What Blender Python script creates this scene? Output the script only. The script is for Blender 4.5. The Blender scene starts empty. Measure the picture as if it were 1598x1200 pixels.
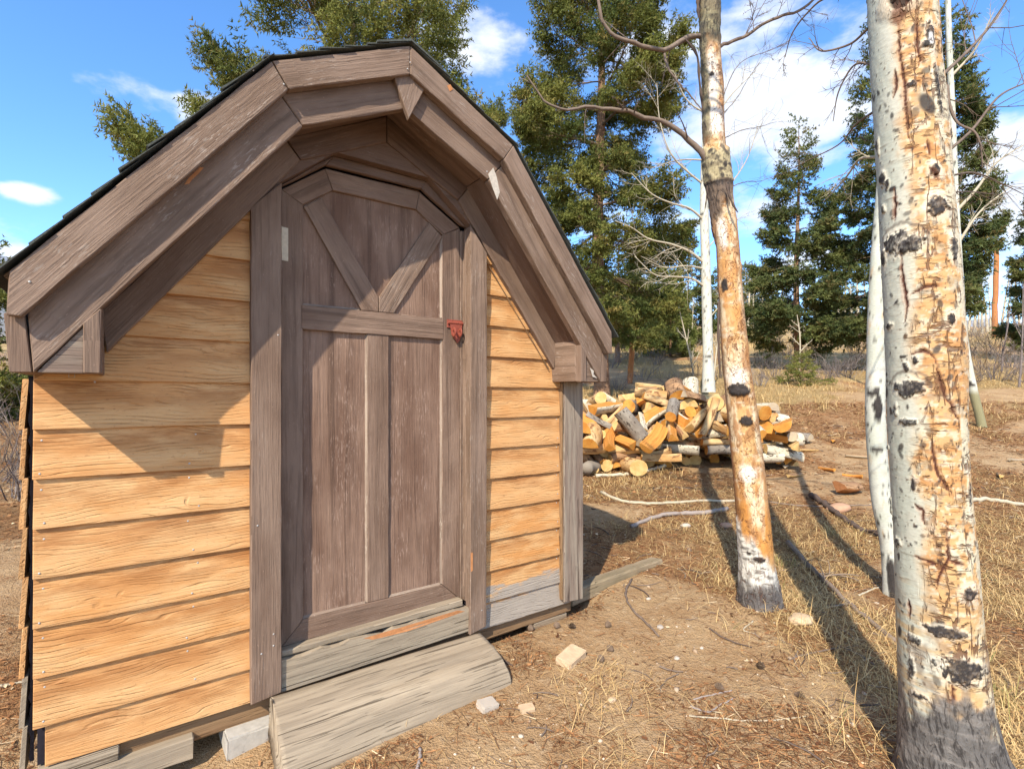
import bpy, bmesh, math, random
import numpy as np
from mathutils import Vector, Matrix
random.seed(7); RNG = np.random.default_rng(11)
sc = bpy.context.scene
COL = sc.collection
CAM = 1.25                       # eye height; the lens looks level along +Y

# ---------------------------------------------------------------- camera
cd = bpy.data.cameras.new('camera'); cam = bpy.data.objects.new('camera', cd); COL.objects.link(cam)
cam.location = (0, 0, CAM); cam.rotation_euler = (math.pi/2, 0, 0)
cd.sensor_width = 36; cd.lens = 800/1598*36; cd.shift_y = 12/1598
cd.clip_start = .05; cd.clip_end = 3000
sc.camera = cam

# ---------------------------------------------------------------- sun and sky
SUN_DIR = Vector((.13, .355, -.335)).normalized()       # the way the light travels
sl = bpy.data.lights.new('sun', 'SUN'); sl.energy = 5.0; sl.angle = math.radians(.55); sl.color = (1, .91, .77)
so = bpy.data.objects.new('sun', sl); COL.objects.link(so)
so.rotation_euler = SUN_DIR.to_track_quat('-Z', 'Y').to_euler(); so.location = (-3, -8, 9)
w = bpy.data.worlds.new('World'); sc.world = w; w.use_nodes = True
wt = w.node_tree; wt.nodes.clear()
def wn(t, **k):
    n = wt.nodes.new(t)
    for a, b in k.items(): setattr(n, a, b)
    return n
wo = wn('ShaderNodeOutputWorld'); bg = wn('ShaderNodeBackground'); bg.inputs[1].default_value = .138
sky = wn('ShaderNodeTexSky', sky_type='NISHITA', sun_disc=False)
sky.sun_elevation = math.asin(-SUN_DIR.z)
sky.sun_rotation = math.atan2(-SUN_DIR.x, -SUN_DIR.y)
sky.altitude = 2600; sky.air_density = 1.0; sky.dust_density = .35; sky.ozone_density = 2.2
hsv = wn('ShaderNodeHueSaturation'); hsv.inputs['Saturation'].default_value = 1.18; hsv.inputs['Value'].default_value = 2.1
wt.links.new(sky.outputs[0], hsv.inputs['Color'])
tcw = wn('ShaderNodeTexCoord')
def px_dir(x, y): return Vector(((x-799)/800, 1, (612-y)/800)).normalized()
# clouds: soft heaps given by direction, radius (in sines) and weight, broken up by noise
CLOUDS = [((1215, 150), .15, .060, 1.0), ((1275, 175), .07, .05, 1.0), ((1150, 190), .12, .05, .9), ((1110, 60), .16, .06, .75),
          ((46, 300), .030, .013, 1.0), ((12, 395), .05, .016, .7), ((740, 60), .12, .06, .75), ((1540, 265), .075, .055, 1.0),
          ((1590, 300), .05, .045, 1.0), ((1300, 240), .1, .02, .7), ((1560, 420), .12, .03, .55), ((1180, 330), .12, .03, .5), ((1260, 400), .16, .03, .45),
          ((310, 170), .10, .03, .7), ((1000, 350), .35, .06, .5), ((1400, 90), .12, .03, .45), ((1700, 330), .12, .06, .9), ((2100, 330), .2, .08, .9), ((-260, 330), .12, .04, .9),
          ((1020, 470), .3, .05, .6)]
sep = wn('ShaderNodeSeparateXYZ'); wt.links.new(tcw.outputs['Generated'], sep.inputs[0])
def M(op, a, b=None, c=None):
    n = wn('ShaderNodeMath', operation=op)
    for i, v in enumerate((a, b, c)):
        if v is None: continue
        if isinstance(v, (int, float)): n.inputs[i].default_value = v
        else: wt.links.new(v, n.inputs[i])
    return n.outputs[0]
n1 = wn('ShaderNodeTexNoise'); n1.inputs['Scale'].default_value = 7.5; n1.inputs['Detail'].default_value = 9; n1.inputs['Roughness'].default_value = .58
mpn = wn('ShaderNodeMapping'); mpn.inputs['Scale'].default_value = (1, 1, 2.1)
wt.links.new(tcw.outputs['Generated'], mpn.inputs[0]); wt.links.new(mpn.outputs[0], n1.inputs['Vector'])
tot = None
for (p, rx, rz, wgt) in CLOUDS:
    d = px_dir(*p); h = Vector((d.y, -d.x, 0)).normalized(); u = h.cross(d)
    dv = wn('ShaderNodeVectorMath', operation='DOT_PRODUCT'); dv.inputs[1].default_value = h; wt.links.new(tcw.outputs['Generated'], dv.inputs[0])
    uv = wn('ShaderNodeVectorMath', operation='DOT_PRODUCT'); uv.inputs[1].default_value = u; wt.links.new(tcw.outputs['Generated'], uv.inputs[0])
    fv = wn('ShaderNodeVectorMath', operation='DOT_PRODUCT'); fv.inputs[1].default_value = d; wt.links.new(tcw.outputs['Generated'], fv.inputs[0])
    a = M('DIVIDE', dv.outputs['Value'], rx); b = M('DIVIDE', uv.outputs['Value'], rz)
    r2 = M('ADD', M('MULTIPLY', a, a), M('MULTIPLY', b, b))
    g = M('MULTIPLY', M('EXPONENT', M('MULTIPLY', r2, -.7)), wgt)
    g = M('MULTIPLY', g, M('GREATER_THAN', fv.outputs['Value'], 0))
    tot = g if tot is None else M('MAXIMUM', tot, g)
# unseen cloud cover added outside the view to whiten the fill light
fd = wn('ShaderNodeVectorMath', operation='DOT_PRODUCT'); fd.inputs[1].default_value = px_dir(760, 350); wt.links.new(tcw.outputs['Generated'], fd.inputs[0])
fill_cloud = wn('ShaderNodeMapRange', interpolation_type='SMOOTHSTEP'); fill_cloud.inputs['From Min'].default_value = .66; fill_cloud.inputs['From Max'].default_value = .40; fill_cloud.inputs['To Max'].default_value = .50
wt.links.new(fd.outputs['Value'], fill_cloud.inputs[0]); tot = M('MAXIMUM', tot, fill_cloud.outputs[0])
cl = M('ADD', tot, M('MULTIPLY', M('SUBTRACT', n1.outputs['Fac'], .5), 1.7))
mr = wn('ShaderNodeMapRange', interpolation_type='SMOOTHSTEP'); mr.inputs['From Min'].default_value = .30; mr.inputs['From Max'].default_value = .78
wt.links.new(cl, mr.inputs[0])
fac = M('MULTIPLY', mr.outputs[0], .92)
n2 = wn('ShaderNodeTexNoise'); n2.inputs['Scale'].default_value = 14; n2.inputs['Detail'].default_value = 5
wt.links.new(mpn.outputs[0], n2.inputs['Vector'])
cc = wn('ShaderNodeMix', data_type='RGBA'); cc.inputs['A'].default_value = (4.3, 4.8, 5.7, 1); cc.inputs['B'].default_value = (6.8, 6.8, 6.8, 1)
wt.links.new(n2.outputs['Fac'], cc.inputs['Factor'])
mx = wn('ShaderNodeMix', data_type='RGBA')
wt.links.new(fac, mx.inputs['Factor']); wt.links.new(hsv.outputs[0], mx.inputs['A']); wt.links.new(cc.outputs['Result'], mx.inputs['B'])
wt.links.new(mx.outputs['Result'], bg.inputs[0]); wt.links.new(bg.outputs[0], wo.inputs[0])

sc.view_settings.view_transform = 'Standard'; sc.view_settings.look = 'None'
sc.view_settings.exposure = .54; sc.view_settings.gamma = 1; sc.view_settings.use_curve_mapping = False
sc.cycles.use_denoising = True
sc.cycles.max_bounces = 6; sc.cycles.diffuse_bounces = 3; sc.cycles.transparent_max_bounces = 6

# ---------------------------------------------------------------- helpers
def tag(o, label=None, cat=None, group=None, kind=None):
    if label: o['label'] = label
    if cat: o['category'] = cat
    if group: o['group'] = group
    if kind: o['kind'] = kind
    return o
def empty(name, loc=(0, 0, 0), rz=0.):
    o = bpy.data.objects.new(name, None); COL.objects.link(o); o.location = loc; o.rotation_euler = (0, 0, rz); o.empty_display_size = .2
    return o
def link(name, me, parent=None, loc=None):
    o = bpy.data.objects.new(name, me); COL.objects.link(o)
    if parent: o.parent = parent
    if loc is not None: o.location = loc
    return o
def P(px, py, Z):
    "the point seen at photo pixel (px, py) at distance Z along the view axis"
    return Vector(((px-799)/800*Z, Z, CAM+(612-py)/800*Z))
def hash3(ix, iy, iz, s=0):
    h = (ix.astype(np.int64)*374761393 + iy.astype(np.int64)*668265263 + iz.astype(np.int64)*2147483647 + s*974634777) & 0xffffffff
    h = ((h ^ (h >> 13))*1274126177) & 0xffffffff
    h = ((h ^ (h >> 16))*2246822519) & 0xffffffff
    return ((h ^ (h >> 15)) & 0xffffff)/float(0xffffff)
def vnoise(p, s=0):
    "value noise 0..1 at points p (N,3)"
    i = np.floor(p); f = p-i; f = f*f*(3-2*f); i = i.astype(np.int64); r = 0
    for dx in (0, 1):
        wx = f[:, 0] if dx else 1-f[:, 0]
        for dy in (0, 1):
            wy = f[:, 1] if dy else 1-f[:, 1]
            for dz in (0, 1):
                wz = f[:, 2] if dz else 1-f[:, 2]
                r = r + wx*wy*wz*hash3(i[:, 0]+dx, i[:, 1]+dy, i[:, 2]+dz, s)
    return r
def fbm(p, o=4, s=0, g=.5):
    a, t, n = 1., 0., 0.
    for k in range(o):
        t = t + a*vnoise(p*2.0**k + 17.3*k, s+k); n += a; a *= g
    return t/n
def sstep(a, b, x): t = np.clip((x-a)/(b-a), 0, 1); return t*t*(3-2*t)
def np_mesh(name, V, F, mats, smooth=True, mi=None, uv=None, cols=None):
    "V (n,3), F (m,k) with one k; uv per vertex; cols {name: (n,4)}"
    me = bpy.data.meshes.new(name); V = np.asarray(V, np.float32); F = np.asarray(F, np.int32); k = F.shape[1]
    me.vertices.add(len(V)); me.vertices.foreach_set('co', V.ravel())
    me.loops.add(F.size); me.loops.foreach_set('vertex_index', F.ravel())
    me.polygons.add(len(F)); me.polygons.foreach_set('loop_start', np.arange(0, F.size, k, dtype=np.int32))
    if smooth: me.polygons.foreach_set('use_smooth', np.ones(len(F), bool))
    for m in (mats if isinstance(mats, (list, tuple)) else [mats]): me.materials.append(m)
    if mi is not None: me.polygons.foreach_set('material_index', np.asarray(mi, np.int32))
    if uv is not None:
        l = me.uv_layers.new(name='UVMap'); l.data.foreach_set('uv', np.asarray(uv, np.float32)[F.ravel()].ravel())
    if cols:
        for n, c in cols.items():
            a = me.attributes.new(n, 'FLOAT_COLOR', 'POINT'); a.data.foreach_set('color', np.asarray(c, np.float32).ravel())
    me.update(calc_edges=True); me.validate()
    return me
class Acc:
    "collects tubes and triangles into one triangle mesh"
    def __init__(s): s.V = []; s.F = []; s.T = []; s.n = 0
    def add(s, V, F, t=0.):
        V = np.asarray(V, float); F = np.asarray(F, np.int64)
        s.V.append(V); s.F.append(F+s.n); s.n += len(V); s.T.append(np.full(len(V), t) if np.isscalar(t) else t)
    def tube(s, pts, rad, sides=5, t=0., cap=False):
        pts = np.asarray([tuple(p) for p in pts], float); n = len(pts); rad = np.broadcast_to(np.asarray(rad, float), (n,))
        d = np.gradient(pts, axis=0); d /= np.linalg.norm(d, axis=1)[:, None]+1e-9
        ref = np.array([.31, .17, .93]) if abs(d[0] @ np.array([.31, .17, .93])) < .9 else np.array([1., 0, 0])
        a = np.cross(d, ref); a /= np.linalg.norm(a, axis=1)[:, None]+1e-9; b = np.cross(d, a)
        th = np.arange(sides)*2*math.pi/sides
        V = pts[:, None, :]+rad[:, None, None]*(np.cos(th)[None, :, None]*a[:, None, :]+np.sin(th)[None, :, None]*b[:, None, :])
        V = V.reshape(-1, 3); i = np.arange(n-1)[:, None]*sides; j = np.arange(sides)[None, :]; k = (j+1) % sides
        q0, q1, q2, q3 = (i+j).ravel(), (i+k).ravel(), (i+sides+k).ravel(), (i+sides+j).ravel()
        F = np.concatenate([np.stack([q0, q1, q2], 1), np.stack([q0, q2, q3], 1)])
        if cap:
            c0, c1 = len(V), len(V)+1; V = np.concatenate([V, pts[:1], pts[-1:]]); e = np.arange(sides); f = (e+1) % sides; L = (n-1)*sides
            F = np.concatenate([F, np.stack([f, e, np.full(sides, c0)], 1), np.stack([L+e, L+f, np.full(sides, c1)], 1)])
        s.add(V, F, t)
    def mesh(s, name, mat, smooth=True):
        V = np.concatenate(s.V); T = np.concatenate(s.T)
        return np_mesh(name, V, np.concatenate(s.F), mat, smooth, cols={'tint': np.stack([T, T, T, np.ones_like(T)], 1)})

# ---------------------------------------------------------------- materials
class NT:
    def __init__(s, name, rough=.8, spec=.3):
        s.m = bpy.data.materials.new(name); s.m.use_nodes = True; s.t = s.m.node_tree; s.t.nodes.clear()
        s.out = s.n('ShaderNodeOutputMaterial'); s.b = s.n('ShaderNodeBsdfPrincipled'); s.t.links.new(s.b.outputs[0], s.out.inputs[0])
        s.b.inputs['Roughness'].default_value = rough; s.b.inputs['Specular IOR Level'].default_value = spec
    def n(s, t, **k):
        n = s.t.nodes.new(t)
        for a, b in k.items(): setattr(n, a, b)
        return n
    def set(s, sock, v):
        if isinstance(v, (int, float)): sock.default_value = v
        elif isinstance(v, (tuple, list)): sock.default_value = tuple(v)+(1,) if len(v) == 3 and sock.type == 'RGBA' else v
        else: s.t.links.new(v, sock)
    def co(s, kind='Object', scale=(1, 1, 1), rot=(0, 0, 0)):
        key = (kind, scale, rot); s.c = getattr(s, 'c', {})
        if key in s.c: return s.c[key]
        tc = s.n('ShaderNodeTexCoord'); mp = s.n('ShaderNodeMapping'); mp.inputs['Scale'].default_value = scale; mp.inputs['Rotation'].default_value = rot
        s.t.links.new(tc.outputs[kind], mp.inputs[0]); s.c[key] = mp.outputs[0]; return mp.outputs[0]
    def noise(s, v, sc=1., det=4, rough=.55, dist=0.):
        n = s.n('ShaderNodeTexNoise'); s.t.links.new(v, n.inputs['Vector']); n.inputs['Scale'].default_value = sc
        n.inputs['Detail'].default_value = det; n.inputs['Roughness'].default_value = rough; n.inputs['Distortion'].default_value = dist
        return n.outputs['Fac']
    def vor(s, v, sc=1., feat='F1', out='Distance', rnd=1.):
        n = s.n('ShaderNodeTexVoronoi', feature=feat); s.t.links.new(v, n.inputs['Vector']); n.inputs['Scale'].default_value = sc; n.inputs['Randomness'].default_value = rnd
        return n.outputs[out]
    def math(s, op, a, b=0., c=0., clamp=False):
        n = s.n('ShaderNodeMath', operation=op); n.use_clamp = clamp
        s.set(n.inputs[0], a); s.set(n.inputs[1], b); s.set(n.inputs[2], c); return n.outputs[0]
    def rng(s, v, a, b, c=0., d=1.):
        n = s.n('ShaderNodeMapRange', interpolation_type='SMOOTHSTEP'); s.set(n.inputs[0], v)
        for i, q in enumerate((a, b, c, d)): n.inputs[i+1].default_value = q
        return n.outputs[0]
    def mix(s, f, a, b, mode='MIX'):
        n = s.n('ShaderNodeMix', data_type='RGBA', blend_type=mode); s.set(n.inputs['Factor'], f); s.set(n.inputs['A'], a); s.set(n.inputs['B'], b)
        return n.outputs['Result']
    def attr(s, name):
        n = s.n('ShaderNodeAttribute', attribute_name=name); return n
    def sep(s, v):
        n = s.n('ShaderNodeSeparateXYZ'); s.t.links.new(v, n.inputs[0]); return n.outputs
    def bump(s, h, dist=.002, st=1.):
        n = s.n('ShaderNodeBump'); n.inputs['Distance'].default_value = dist; n.inputs['Strength'].default_value = st; s.set(n.inputs['Height'], h)
        s.t.links.new(n.outputs[0], s.b.inputs['Normal'])
    def color(s, c): s.set(s.b.inputs['Base Color'], c); return s
    def rnd(s):
        n = s.n('ShaderNodeObjectInfo'); return n.outputs['Random']

def wood_paint(name, dark, light, fleck=(.36, .30, .26), amount=.5, wear=0.):
    m = NT(name, .78, .25)
    fine = m.noise(m.co('UV', (7, 150, 1)), 1, 4, .65); mid = m.noise(m.co('UV', (1.0, 26, 1)), 1, 4, .6, .8)
    blot = m.noise(m.co('UV', (1.6, 5, 1)), 1.3, 4, .6); big = m.noise(m.co('UV', (5, 9, 1)), 1, 3)
    c = m.mix(m.rng(blot, .3, .7), dark, light)
    c = m.mix(m.math('MULTIPLY', m.rng(mid, .50, .68), .55), c, tuple(x*.5 for x in dark)); c = m.mix(m.math('MULTIPLY', m.rng(fine, .50, .70), .35), c, tuple(x*.45 for x in dark))
    peel = m.math('MULTIPLY', m.rng(m.noise(m.co('UV', (24, 150, 1)), 1, 4, .65), .56-wear*.08, .64-wear*.08), m.rng(big, .54-wear*.2, .68-wear*.2))
    c = m.mix(m.math('MULTIPLY', peel, amount), c, fleck)
    spk = m.math('MULTIPLY', m.rng(m.noise(m.co('UV', (90, 160, 1)), 1, 2), .66, .72), .30)
    c = m.mix(spk, c, tuple(min(1, x*1.8) for x in light))
    h = m.math('ADD', m.math('MULTIPLY', fine, .55), m.math('MULTIPLY', mid, .8))
    m.color(c); m.bump(h, .0065, .9); return m.m
def wood_raw(name, a, b, dark, sc=1.0, bumpd=.004):
    m = NT(name, .88, .15)
    fine = m.noise(m.co('UV', (3.5*sc, 170*sc, 1)), 1, 5, .68, .3); mid = m.noise(m.co('UV', (1.1*sc, 16*sc, 1)), 1, 5, .6, 1.2)
    crack = m.math('MAXIMUM', m.rng(m.noise(m.co('UV', (.8*sc, 42*sc, 1)), 1, 4, .55, .6), .64, .67), m.math('MULTIPLY', m.rng(m.noise(m.co('UV', (4*sc, 150*sc, 1)), 1, 3, .5, .4), .62, .67), .6))
    c = m.mix(m.rng(mid, .3, .72), a, b); c = m.mix(m.math('MULTIPLY', m.rng(fine, .45, .68), .55), c, tuple(x*.5 for x in a))
    c = m.mix(m.math('MULTIPLY', crack, .75), c, dark)
    m.color(c); m.bump(m.math('SUBTRACT', m.math('ADD', m.math('MULTIPLY', fine, .5), mid), m.math('MULTIPLY', crack, 1.2)), bumpd, .9); return m.m
def siding_mat(name, grey=0.):
    m = NT(name, .62, .3)
    uv = m.co('UV', (1, 1, 1)); x, y, z = m.sep(uv)
    fl = m.noise(m.co('UV', (2.0, 6.5, 1)), 1, 2, .5, .5)
    ph = m.math('ADD', m.math('MULTIPLY', y, 480), m.math('MULTIPLY', fl, 60))
    ring = m.math('SINE', ph); gate = m.rng(m.noise(m.co('UV', (7, 22, 1)), 1, 4), .40, .66)
    groove = m.math('MULTIPLY', m.rng(ring, .55, 1.0), gate)
    fine = m.noise(m.co('UV', (7, 170, 1)), 1, 3, .6); blot = m.noise(m.co('UV', (2.6, 9, 1)), 1.4, 5, .62); ob = m.rnd()
    c = m.mix(m.rng(blot, .36, .64), (.64, .385, .170), (.55, .255, .080))
    c = m.mix(m.math('MULTIPLY', ob, .6), c, (.62, .35, .15))
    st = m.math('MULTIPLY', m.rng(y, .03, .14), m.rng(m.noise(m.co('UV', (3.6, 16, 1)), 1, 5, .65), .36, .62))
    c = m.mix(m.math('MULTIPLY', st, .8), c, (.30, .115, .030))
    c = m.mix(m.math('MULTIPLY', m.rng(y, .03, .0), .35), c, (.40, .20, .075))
    c = m.mix(m.math('MULTIPLY', groove, .13), c, (.28, .11, .035)); c = m.mix(m.math('MULTIPLY', m.rng(fine, .5, .75), .22), c, (.40, .17, .05))
    c = m.mix(m.math('MULTIPLY', m.rng(m.noise(m.co('UV', (55, 110, 1)), 1, 3, .6), .60, .70), .45), c, (.27, .12, .045))
    if grey:
        gm = m.rng(m.math('ADD', m.math('MULTIPLY', y, -3.), m.math('MULTIPLY', blot, .9)), .42-grey*.5, .52-grey*.5)
        c = m.mix(gm, c, m.mix(fine, (.42, .36, .29), (.24, .20, .165)))
    m.color(c)
    m.bump(m.math('SUBTRACT', m.math('MULTIPLY', fine, .6), m.math('MULTIPLY', groove, .8)), .0038, 1.); return m.m

PAINT = wood_paint('painted_wood', (.164, .104, .071), (.246, .169, .121), amount=.3)
PAINTW = wood_paint('painted_wood_worn', (.168, .108, .072), (.268, .185, .134), (.40, .33, .27), .5, .3)
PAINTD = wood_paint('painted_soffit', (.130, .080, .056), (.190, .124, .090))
DOORP = wood_paint('painted_door', (.164, .101, .068), (.264, .178, .127), (.36, .27, .20), .3, .2)
PANEL = wood_paint('painted_door_panel', (.154, .087, .057), (.268, .171, .119), (.36, .25, .19), .55, .35)
GREYW = wood_raw('weathered_grey_wood', (.38, .305, .215), (.24, .19, .135), (.07, .048, .03))
GREYB = wood_raw('weathered_brown_post', (.21, .150, .115), (.33, .275, .21), (.06, .04, .03), 1.2)
BEAM = wood_raw('raw_brown_timber', (.30, .19, .10), (.20, .115, .06), (.04, .024, .014))
MOSSY = wood_raw('mossy_timber', (.33, .25, .16), (.22, .175, .105), (.05, .04, .02))
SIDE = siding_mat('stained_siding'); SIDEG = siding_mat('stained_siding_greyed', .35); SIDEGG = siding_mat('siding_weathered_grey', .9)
def plain(name, c, rough=.7, spec=.3, var=.25, sc=30, bd=.0008):
    m = NT(name, rough, spec); f = m.noise(m.co('Object'), sc, 4)
    m.color(m.mix(f, tuple(x*(1-var) for x in c), tuple(min(1, x*(1+var)) for x in c))); m.bump(f, bd, .8); return m.m
SHING = plain('asphalt_shingle', (.075, .08, .07), .95, .1, .6, 160, .003)
TAR = plain('black_tar_paper', (.022, .018, .024), .8, .2, .4, 60)
RUST = plain('red_rusted_iron', (.27, .062, .036), .65, .4, .45, 120, .001)
STEEL = plain('dull_nail_steel', (.45, .43, .40), .5, .5)
HINGE = plain('weathered_cream_metal', (.55, .47, .34), .6, .4, .3, 80)
CONC = plain('concrete', (.42, .39, .34), .95, .1, .3, 40, .003)
DARK = plain('dark_interior', (.02, .016, .012), 1., 0)
# ---------------------------------------------------------------- ground
_py = np.array([-400, -20, 0, 1.5, 3, 4, 5, 6.2, 8, 10, 12, 16, 22, 30, 45, 70, 110, 200, 400, 900.])
_pz = np.array([-1.9, -1.38, -1.31, -1.285, -1.25, -1.19, -1.09, -.95, -.67, -.36, -.03, .55, 1.35, 2.4, 4.3, 7.6, 13, 24, 44, 90.])
def ground_z(x, y):
    x = np.asarray(x, float); y = np.asarray(y, float)
    yy = y + .12*np.clip(x, -60, 60)*sstep(6, 20, y)
    z = np.interp(yy, _py, _pz)
    for d in (.5,):   # round the profile's corners
        z = .5*z+.25*np.interp(yy-d-.04*np.abs(yy), _py, _pz)+.25*np.interp(yy+d+.04*np.abs(yy), _py, _pz)
    p = np.stack([x, y, np.zeros_like(x)], -1).reshape(-1, 3)
    n = (fbm(p*.35, 3, 5).reshape(x.shape)-.5)*.10 + (fbm(p*1.9, 3, 9).reshape(x.shape)-.5)*.055
    far = np.clip(np.abs(y)/12, .25, 1); big = (fbm(p*.045, 3, 21).reshape(x.shape)-.5)*sstep(10, 60, y)*3.4
    # small mounds by the aspens, hollow at the shed's left corner
    md = .05*np.exp(-((x-1.41)**2+(y-2.92)**2)/.22)+.05*np.exp(-((x-1.43)**2+(y-1.6)**2)/.12)
    # keep the ground below the floor beams
    u = (x-SO[0])*.80897+(y-SO[1])*.58785; v = -(x-SO[0])*.58785+(y-SO[1])*.80897
    inside = sstep(-1.6, -1.25, u)*sstep(1.55, 1.15, u)*sstep(-.12, .12, v)*sstep(2.3, 2.0, v)
    left = np.exp(-((u+1.2)**2+(v-.1)**2)/.5)*.13
    zz = CAM+z+n*far+big+md-left
    return zz*(1-inside)+np.minimum(zz, -.07)*inside
K = 2960.; O0 = Vector((0, K/1101, 0))
SO = O0+Vector((.80897, .58785, 0))*(-.705)
def gz(x, y): return float(ground_z(np.array([x]), np.array([y]))[0])
def soil_masks(x, y):
    "straw, dark litter: 0..1 each"
    p = np.stack([x, y, np.zeros_like(x)], -1)
    n = fbm(p*.9, 4, 31); n2 = fbm(p*2.3+7, 4, 41); n3 = fbm(p*.35+3, 3, 51)
    px = 799+800*x/np.maximum(y, .3)
    right = sstep(1.05, 1.75, x+(n-.5)*1.1)*sstep(5.2, 3.6, y)
    band = sstep(3.6, 4.1, y+(n-.5)*1.2)*sstep(6.6, 6.0, y)*.62
    far = np.maximum(sstep(9.5, 12., y+(n3-.5)*4), .8*sstep(6.8, 8.2, y+(n-.5)*1.5)*sstep(.46, .56, n2))
    straw = np.clip(right*sstep(.30, .5, n2)+band*sstep(.42, .56, n)+far*sstep(.25, .55, n3+.15*(n2-.5))+.25*sstep(.58, .7, n2), 0, 1)
    lit = np.clip(sstep(3.0, 3.7, y+(n-.5)*1.4)*sstep(13, 9.0, y)*sstep(.34, .56, n2*.6+n*.4)+.8*sstep(.56, .68, n)*sstep(1.0, 2.2, y)+.7*sstep(.9, 1.5, x)*sstep(4.2, 3., y)*sstep(.40, .6, n), 0, 1)
    return straw, lit
def build_ground():
    rr = np.concatenate([np.geomspace(.35, 9, 230), np.geomspace(9.1, 900, 100)])
    th = np.concatenate([np.linspace(-1.12, 1.12, 380), np.linspace(1.16, 2*math.pi-1.16, 70)])
    R, T = np.meshgrid(rr, th, indexing='ij'); X = R*np.sin(T); Y = R*np.cos(T)
    Z = ground_z(X, Y); nr, nt = R.shape
    x, y = X.ravel(), Y.ravel(); V = np.stack([x, y, Z.ravel()], 1)
    V = np.concatenate([V, [[0, 0, gz(0, 0)]]])
    i = np.arange(nr-1)[:, None]*nt; j = np.arange(nt)[None, :]; k = (j+1) % nt
    F = np.stack([(i+j).ravel(), (i+nt+j).ravel(), (i+nt+k).ravel(), (i+k).ravel()], 1)[:, ::-1]
    c = nr*nt; jj = np.arange(nt); F0 = np.stack([jj, (jj+1) % nt, np.full(nt, c), np.full(nt, c)], 1)
    s, l = soil_masks(V[:, 0], V[:, 1]); col = np.stack([s, l, sstep(7.5, 11, V[:, 1]), np.ones_like(s)], 1)
    m = NT('earth_litter_and_dry_grass', .95, .1); at = m.attr('soil'); r, g, b = m.sep(at.outputs['Color'])
    o = m.co('Object'); a = m.noise(o, 3.2, 6, .6); bn = m.noise(o, 26, 5, .65); cn = m.noise(o, 120, 4, .6)
    dirt = m.mix(m.rng(a, .3, .7), (.53, .355, .190), (.40, .240, .118)); dirt = m.mix(m.math('MULTIPLY', m.rng(bn, .5, .68), .5), dirt, (.58, .43, .27)); dirt = m.mix(m.math('MULTIPLY', m.rng(cn, .60, .70), .5), dirt, (.17, .09, .045))
    lit = m.mix(m.rng(bn, .35, .65), (.27, .125, .052), (.46, .26, .12)); lit = m.mix(m.rng(cn, .52, .66), lit, (.07, .032, .018))
    st = m.mix(b, m.mix(m.rng(bn, .35, .65), (.36, .205, .09), (.23, .12, .052)), m.mix(m.rng(bn, .35, .65), (.50, .37, .165), (.34, .225, .10))); st = m.mix(m.math('MULTIPLY', m.rng(cn, .5, .65), .6), st, (.20, .125, .06))
    lm = m.rng(m.math('ADD', g, m.math('MULTIPLY', m.math('SUBTRACT', bn, .5), 1.2)), .35, .65)
    sm = m.rng(m.math('ADD', r, m.math('MULTIPLY', m.math('SUBTRACT', bn, .5), .9)), .3, .7)
    c_ = m.mix(m.math('MULTIPLY', lm, .85), dirt, lit); c_ = m.mix(m.math('MULTIPLY', sm, .85), c_, st)
    c_ = m.mix(m.math('MULTIPLY', m.rng(m.noise(o, 60, 5, .7), .56, .66), .4), c_, (.11, .06, .032)); m.color(c_); m.bump(m.math('ADD', m.math('MULTIPLY', bn, 1.), m.math('MULTIPLY', cn, .7)), .030, 1.)
    me = np_mesh('ground', V, np.concatenate([F]), m.m, True, cols={'soil': col})
    tag(link('ground', me), kind='structure')
build_ground()

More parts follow.
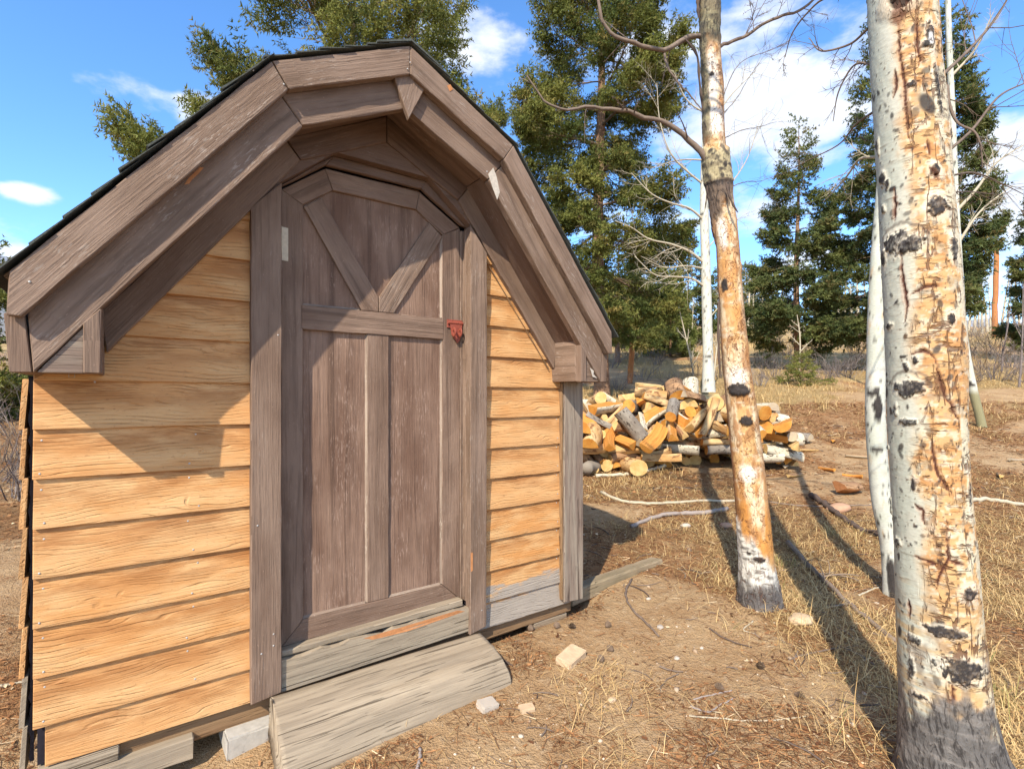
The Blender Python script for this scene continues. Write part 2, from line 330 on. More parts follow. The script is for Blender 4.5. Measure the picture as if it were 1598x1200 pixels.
# ---------------------------------------------------------------- shed
SHED = empty('garden_shed', (SO.x, SO.y, 0), math.atan2(.58785, .80897))
tag(SHED, 'small gambrel roofed shed with orange lap siding and a closed brown arched door', 'shed')
def W(px, py, off=0.):
    "the photo pixel on the plane `off` metres in front of the shed's wall, in shed coordinates"
    dx, dy, dz = (px-799)/800, 1, (612-py)/800
    du = dx*.80897+dy*.58785; dv = -dx*.58785+dy*.80897
    Cu = -K/1101*.58785; Cv = -K/1101*.80897
    t = (-off-Cv)/dv
    return (Cu+t*du+.705, CAM+t*dz)
def finish(bm, name, mat, parent, gdir, bevel, jit=.0007, cut=.07, uv0=None, smooth=False):
    gd = Vector(gdir).normalized()
    if cut:
        ds = [v.co.dot(gd) for v in bm.verts]; a, b = min(ds), max(ds); n = min(40, int((b-a)/cut))
        for i in range(1, n):
            bmesh.ops.bisect_plane(bm, geom=bm.verts[:]+bm.edges[:]+bm.faces[:], plane_co=gd*(a+(b-a)*i/n), plane_no=gd, dist=1e-5)
    if bevel:
        ed = [e for e in bm.edges if len(e.link_faces) == 2 and e.calc_face_angle(0) > .5]
        bmesh.ops.bevel(bm, geom=ed, offset=bevel, segments=1, affect='EDGES', profile=.5, clamp_overlap=True)
    if jit:
        for v in bm.verts: v.co += Vector((random.gauss(0, jit), random.gauss(0, jit), random.gauss(0, jit)))
    bm.normal_update(); l = bm.loops.layers.uv.new('UVMap')
    ou, ov = (random.uniform(0, 60), random.uniform(0, 60)) if uv0 is None else (random.uniform(0, 60), 0)
    for f in bm.faces:
        n = f.normal
        if abs(n.dot(gd)) > .8:
            e = n.orthogonal().normalized(); e2 = n.cross(e)
            for lp in f.loops: lp[l].uv = (lp.vert.co.dot(e)*9+ou, lp.vert.co.dot(e2)+ov)
        else:
            e2 = n.cross(gd).normalized()
            if uv0 is not None:
                for lp in f.loops: lp[l].uv = (lp.vert.co.dot(gd)+ou, lp.vert.co.z-uv0)
            else:
                for lp in f.loops: lp[l].uv = (lp.vert.co.dot(gd)+ou, lp.vert.co.dot(e2)+ov)
    me = bpy.data.meshes.new(name); bm.to_mesh(me); bm.free(); me.materials.append(mat)
    return link(name, me, parent)
def prism(pts, vec):
    bm = bmesh.new(); vec = Vector(vec)
    a = [bm.verts.new(Vector(p)) for p in pts]; b = [bm.verts.new(Vector(p)+vec) for p in pts]
    bm.faces.new(a); bm.faces.new(b[::-1]); n = len(a)
    for i in range(n): bm.faces.new((a[(i+1) % n], a[i], b[i], b[(i+1) % n]))
    bmesh.ops.recalc_face_normals(bm, faces=bm.faces[:]); return bm
def board(name, xz, f, b, mat, g=None, parent=None, bevel=.003, **k):
    "polygon in the shed's (x, z) plane, its face f metres in front of the wall, its back at b"
    if g is None:
        best = max(((Vector(xz[i])-Vector(xz[i-1])) for i in range(len(xz))), key=lambda e: e.length); g = best
    bm = prism([(x, -f, z) for x, z in xz], (0, f-b, 0))
    return finish(bm, name, mat, parent or SHED, (g[0], 0, g[1]), bevel, **k)
def box(name, a, b, mat, g, parent=None, bevel=.003, **k):
    bm = prism([(a[0], a[1], a[2]), (b[0], a[1], a[2]), (b[0], a[1], b[2]), (a[0], a[1], b[2])], (0, b[1]-a[1], 0))
    return finish(bm, name, mat, parent or SHED, g, bevel, **k)
def mirror(pts): return [(-x, z) for x, z in pts][::-1]
c1 = CAM
def R(*p): return [(x, z+CAM) for x, z in p]
DEPTH = 2.0
# body behind the siding: sheathing with tar paper over it
bm = prism([(x, .09, z+CAM) for x, z in [(-1.135, -1.17), (1.14, -1.17), (1.14, .10), (.97, .30), (.40, .97), (0, 1.19), (-.40, .97), (-.97, .30), (-1.135, .10)]], (0, DEPTH-.09, 0))
finish(bm, 'sheathing', TAR, SHED, (1, 0, 0), 0, jit=0, cut=0)
for q in ([(-1.135, -1.17), (-.445, -1.17), (-.445, .90), (-.97, .30), (-1.135, .10)], [(.445, -1.17), (1.14, -1.17), (1.14, .10), (.97, .30), (.445, .90)]):
    finish(prism([(x, .002, z+CAM) for x, z in q], (0, .087, 0)), 'sheathing', TAR, SHED, (1, 0, 0), 0, jit=0, cut=0)
# front siding, one board at a time, clipped by the roof line
def xroof(z):            # half width of the wall at height z (rel. to the eye), hidden under the frieze boards
    if z < .14: return 9
    if z < .93: return .99-(z-.10)*.755
    return .36*(1.15-z)/.22 if z < 1.15 else 0
for k in range(-7, 6):
    zb = -.1215+.1547*k; zt = zb+.172; zv = zb if k > -7 else -1.176
    for side in (-1, 1):
        xo, xi = (-1.143, -.45) if side < 0 else (1.10, .45)
        if k == -7 and side < 0: xo = -1.115
        lim0, lim1 = xroof(zv)+.03, xroof(zt)+.03
        x0 = max(xo, -lim0) if side < 0 else min(xo, lim0); x1 = max(xo, -lim1) if side < 0 else min(xo, lim1)
        if abs(x0) < .5: continue
        if abs(x1) < .46: x1 = .46*side
        tl = lambda x: -.007*(x+.53)
        p = [(x0, zv+tl(x0)), (xi, zv+tl(xi)), (xi, zt+tl(xi)), (x1, zt+tl(x1))]
        bm = bmesh.new()
        fr = [bm.verts.new((x, -(.020 if i < 2 else .0065), z+CAM)) for i, (x, z) in enumerate(p)]
        bk = [bm.verts.new((x, -(.0105 if i < 2 else -.0015), z+CAM)) for i, (x, z) in enumerate(p)]
        bm.faces.new(fr); bm.faces.new(bk[::-1])
        for i in range(4): bm.faces.new((fr[(i+1) % 4], fr[i], bk[i], bk[(i+1) % 4]))
        bmesh.ops.recalc_face_normals(bm, faces=bm.faces[:])
        mt = SIDE if side < 0 or k > -6 else (SIDEG if k == -6 else SIDEGG)
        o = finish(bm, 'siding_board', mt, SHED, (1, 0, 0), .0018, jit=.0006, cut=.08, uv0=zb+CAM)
# side walls: lap boards seen end on at the left corner
for k in range(-7, 2):
    zb = -.1215+.1547*k+.004
    for s in (-1, 1):
        if k > 0 : continue
        for (y0, y1) in ((.012, DEPTH),):
            pts = [(s*1.180, y0, zb+CAM), (s*1.166, y0, zb+CAM), (s*1.157, y0, zb+.158+CAM), (s*1.170, y0, zb+.158+CAM)] if s < 0 else \
                  [(s*1.165, y0+.03, zb+CAM), (s*1.155, y0+.03, zb+CAM), (s*1.145, y0+.03, zb+.165+CAM), (s*1.153, y0+.03, zb+.165+CAM)]
            finish(prism(pts, (0, y1-y0, 0)), 'siding_board', SIDE if k > -6 else GREYW, SHED, (0, 1, 0), .0015, cut=.3, uv0=zb+CAM)
# tar paper edge sticking out at the corner
bm = bmesh.new(); n = 60; va = []
for i in range(n+1):
    z = .05-1.2*i/n+CAM; r = random.uniform(-.003, .004)
    va.append((bm.verts.new((-1.142, .0005, z)), bm.verts.new((-1.153+r, -.001, z))))
for i in range(n): bm.faces.new((va[i][0], va[i+1][0], va[i+1][1], va[i][1]))
bmesh.ops.solidify(bm, geom=bm.faces[:], thickness=.001)
me = bpy.data.meshes.new('tar_paper_edge'); bm.to_mesh(me); bm.free(); me.materials.append(TAR); link('tar_paper_edge', me, SHED)
# nails
A = Acc()
for k in range(-6, 0):
    for zz in (.022, .125):
        for x in (-1.125+random.uniform(-.004, .01), -.72+random.uniform(-.02, .02), 1.005):
            c = Vector((x, -(.0205-.09*zz), -.1215+.1547*k+zz+CAM)); A.tube([c, c+Vector((0, -.0016, 0))], [.0034, .003], 7, 0, True)
for p, off in [((148, 596), .02), ((402, 820), .046), ((427, 989), .046), ((427, 1007), .046), ((408, 1020), .046), ((752, 952), .046), ((434, 523), .046), ((905, 665), .041),
               ((443, 132), .281), ((636, 108), .281), ((640, 98), .281), ((760, 268), .281), ((46, 440), .281), ((395, 110), .281)]:
    x, z = W(*p, off); c = Vector((x, -off+.0005, z)); A.tube([c, c+Vector((0, -.0016, 0))], [.0034, .003], 7, 0, True)
tag(link('nail_head', A.mesh('nail_head', STEEL), SHED), kind='stuff')
# wire staple under the left eave
st = Acc(); x, z = W(112, 584, .03); c = Vector((x, -.03, z)); st.tube([c+Vector((-.007, 0, .006)), c+Vector((-.007, 0, -.010)), c+Vector((.007, 0, -.010)), c+Vector((.007, 0, .006))], .0012, 5, 0, True)
link('staple', st.mesh('staple', STEEL), SHED)
# frieze boards on the wall
fo = .040
for m in (lambda p: p, mirror):
    board('frieze_board', m(R((.978, .258), (.962, .130), (.360, .917), (.415, .985))), fo, 0, PAINT)
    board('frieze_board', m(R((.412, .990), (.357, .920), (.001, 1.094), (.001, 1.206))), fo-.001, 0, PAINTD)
# infill over the door, with the arched opening
inf = .028
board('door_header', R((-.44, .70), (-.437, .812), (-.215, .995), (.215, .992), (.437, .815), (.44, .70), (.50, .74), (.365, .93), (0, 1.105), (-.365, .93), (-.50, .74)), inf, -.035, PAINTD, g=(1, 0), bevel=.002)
# door posts
board('door_post', R((-.537, -1.174), (-.430, -1.162), (-.430, .812), (-.5, .735), (-.537, .69)), .046, 0, PAINT, g=(0, 1))
board('door_post', R((.422, -1.178), (.516, -1.158), (.520, .69), (.425, .808)), .046, 0, PAINTW, g=(0, 1))
box('door_jamb', (.4105, .031, -1.03+CAM), (.444, .088, .80+CAM), PAINTW, (0, 0, 1))
box('door_jamb', (-.4295, -.014, -1.03+CAM), (-.424, .05, .80+CAM), PAINT, (0, 0, 1))
box('door_frame', (.4235, .001, -1.03+CAM), (.444, .030, .80+CAM), PAINTW, (0, 0, 1))
board('rust_strip', R((.5225, .66), (.527, .66), (.94, .124), (.935, .124)), .026, .02, BEAM)
# corner boards
board('corner_board', R((1.035, -1.170), (1.180, -1.182), (1.178, .06), (1.035, .06)), .041, 0, GREYB, g=(0, 1))
box('corner_board', (1.146, .0, -1.18+CAM), (1.178, .10, .06+CAM), GREYB, (0, 0, 1))
board('corner_strip', R((1.021, -1.155), (1.033, -1.155), (1.033, .05), (1.021, .05)), .034, .0, BEAM, g=(0, 1), bevel=.001)
# inner rake boards (front face .24 m out from the wall)
f1, b1 = .240, .202
def lerp2(a, b, t): return (a[0]+(b[0]-a[0])*t, a[1]+(b[1]-a[1])*t)
for si, m in ((-1, lambda p: mirror(p)), (1, lambda p: p)):
    board('inner_rake_board', m(R((1.114, .054), (1.128, .26), (.505, 1.075), (.401, .957), (.972, .243), (1.005, .195))), f1, b1, PAINTW)
    board('inner_rake_board', m(R((.4985, 1.075), (.398, .960), (.001, 1.150), (.001, 1.31))), f1-.0015, b1, PAINT)
    board('eave_end_plate', m(R((1.108, .056), (1.008, .188), (1.008, .056))), f1-.008, b1, GREYB if si < 0 else PAINTW, g=(1, 0), bevel=.001)
    board('eave_end_trim', m(R((1.007, .054), (.968, .054), (.968, .247), (1.007, .20))), f1+.004, b1, PAINT, g=(0, 1))
    board('eave_fascia', m(R((1.117, .054), (1.133, .235), (1.176, .215), (1.163, .054))), .236, -DEPTH-.1, PAINT, g=(0, 1), cut=.5)
    # inner side and underside of the boxed eave
    bx = sorted((si*.968, si*.984)); box('eave_box_side', (bx[0], -.2015, .056+CAM), (bx[1], DEPTH if 0 else .0, .268+CAM), PAINTW if si > 0 else PAINT, (0, 1, 0))
    bx = sorted((si*.986, si*1.116)); box('eave_box_bottom', (bx[0], -.2015, .058+CAM), (bx[1], DEPTH, .074+CAM), PAINT, (0, 1, 0), cut=.4)
    # soffit boards up under the roof slopes
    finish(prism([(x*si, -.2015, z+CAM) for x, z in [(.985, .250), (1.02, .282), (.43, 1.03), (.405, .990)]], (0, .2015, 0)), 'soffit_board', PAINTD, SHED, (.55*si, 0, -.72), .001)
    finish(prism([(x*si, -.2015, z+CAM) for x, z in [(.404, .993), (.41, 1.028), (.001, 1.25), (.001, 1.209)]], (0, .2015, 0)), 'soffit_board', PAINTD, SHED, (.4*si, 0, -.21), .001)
board('apex_plate', R((-.066, 1.258), (.008, 1.296), (.076, 1.252), (.003, 1.098)), .262, .2405, PAINTW, g=(.3, 1))
# outer rake boards
f2, b2 = .280, .2415
for si, m in ((-1, lambda p: mirror(p)), (1, lambda p: p)):
    board('outer_rake_board', m(R((1.157, .322), (1.164, .206), (1.136, .204), (.457, 1.050), (.511, 1.128))), f2, b2, PAINTW)
    board('outer_rake_board', m(R((.5095, 1.130), (.4555, 1.053), (.0015, 1.270), (.0015, 1.383))), f2-.0012, b2, PAINTW)
# roof deck and shingle courses
def slope_pt(a, b, t, h):
    d = Vector((b[0]-a[0], b[1]-a[1])); n = Vector((d.y, -d.x)).normalized()
    if n.y < 0: n = -n
    p = Vector(a)+d*t+n*h; return (p.x, p.y)
EV, KN, AP = (1.175, .315), (.515, 1.134), (0, 1.39)
for si in (-1, 1):
    for a, b, nc in ((EV, KN, 10), (KN, AP, 6)):
        a, b = (a[0]*si, a[1]), (b[0]*si, b[1])
        q = [slope_pt(a, b, 0, -.014), slope_pt(a, b, 1, -.014), slope_pt(a, b, 1, 0), slope_pt(a, b, 0, 0)]
        q = [slope_pt(a, b, 0, -.012), slope_pt(a, b, 1, -.012), slope_pt(a, b, 1, 0), slope_pt(a, b, 0, 0)]
        finish(prism([(x, -.2405, z+CAM) for x, z in q], (0, .2405+DEPTH+.1, 0)), 'roof_deck', BEAM, SHED, (0, 1, 0), 0, cut=0)
        for i in range(nc):
            t0, t1 = i/nc-(.03 if i == 0 else 0), min(1.02, (i+1)/nc+.06)
            bm = bmesh.new(); ny = 26; lo = []; hi = []; lo2 = []
            for j in range(ny+1):
                y = -.287+random.uniform(-.005, .004)*(j == 0)+(DEPTH+.41)*j/ny; tb = t0+random.uniform(-.006, .006); h = .011+random.uniform(0, .003)+(.006 if j == 0 and random.random() < .4 else 0)
                for L, t, hh in ((lo, tb, h), (hi, t1, .003), (lo2, tb, h-.006)):
                    x, z = slope_pt(a, b, t, hh); L.append(bm.verts.new((x, y, z+CAM)))
            for j in range(ny):
                bm.faces.new((lo[j], lo[j+1], hi[j+1], hi[j])); bm.faces.new((lo2[j+1], lo2[j], hi[j], hi[j+1])); bm.faces.new((lo[j+1], lo[j], lo2[j], lo2[j+1]))
            bm.faces.new((lo[0], hi[0], lo2[0])); bm.faces.new((lo[-1], lo2[-1], hi[-1]))
            bmesh.ops.recalc_face_normals(bm, faces=bm.faces[:])
            me = bpy.data.meshes.new('shingle_course'); bm.to_mesh(me); bm.free(); me.materials.append(SHING); link('shingle_course', me, SHED)
for si in (-1, 1):   # ridge caps
    for j in range(9):
        y = -.29+j*.26; p = [(0, 1.408), (si*.14, 1.345), (si*.14, 1.337), (0, 1.398)]
        finish(prism([(x, y, z+CAM+(j % 2)*.002) for x, z in p], (0, .28, 0)), 'ridge_shingle', SHING, SHED, (0, 1, 0), 0, cut=0, jit=.001)

# ---- door (its own level: shed > door > pieces)
dm = bmesh.new()
DO = -.035
def D(*ps, off=DO): return [W(x, y, off) for x, y in ps]
out = [W(439, 1004, DO), W(718, 938, DO), W(716, 358, DO), W(655, 296, DO), W(507, 263, DO), W(439, 296, DO)]
DOOR = board('door', [(x, z) for x, z in out], DO-.014, DO-.036, PANEL, g=(0, 1), bevel=0)
def dpiece(name, pts, off=DO, back=DO-.0135, mat=DOORP, g=None, bevel=.0025): return board(name, pts, off, back, mat, g, DOOR, bevel)
dl, db = W(439, 1004, DO); dr, dt = W(717.5, 938, DO); db = dt = (db+dt)/2
sl_x = W(473, 700, DO)[0]; sr_x = W(690.5, 700, DO)[0]; za = W(439, 296, DO)[1]; zk = W(507, 263, DO)[1]
kx0 = W(507, 263, DO)[0]; kx1 = W(655, 296, DO)[0]
bi = W(577, 940, DO)[1]        # top of the bottom rail
iza = W(473, 320, DO)[1]; iz0 = W(519, 297, DO); iz1 = W(650, 327, DO); izr = W(691, 367, DO)[1]
e = .0012
dpiece('stile', [(dl, db), (sl_x, bi), (sl_x, iza), (dl, za)], g=(0, 1))
dpiece('stile', [(sr_x, bi), (dr, db), (dr, za), (sr_x, izr)], g=(0, 1))
dpiece('bottom_rail', [(dl+e*2, db-.0), (dr-e*2, db), (sr_x-e, bi-e), (sl_x+e, bi-e)], off=DO-.0012, g=(1, 0))
dpiece('arch_rail', [(dl, za+e), (sl_x, iza+e), (iz0[0], iz0[1]), (kx0, zk)], off=DO-.0008)
dpiece('arch_rail', [(kx0+e, zk), (iz0[0]+e, iz0[1]), (iz1[0]-e, (iz0[1]+iz1[1])/2), (kx1-e, zk)], off=DO-.0004)
dpiece('arch_rail', [(kx1, zk), (iz1[0], (iz0[1]+iz1[1])/2), (sr_x, izr+e), (dr, za+e)], off=DO-.001)
mz1 = (W(474, 478, DO)[1]+W(692, 495, DO)[1])/2; mz0 = (W(474, 516, DO)[1]+W(690, 527, DO)[1])/2
dpiece('middle_rail', [(sl_x-.006, mz0), (sr_x+.004, mz0-.002), (sr_x+.004, mz1-.002), (sl_x-.006, mz1)], off=DO+.0035, g=(1, 0))
mx0, mx1 = W(574, 700, DO)[0], W(607, 700, DO)[0]
dpiece('mullion', [(mx0, bi), (mx1, bi), (mx1, mz0-e), (mx0, mz0-e)], off=DO-.002, g=(0, 1))
B1 = D((474, 322), (502, 309), (591, 463), (591, 487), (565, 485)); B2 = D((670, 347), (691, 370), (615, 490), (592, 488), (592, 464))
B1 = [(x, max(z, mz1+e)) for x, z in B1]; B2 = [(x, max(z, mz1+e)) for x, z in B2]
dpiece('brace', B1, off=DO-.003, g=(B1[2][0]-B1[1][0], B1[2][1]-B1[1][1])); dpiece('brace', B2, off=DO-.001, mat=PAINTW, g=(B2[0][0]-B2[3][0], B2[0][1]-B2[3][1]))
# sloping beads on sun-facing panel edges, sunlight painted in as paler colour
BEAD = wood_paint('sunlit_worn_bead_paint', (.24, .17, .125), (.36, .28, .215), (.45, .38, .3), .5, .5)
def bead_v(x, z0, z1): finish(prism([(x-.0002, -DO+.0030, z0), (x-.0002, -DO+.0138, z0), (x-.0085, -DO+.0138, z0)], (0, 0, z1-z0)), 'panel_bead', BEAD, DOOR, (0, 0, 1), 0, jit=.0003)
def bead_h(x0, x1, z): finish(prism([(x0, -DO+.0030, z+.0002), (x0, -DO+.0138, z+.0002), (x0, -DO+.0138, z+.0085)], (x1-x0, 0, 0)), 'panel_bead', BEAD, DOOR, (1, 0, 0), 0, jit=.0003)
bead_v(mx0, bi+.002, mz0-.002); bead_v(sr_x, bi+.002, mz0-.004); bead_v(sr_x, mz1+.002, izr-.004); bead_h(sl_x+.002, mx0-.010, bi); bead_h(mx1+.002, sr_x-.010, bi); bead_h(sl_x+.002, B1[4][0]-.01, mz1)
# arch stops that close the head of the opening above the door
OA = [(-.437, CAM+.812), (-.215, CAM+.995), (.215, CAM+.992), (.437, CAM+.815)]; IA = [(dl+.004, za+.010), (kx0, zk+.008), (kx1, zk+.008), (dr-.004, za+.010)]
for i in range(3): board('arch_stop', [IA[i], IA[i+1], (OA[i+1][0], OA[i+1][1]-.001), (OA[i][0], OA[i][1]-.001)], -.012-.0006*i, -.0345, PAINTD)
# hinge knuckle beside the top of the left stile
for (ya, yb) in ((350, 403), (930, 975)):
    x, z0 = W(436, yb, .0); x, z1 = W(436, ya, .0); h = Acc(); n = 5
    for i in range(n):
        a = z0+(z1-z0)*(i+.04)/n; b = z0+(z1-z0)*(i+.96)/n
        h.tube([(x+.006, .020, a), (x+.006, .020, b)], .008, 8, 0, True)
    h.add([(x+.002, .026, z0), (x+.04, .0335, z0), (x+.04, .0335, z1), (x+.002, .026, z1)], [(0, 1, 2), (0, 2, 3)])
    if ya < 500: link('hinge', h.mesh('hinge', HINGE), DOOR)
# rusty hasp: a hinged leaf, two staple ears and a round boss
hx0, hz = W(697, 503, DO); hx1 = .4212; y0 = -DO-.001
h = bmesh.new()
def hb(x0, x1, ya, yb, za_, zb_):
    r = bmesh.ops.create_cube(h, size=1); bmesh.ops.transform(h, matrix=Matrix.Translation(((x0+x1)/2, (ya+yb)/2, (za_+zb_)/2)) @ Matrix.Diagonal((x1-x0, yb-ya, zb_-za_, 1)), verts=r['verts'])
w_ = hx1-hx0
hb(hx0, hx1, y0-.006, y0, hz-.026, hz+.014)
for t in (0, .34, .68):
    r = bmesh.ops.create_cone(h, cap_ends=True, segments=12, radius1=.0075, radius2=.0075, depth=w_*.30)
    bmesh.ops.transform(h, matrix=Matrix.Translation((hx0+w_*(t+.16), y0-.010, hz-.002)) @ Matrix.Rotation(math.pi/2, 4, 'Y'), verts=r['verts'])
leaf = [(hx0+.012, hz-.006), (hx1-.004, hz-.006), (hx1-.010, hz-.060), (hx1-.020, hz-.088), (hx1-.034, hz-.100), (hx1-.046, hz-.082), (hx0+.020, hz-.062)]
lb = prism([(x, y0-.014, z) for x, z in leaf], (0, .004, 0)); tmp = bpy.data.meshes.new('t'); lb.to_mesh(tmp); lb.free(); h.from_mesh(tmp); bpy.data.meshes.remove(tmp)
for ex in (hx0+.026, hx1-.024):      # ears
    for i in range(14):
        a0, a1 = math.pi*2*i/14, math.pi*2*(i+1)/14; ro, ri = .019, .008
        v = [h.verts.new((ex+s_, y0-.016-.010+rr*math.cos(a)*.85, hz-.048+rr*math.sin(a)*1.2)) for s_ in (-.003, .003) for rr in (ro, ri) for a in (a0, a1)]
        for q in ((0, 1, 3, 2), (4, 6, 7, 5), (0, 4, 5, 1), (2, 3, 7, 6)): h.faces.new([v[k_] for k_ in q])
bmesh.ops.recalc_face_normals(h, faces=h.faces[:]); bmesh.ops.bevel(h, geom=[e_ for e_ in h.edges if len(e_.link_faces) == 2 and e_.calc_face_angle(0) > 1], offset=.0008, segments=1, affect='EDGES')
me = bpy.data.meshes.new('hasp'); h.to_mesh(me); h.free(); me.materials.append(RUST); tag(link('hasp', me, DOOR), 'rusty red hasp')
# places where the paint has chipped to bare wood
CHIP = plain('bare_chipped_wood', (.46, .20, .08), .8, .2, .35, 60, .002); PALE = plain('pale_peeled_paint', (.52, .46, .38), .8, .2, .3, 90, .002)
for pts, off, mt in (([(288, 288), (295, 277), (306, 267), (313, 261), (318, 262), (310, 271), (301, 279), (295, 287)], .2408, CHIP), ([(762, 272), (770, 262), (775, 276), (780, 300), (776, 312), (770, 296)], .2408, PALE), ([(698, 134), (703, 132), (707, 140), (702, 143)], .2808, CHIP),
                     ([(921, 574), (927, 579), (926, 584), (932, 590), (925, 588)], .2408, PALE), ([(735, 862), (738, 862), (738, 890), (735, 892)], .0468, CHIP)):
    board('chipped_patch', [W(x, y, off) for x, y in pts], off, off-.002, mt, bevel=0, cut=0, jit=0)
board('rust_stain_strip', R((-.10, -1.0505), (.36, -1.047), (.40, -1.060), (.1, -1.075), (-.06, -1.068)), .0308, .029, CHIP, g=(1, 0), bevel=0, cut=0)
# threshold: a grey sill board with a broken upper edge
tz0, tz1 = CAM-1.165, CAM-1.043
pts = [(-.4295, tz0-.004), (.4215, tz0+.002), (.4215, tz1-.006)]
for i in range(22, 0, -1):
    x = -.4295+.851*i/22; pts.append((x, tz1+random.uniform(-.010, .002)-(.012 if 9 < i < 12 else 0)))
pts.append((-.4295, tz1))
board('threshold', pts, .030, -.03, GREYW, g=(1, 0), bevel=.002, cut=0)
board('threshold_step', R((-.425, -1.042), (.4, -1.040), (.4, -1.010), (-.425, -1.022)), .012, -.036, GREYW, g=(1, 0), bevel=.003)
# floor beams and loose packing under the wall
board('floor_beam', R((-1.10, -1.175), (1.13, -1.188), (1.13, -1.255), (-1.10, -1.268)), -.006, -.09, BEAM, g=(1, 0), bevel=.006)
for x0 in (-1.10, -.3, .5, 1.06): box('floor_joist', (x0, .092, -1.265+CAM), (x0+.07, DEPTH, -1.18+CAM), BEAM, (0, 1, 0), cut=.5)
box('packing_block', (-1.135, -.02, -1.225+CAM), (-.93, .09, -1.178+CAM), GREYW, (1, 0, 0))
box('packing_block', (-1.13, -.035, -1.30+CAM), (-.72, .088, -1.2275+CAM), GREYW, (1, 0, 0))
box('packing_block', (.86, .01, -1.33+CAM), (1.1, .088, -1.258+CAM), GREYW, (1, 0, 0))
# spider web wisps and gaps are left to the material

# concrete block under the beam
def solid(name, bm, mat, loc=(0, 0, 0), rot=(0, 0, 0), label=None, cat=None, group=None, parent=None):
    me = bpy.data.meshes.new(name); bm.to_mesh(me); bm.free(); me.materials.append(mat)
    o = link(name, me, parent, loc); o.rotation_euler = rot; tag(o, label, cat, group); return o
def S2W(x, y, z): c_, s_ = .80897, .58785; return (SO.x+x*c_-y*s_, SO.y+x*s_+y*c_, z)
ANG = math.atan2(.58785, .80897)
bm = bmesh.new(); r = bmesh.ops.create_cube(bm, size=1); bmesh.ops.scale(bm, vec=(.17, .19, .15), verts=bm.verts[:])
bmesh.ops.bevel(bm, geom=bm.edges[:], offset=.006, segments=2, affect='EDGES'); bmesh.ops.subdivide_edges(bm, edges=bm.edges[:], cuts=2, use_grid_fill=True)
for v in bm.verts: v.co += Vector([random.gauss(0, .0009) for _ in range(3)])
x, z = W(392, 1160, .05)
solid('concrete_block', bm, CONC, S2W(x, .03, CAM-1.335), (0, 0, ANG+.03), 'pale concrete block wedged under the shed left of the wooden step', 'concrete block')
# hewn timber step
def step_log():
    L, n, mseg = .93, 90, 44; V = []; F = []
    prof = [(-.17, -.10), (-.175, .00), (-.165, .045), (-.15, .052), (-.02, .060), (.06, .050), (.12, .020), (.155, -.03), (.165, -.075), (.14, -.12), (0, -.13)]
    # dense profile by length
    pr = np.array(prof+[prof[0]]); s = np.r_[0, np.cumsum(np.linalg.norm(np.diff(pr, axis=0), axis=1))]; t = np.linspace(0, s[-1], mseg+1)[:-1]
    px_, pz_ = np.interp(t, s, pr[:, 0]), np.interp(t, s, pr[:, 1])
    X = np.linspace(-L/2, L/2, n); XX, J = np.meshgrid(X, np.arange(mseg), indexing='ij')
    yy = -px_[J]; zz = pz_[J]
    taper = 1+.05*XX/L
    p = np.stack([XX*3, yy*14, zz*14], -1).reshape(-1, 3); nz = (fbm(p, 4, 3)-.5).reshape(XX.shape)
    cr = fbm(np.stack([XX*2.2, yy*30, zz*30], -1).reshape(-1, 3), 3, 8).reshape(XX.shape)
    rad = np.sqrt(yy**2+zz**2)+1e-6; d = .016*nz-.010*sstep(.60, .68, cr)
    y2 = yy*(1+d/rad)*taper; z2 = zz*(1+d/rad)*taper
    xe = XX+np.where(np.abs(XX) > L/2-.001, .012*np.sin(9*yy)+.006*np.cos(30*zz), 0)
    V = np.stack([xe, y2, z2], -1).reshape(-1, 3); i = np.arange(n-1)[:, None]*mseg; j = np.arange(mseg)[None, :]; k = (j+1) % mseg
    F = np.stack([(i+j).ravel(), (i+k).ravel(), (i+mseg+k).ravel(), (i+mseg+j).ravel()], 1)
    uv = np.stack([V[:, 0], t[np.tile(np.arange(mseg), n)]], 1)
    # end caps as fans of quads (doubled centre)
    c0 = len(V); V = np.concatenate([V, [[-L/2, 0, -.03], [L/2+.012, 0, -.03]]]); uv = np.concatenate([uv, [[0, .3], [1, .3]]])
    jj = np.arange(mseg); kk = (jj+1) % mseg; e0 = np.stack([kk, jj, np.full(mseg, c0), np.full(mseg, c0)], 1); b = (n-1)*mseg; e1 = np.stack([b+jj, b+kk, np.full(mseg, c0+1), np.full(mseg, c0+1)], 1)
    T = lambda q: np.concatenate([q[:, [0, 1, 2]], q[:, [0, 2, 3]]])
    return np_mesh('step_log', V, np.concatenate([T(F), e0[:, :3], e1[:, :3]]), GREYW, True, uv=uv)
o = link('wooden_step', step_log()); p = S2W(-.022, -.225, CAM-1.225); o.location = p; o.rotation_euler = (math.radians(7), math.radians(1.0), ANG)
tag(o, 'thick weathered grey hewn log lying as a step below the shed door', 'step')
# mossy edging timber running out from the corner
bm = prism([(0, 0, 0), (.92, 0, .0), (.92, 0, .075), (0, 0, .09)], (0, .10, 0))
o = finish(bm, 'edging_timber', MOSSY, None, (1, 0, 0), .007, jit=.002); o.parent = None
o.location = S2W(1.19, .06, CAM-1.265); o.rotation_euler = (math.radians(-4), math.radians(-1), ANG+.06)
tag(o, 'half buried mossy edging timber lying on the dirt beyond the shed corner', 'timber')
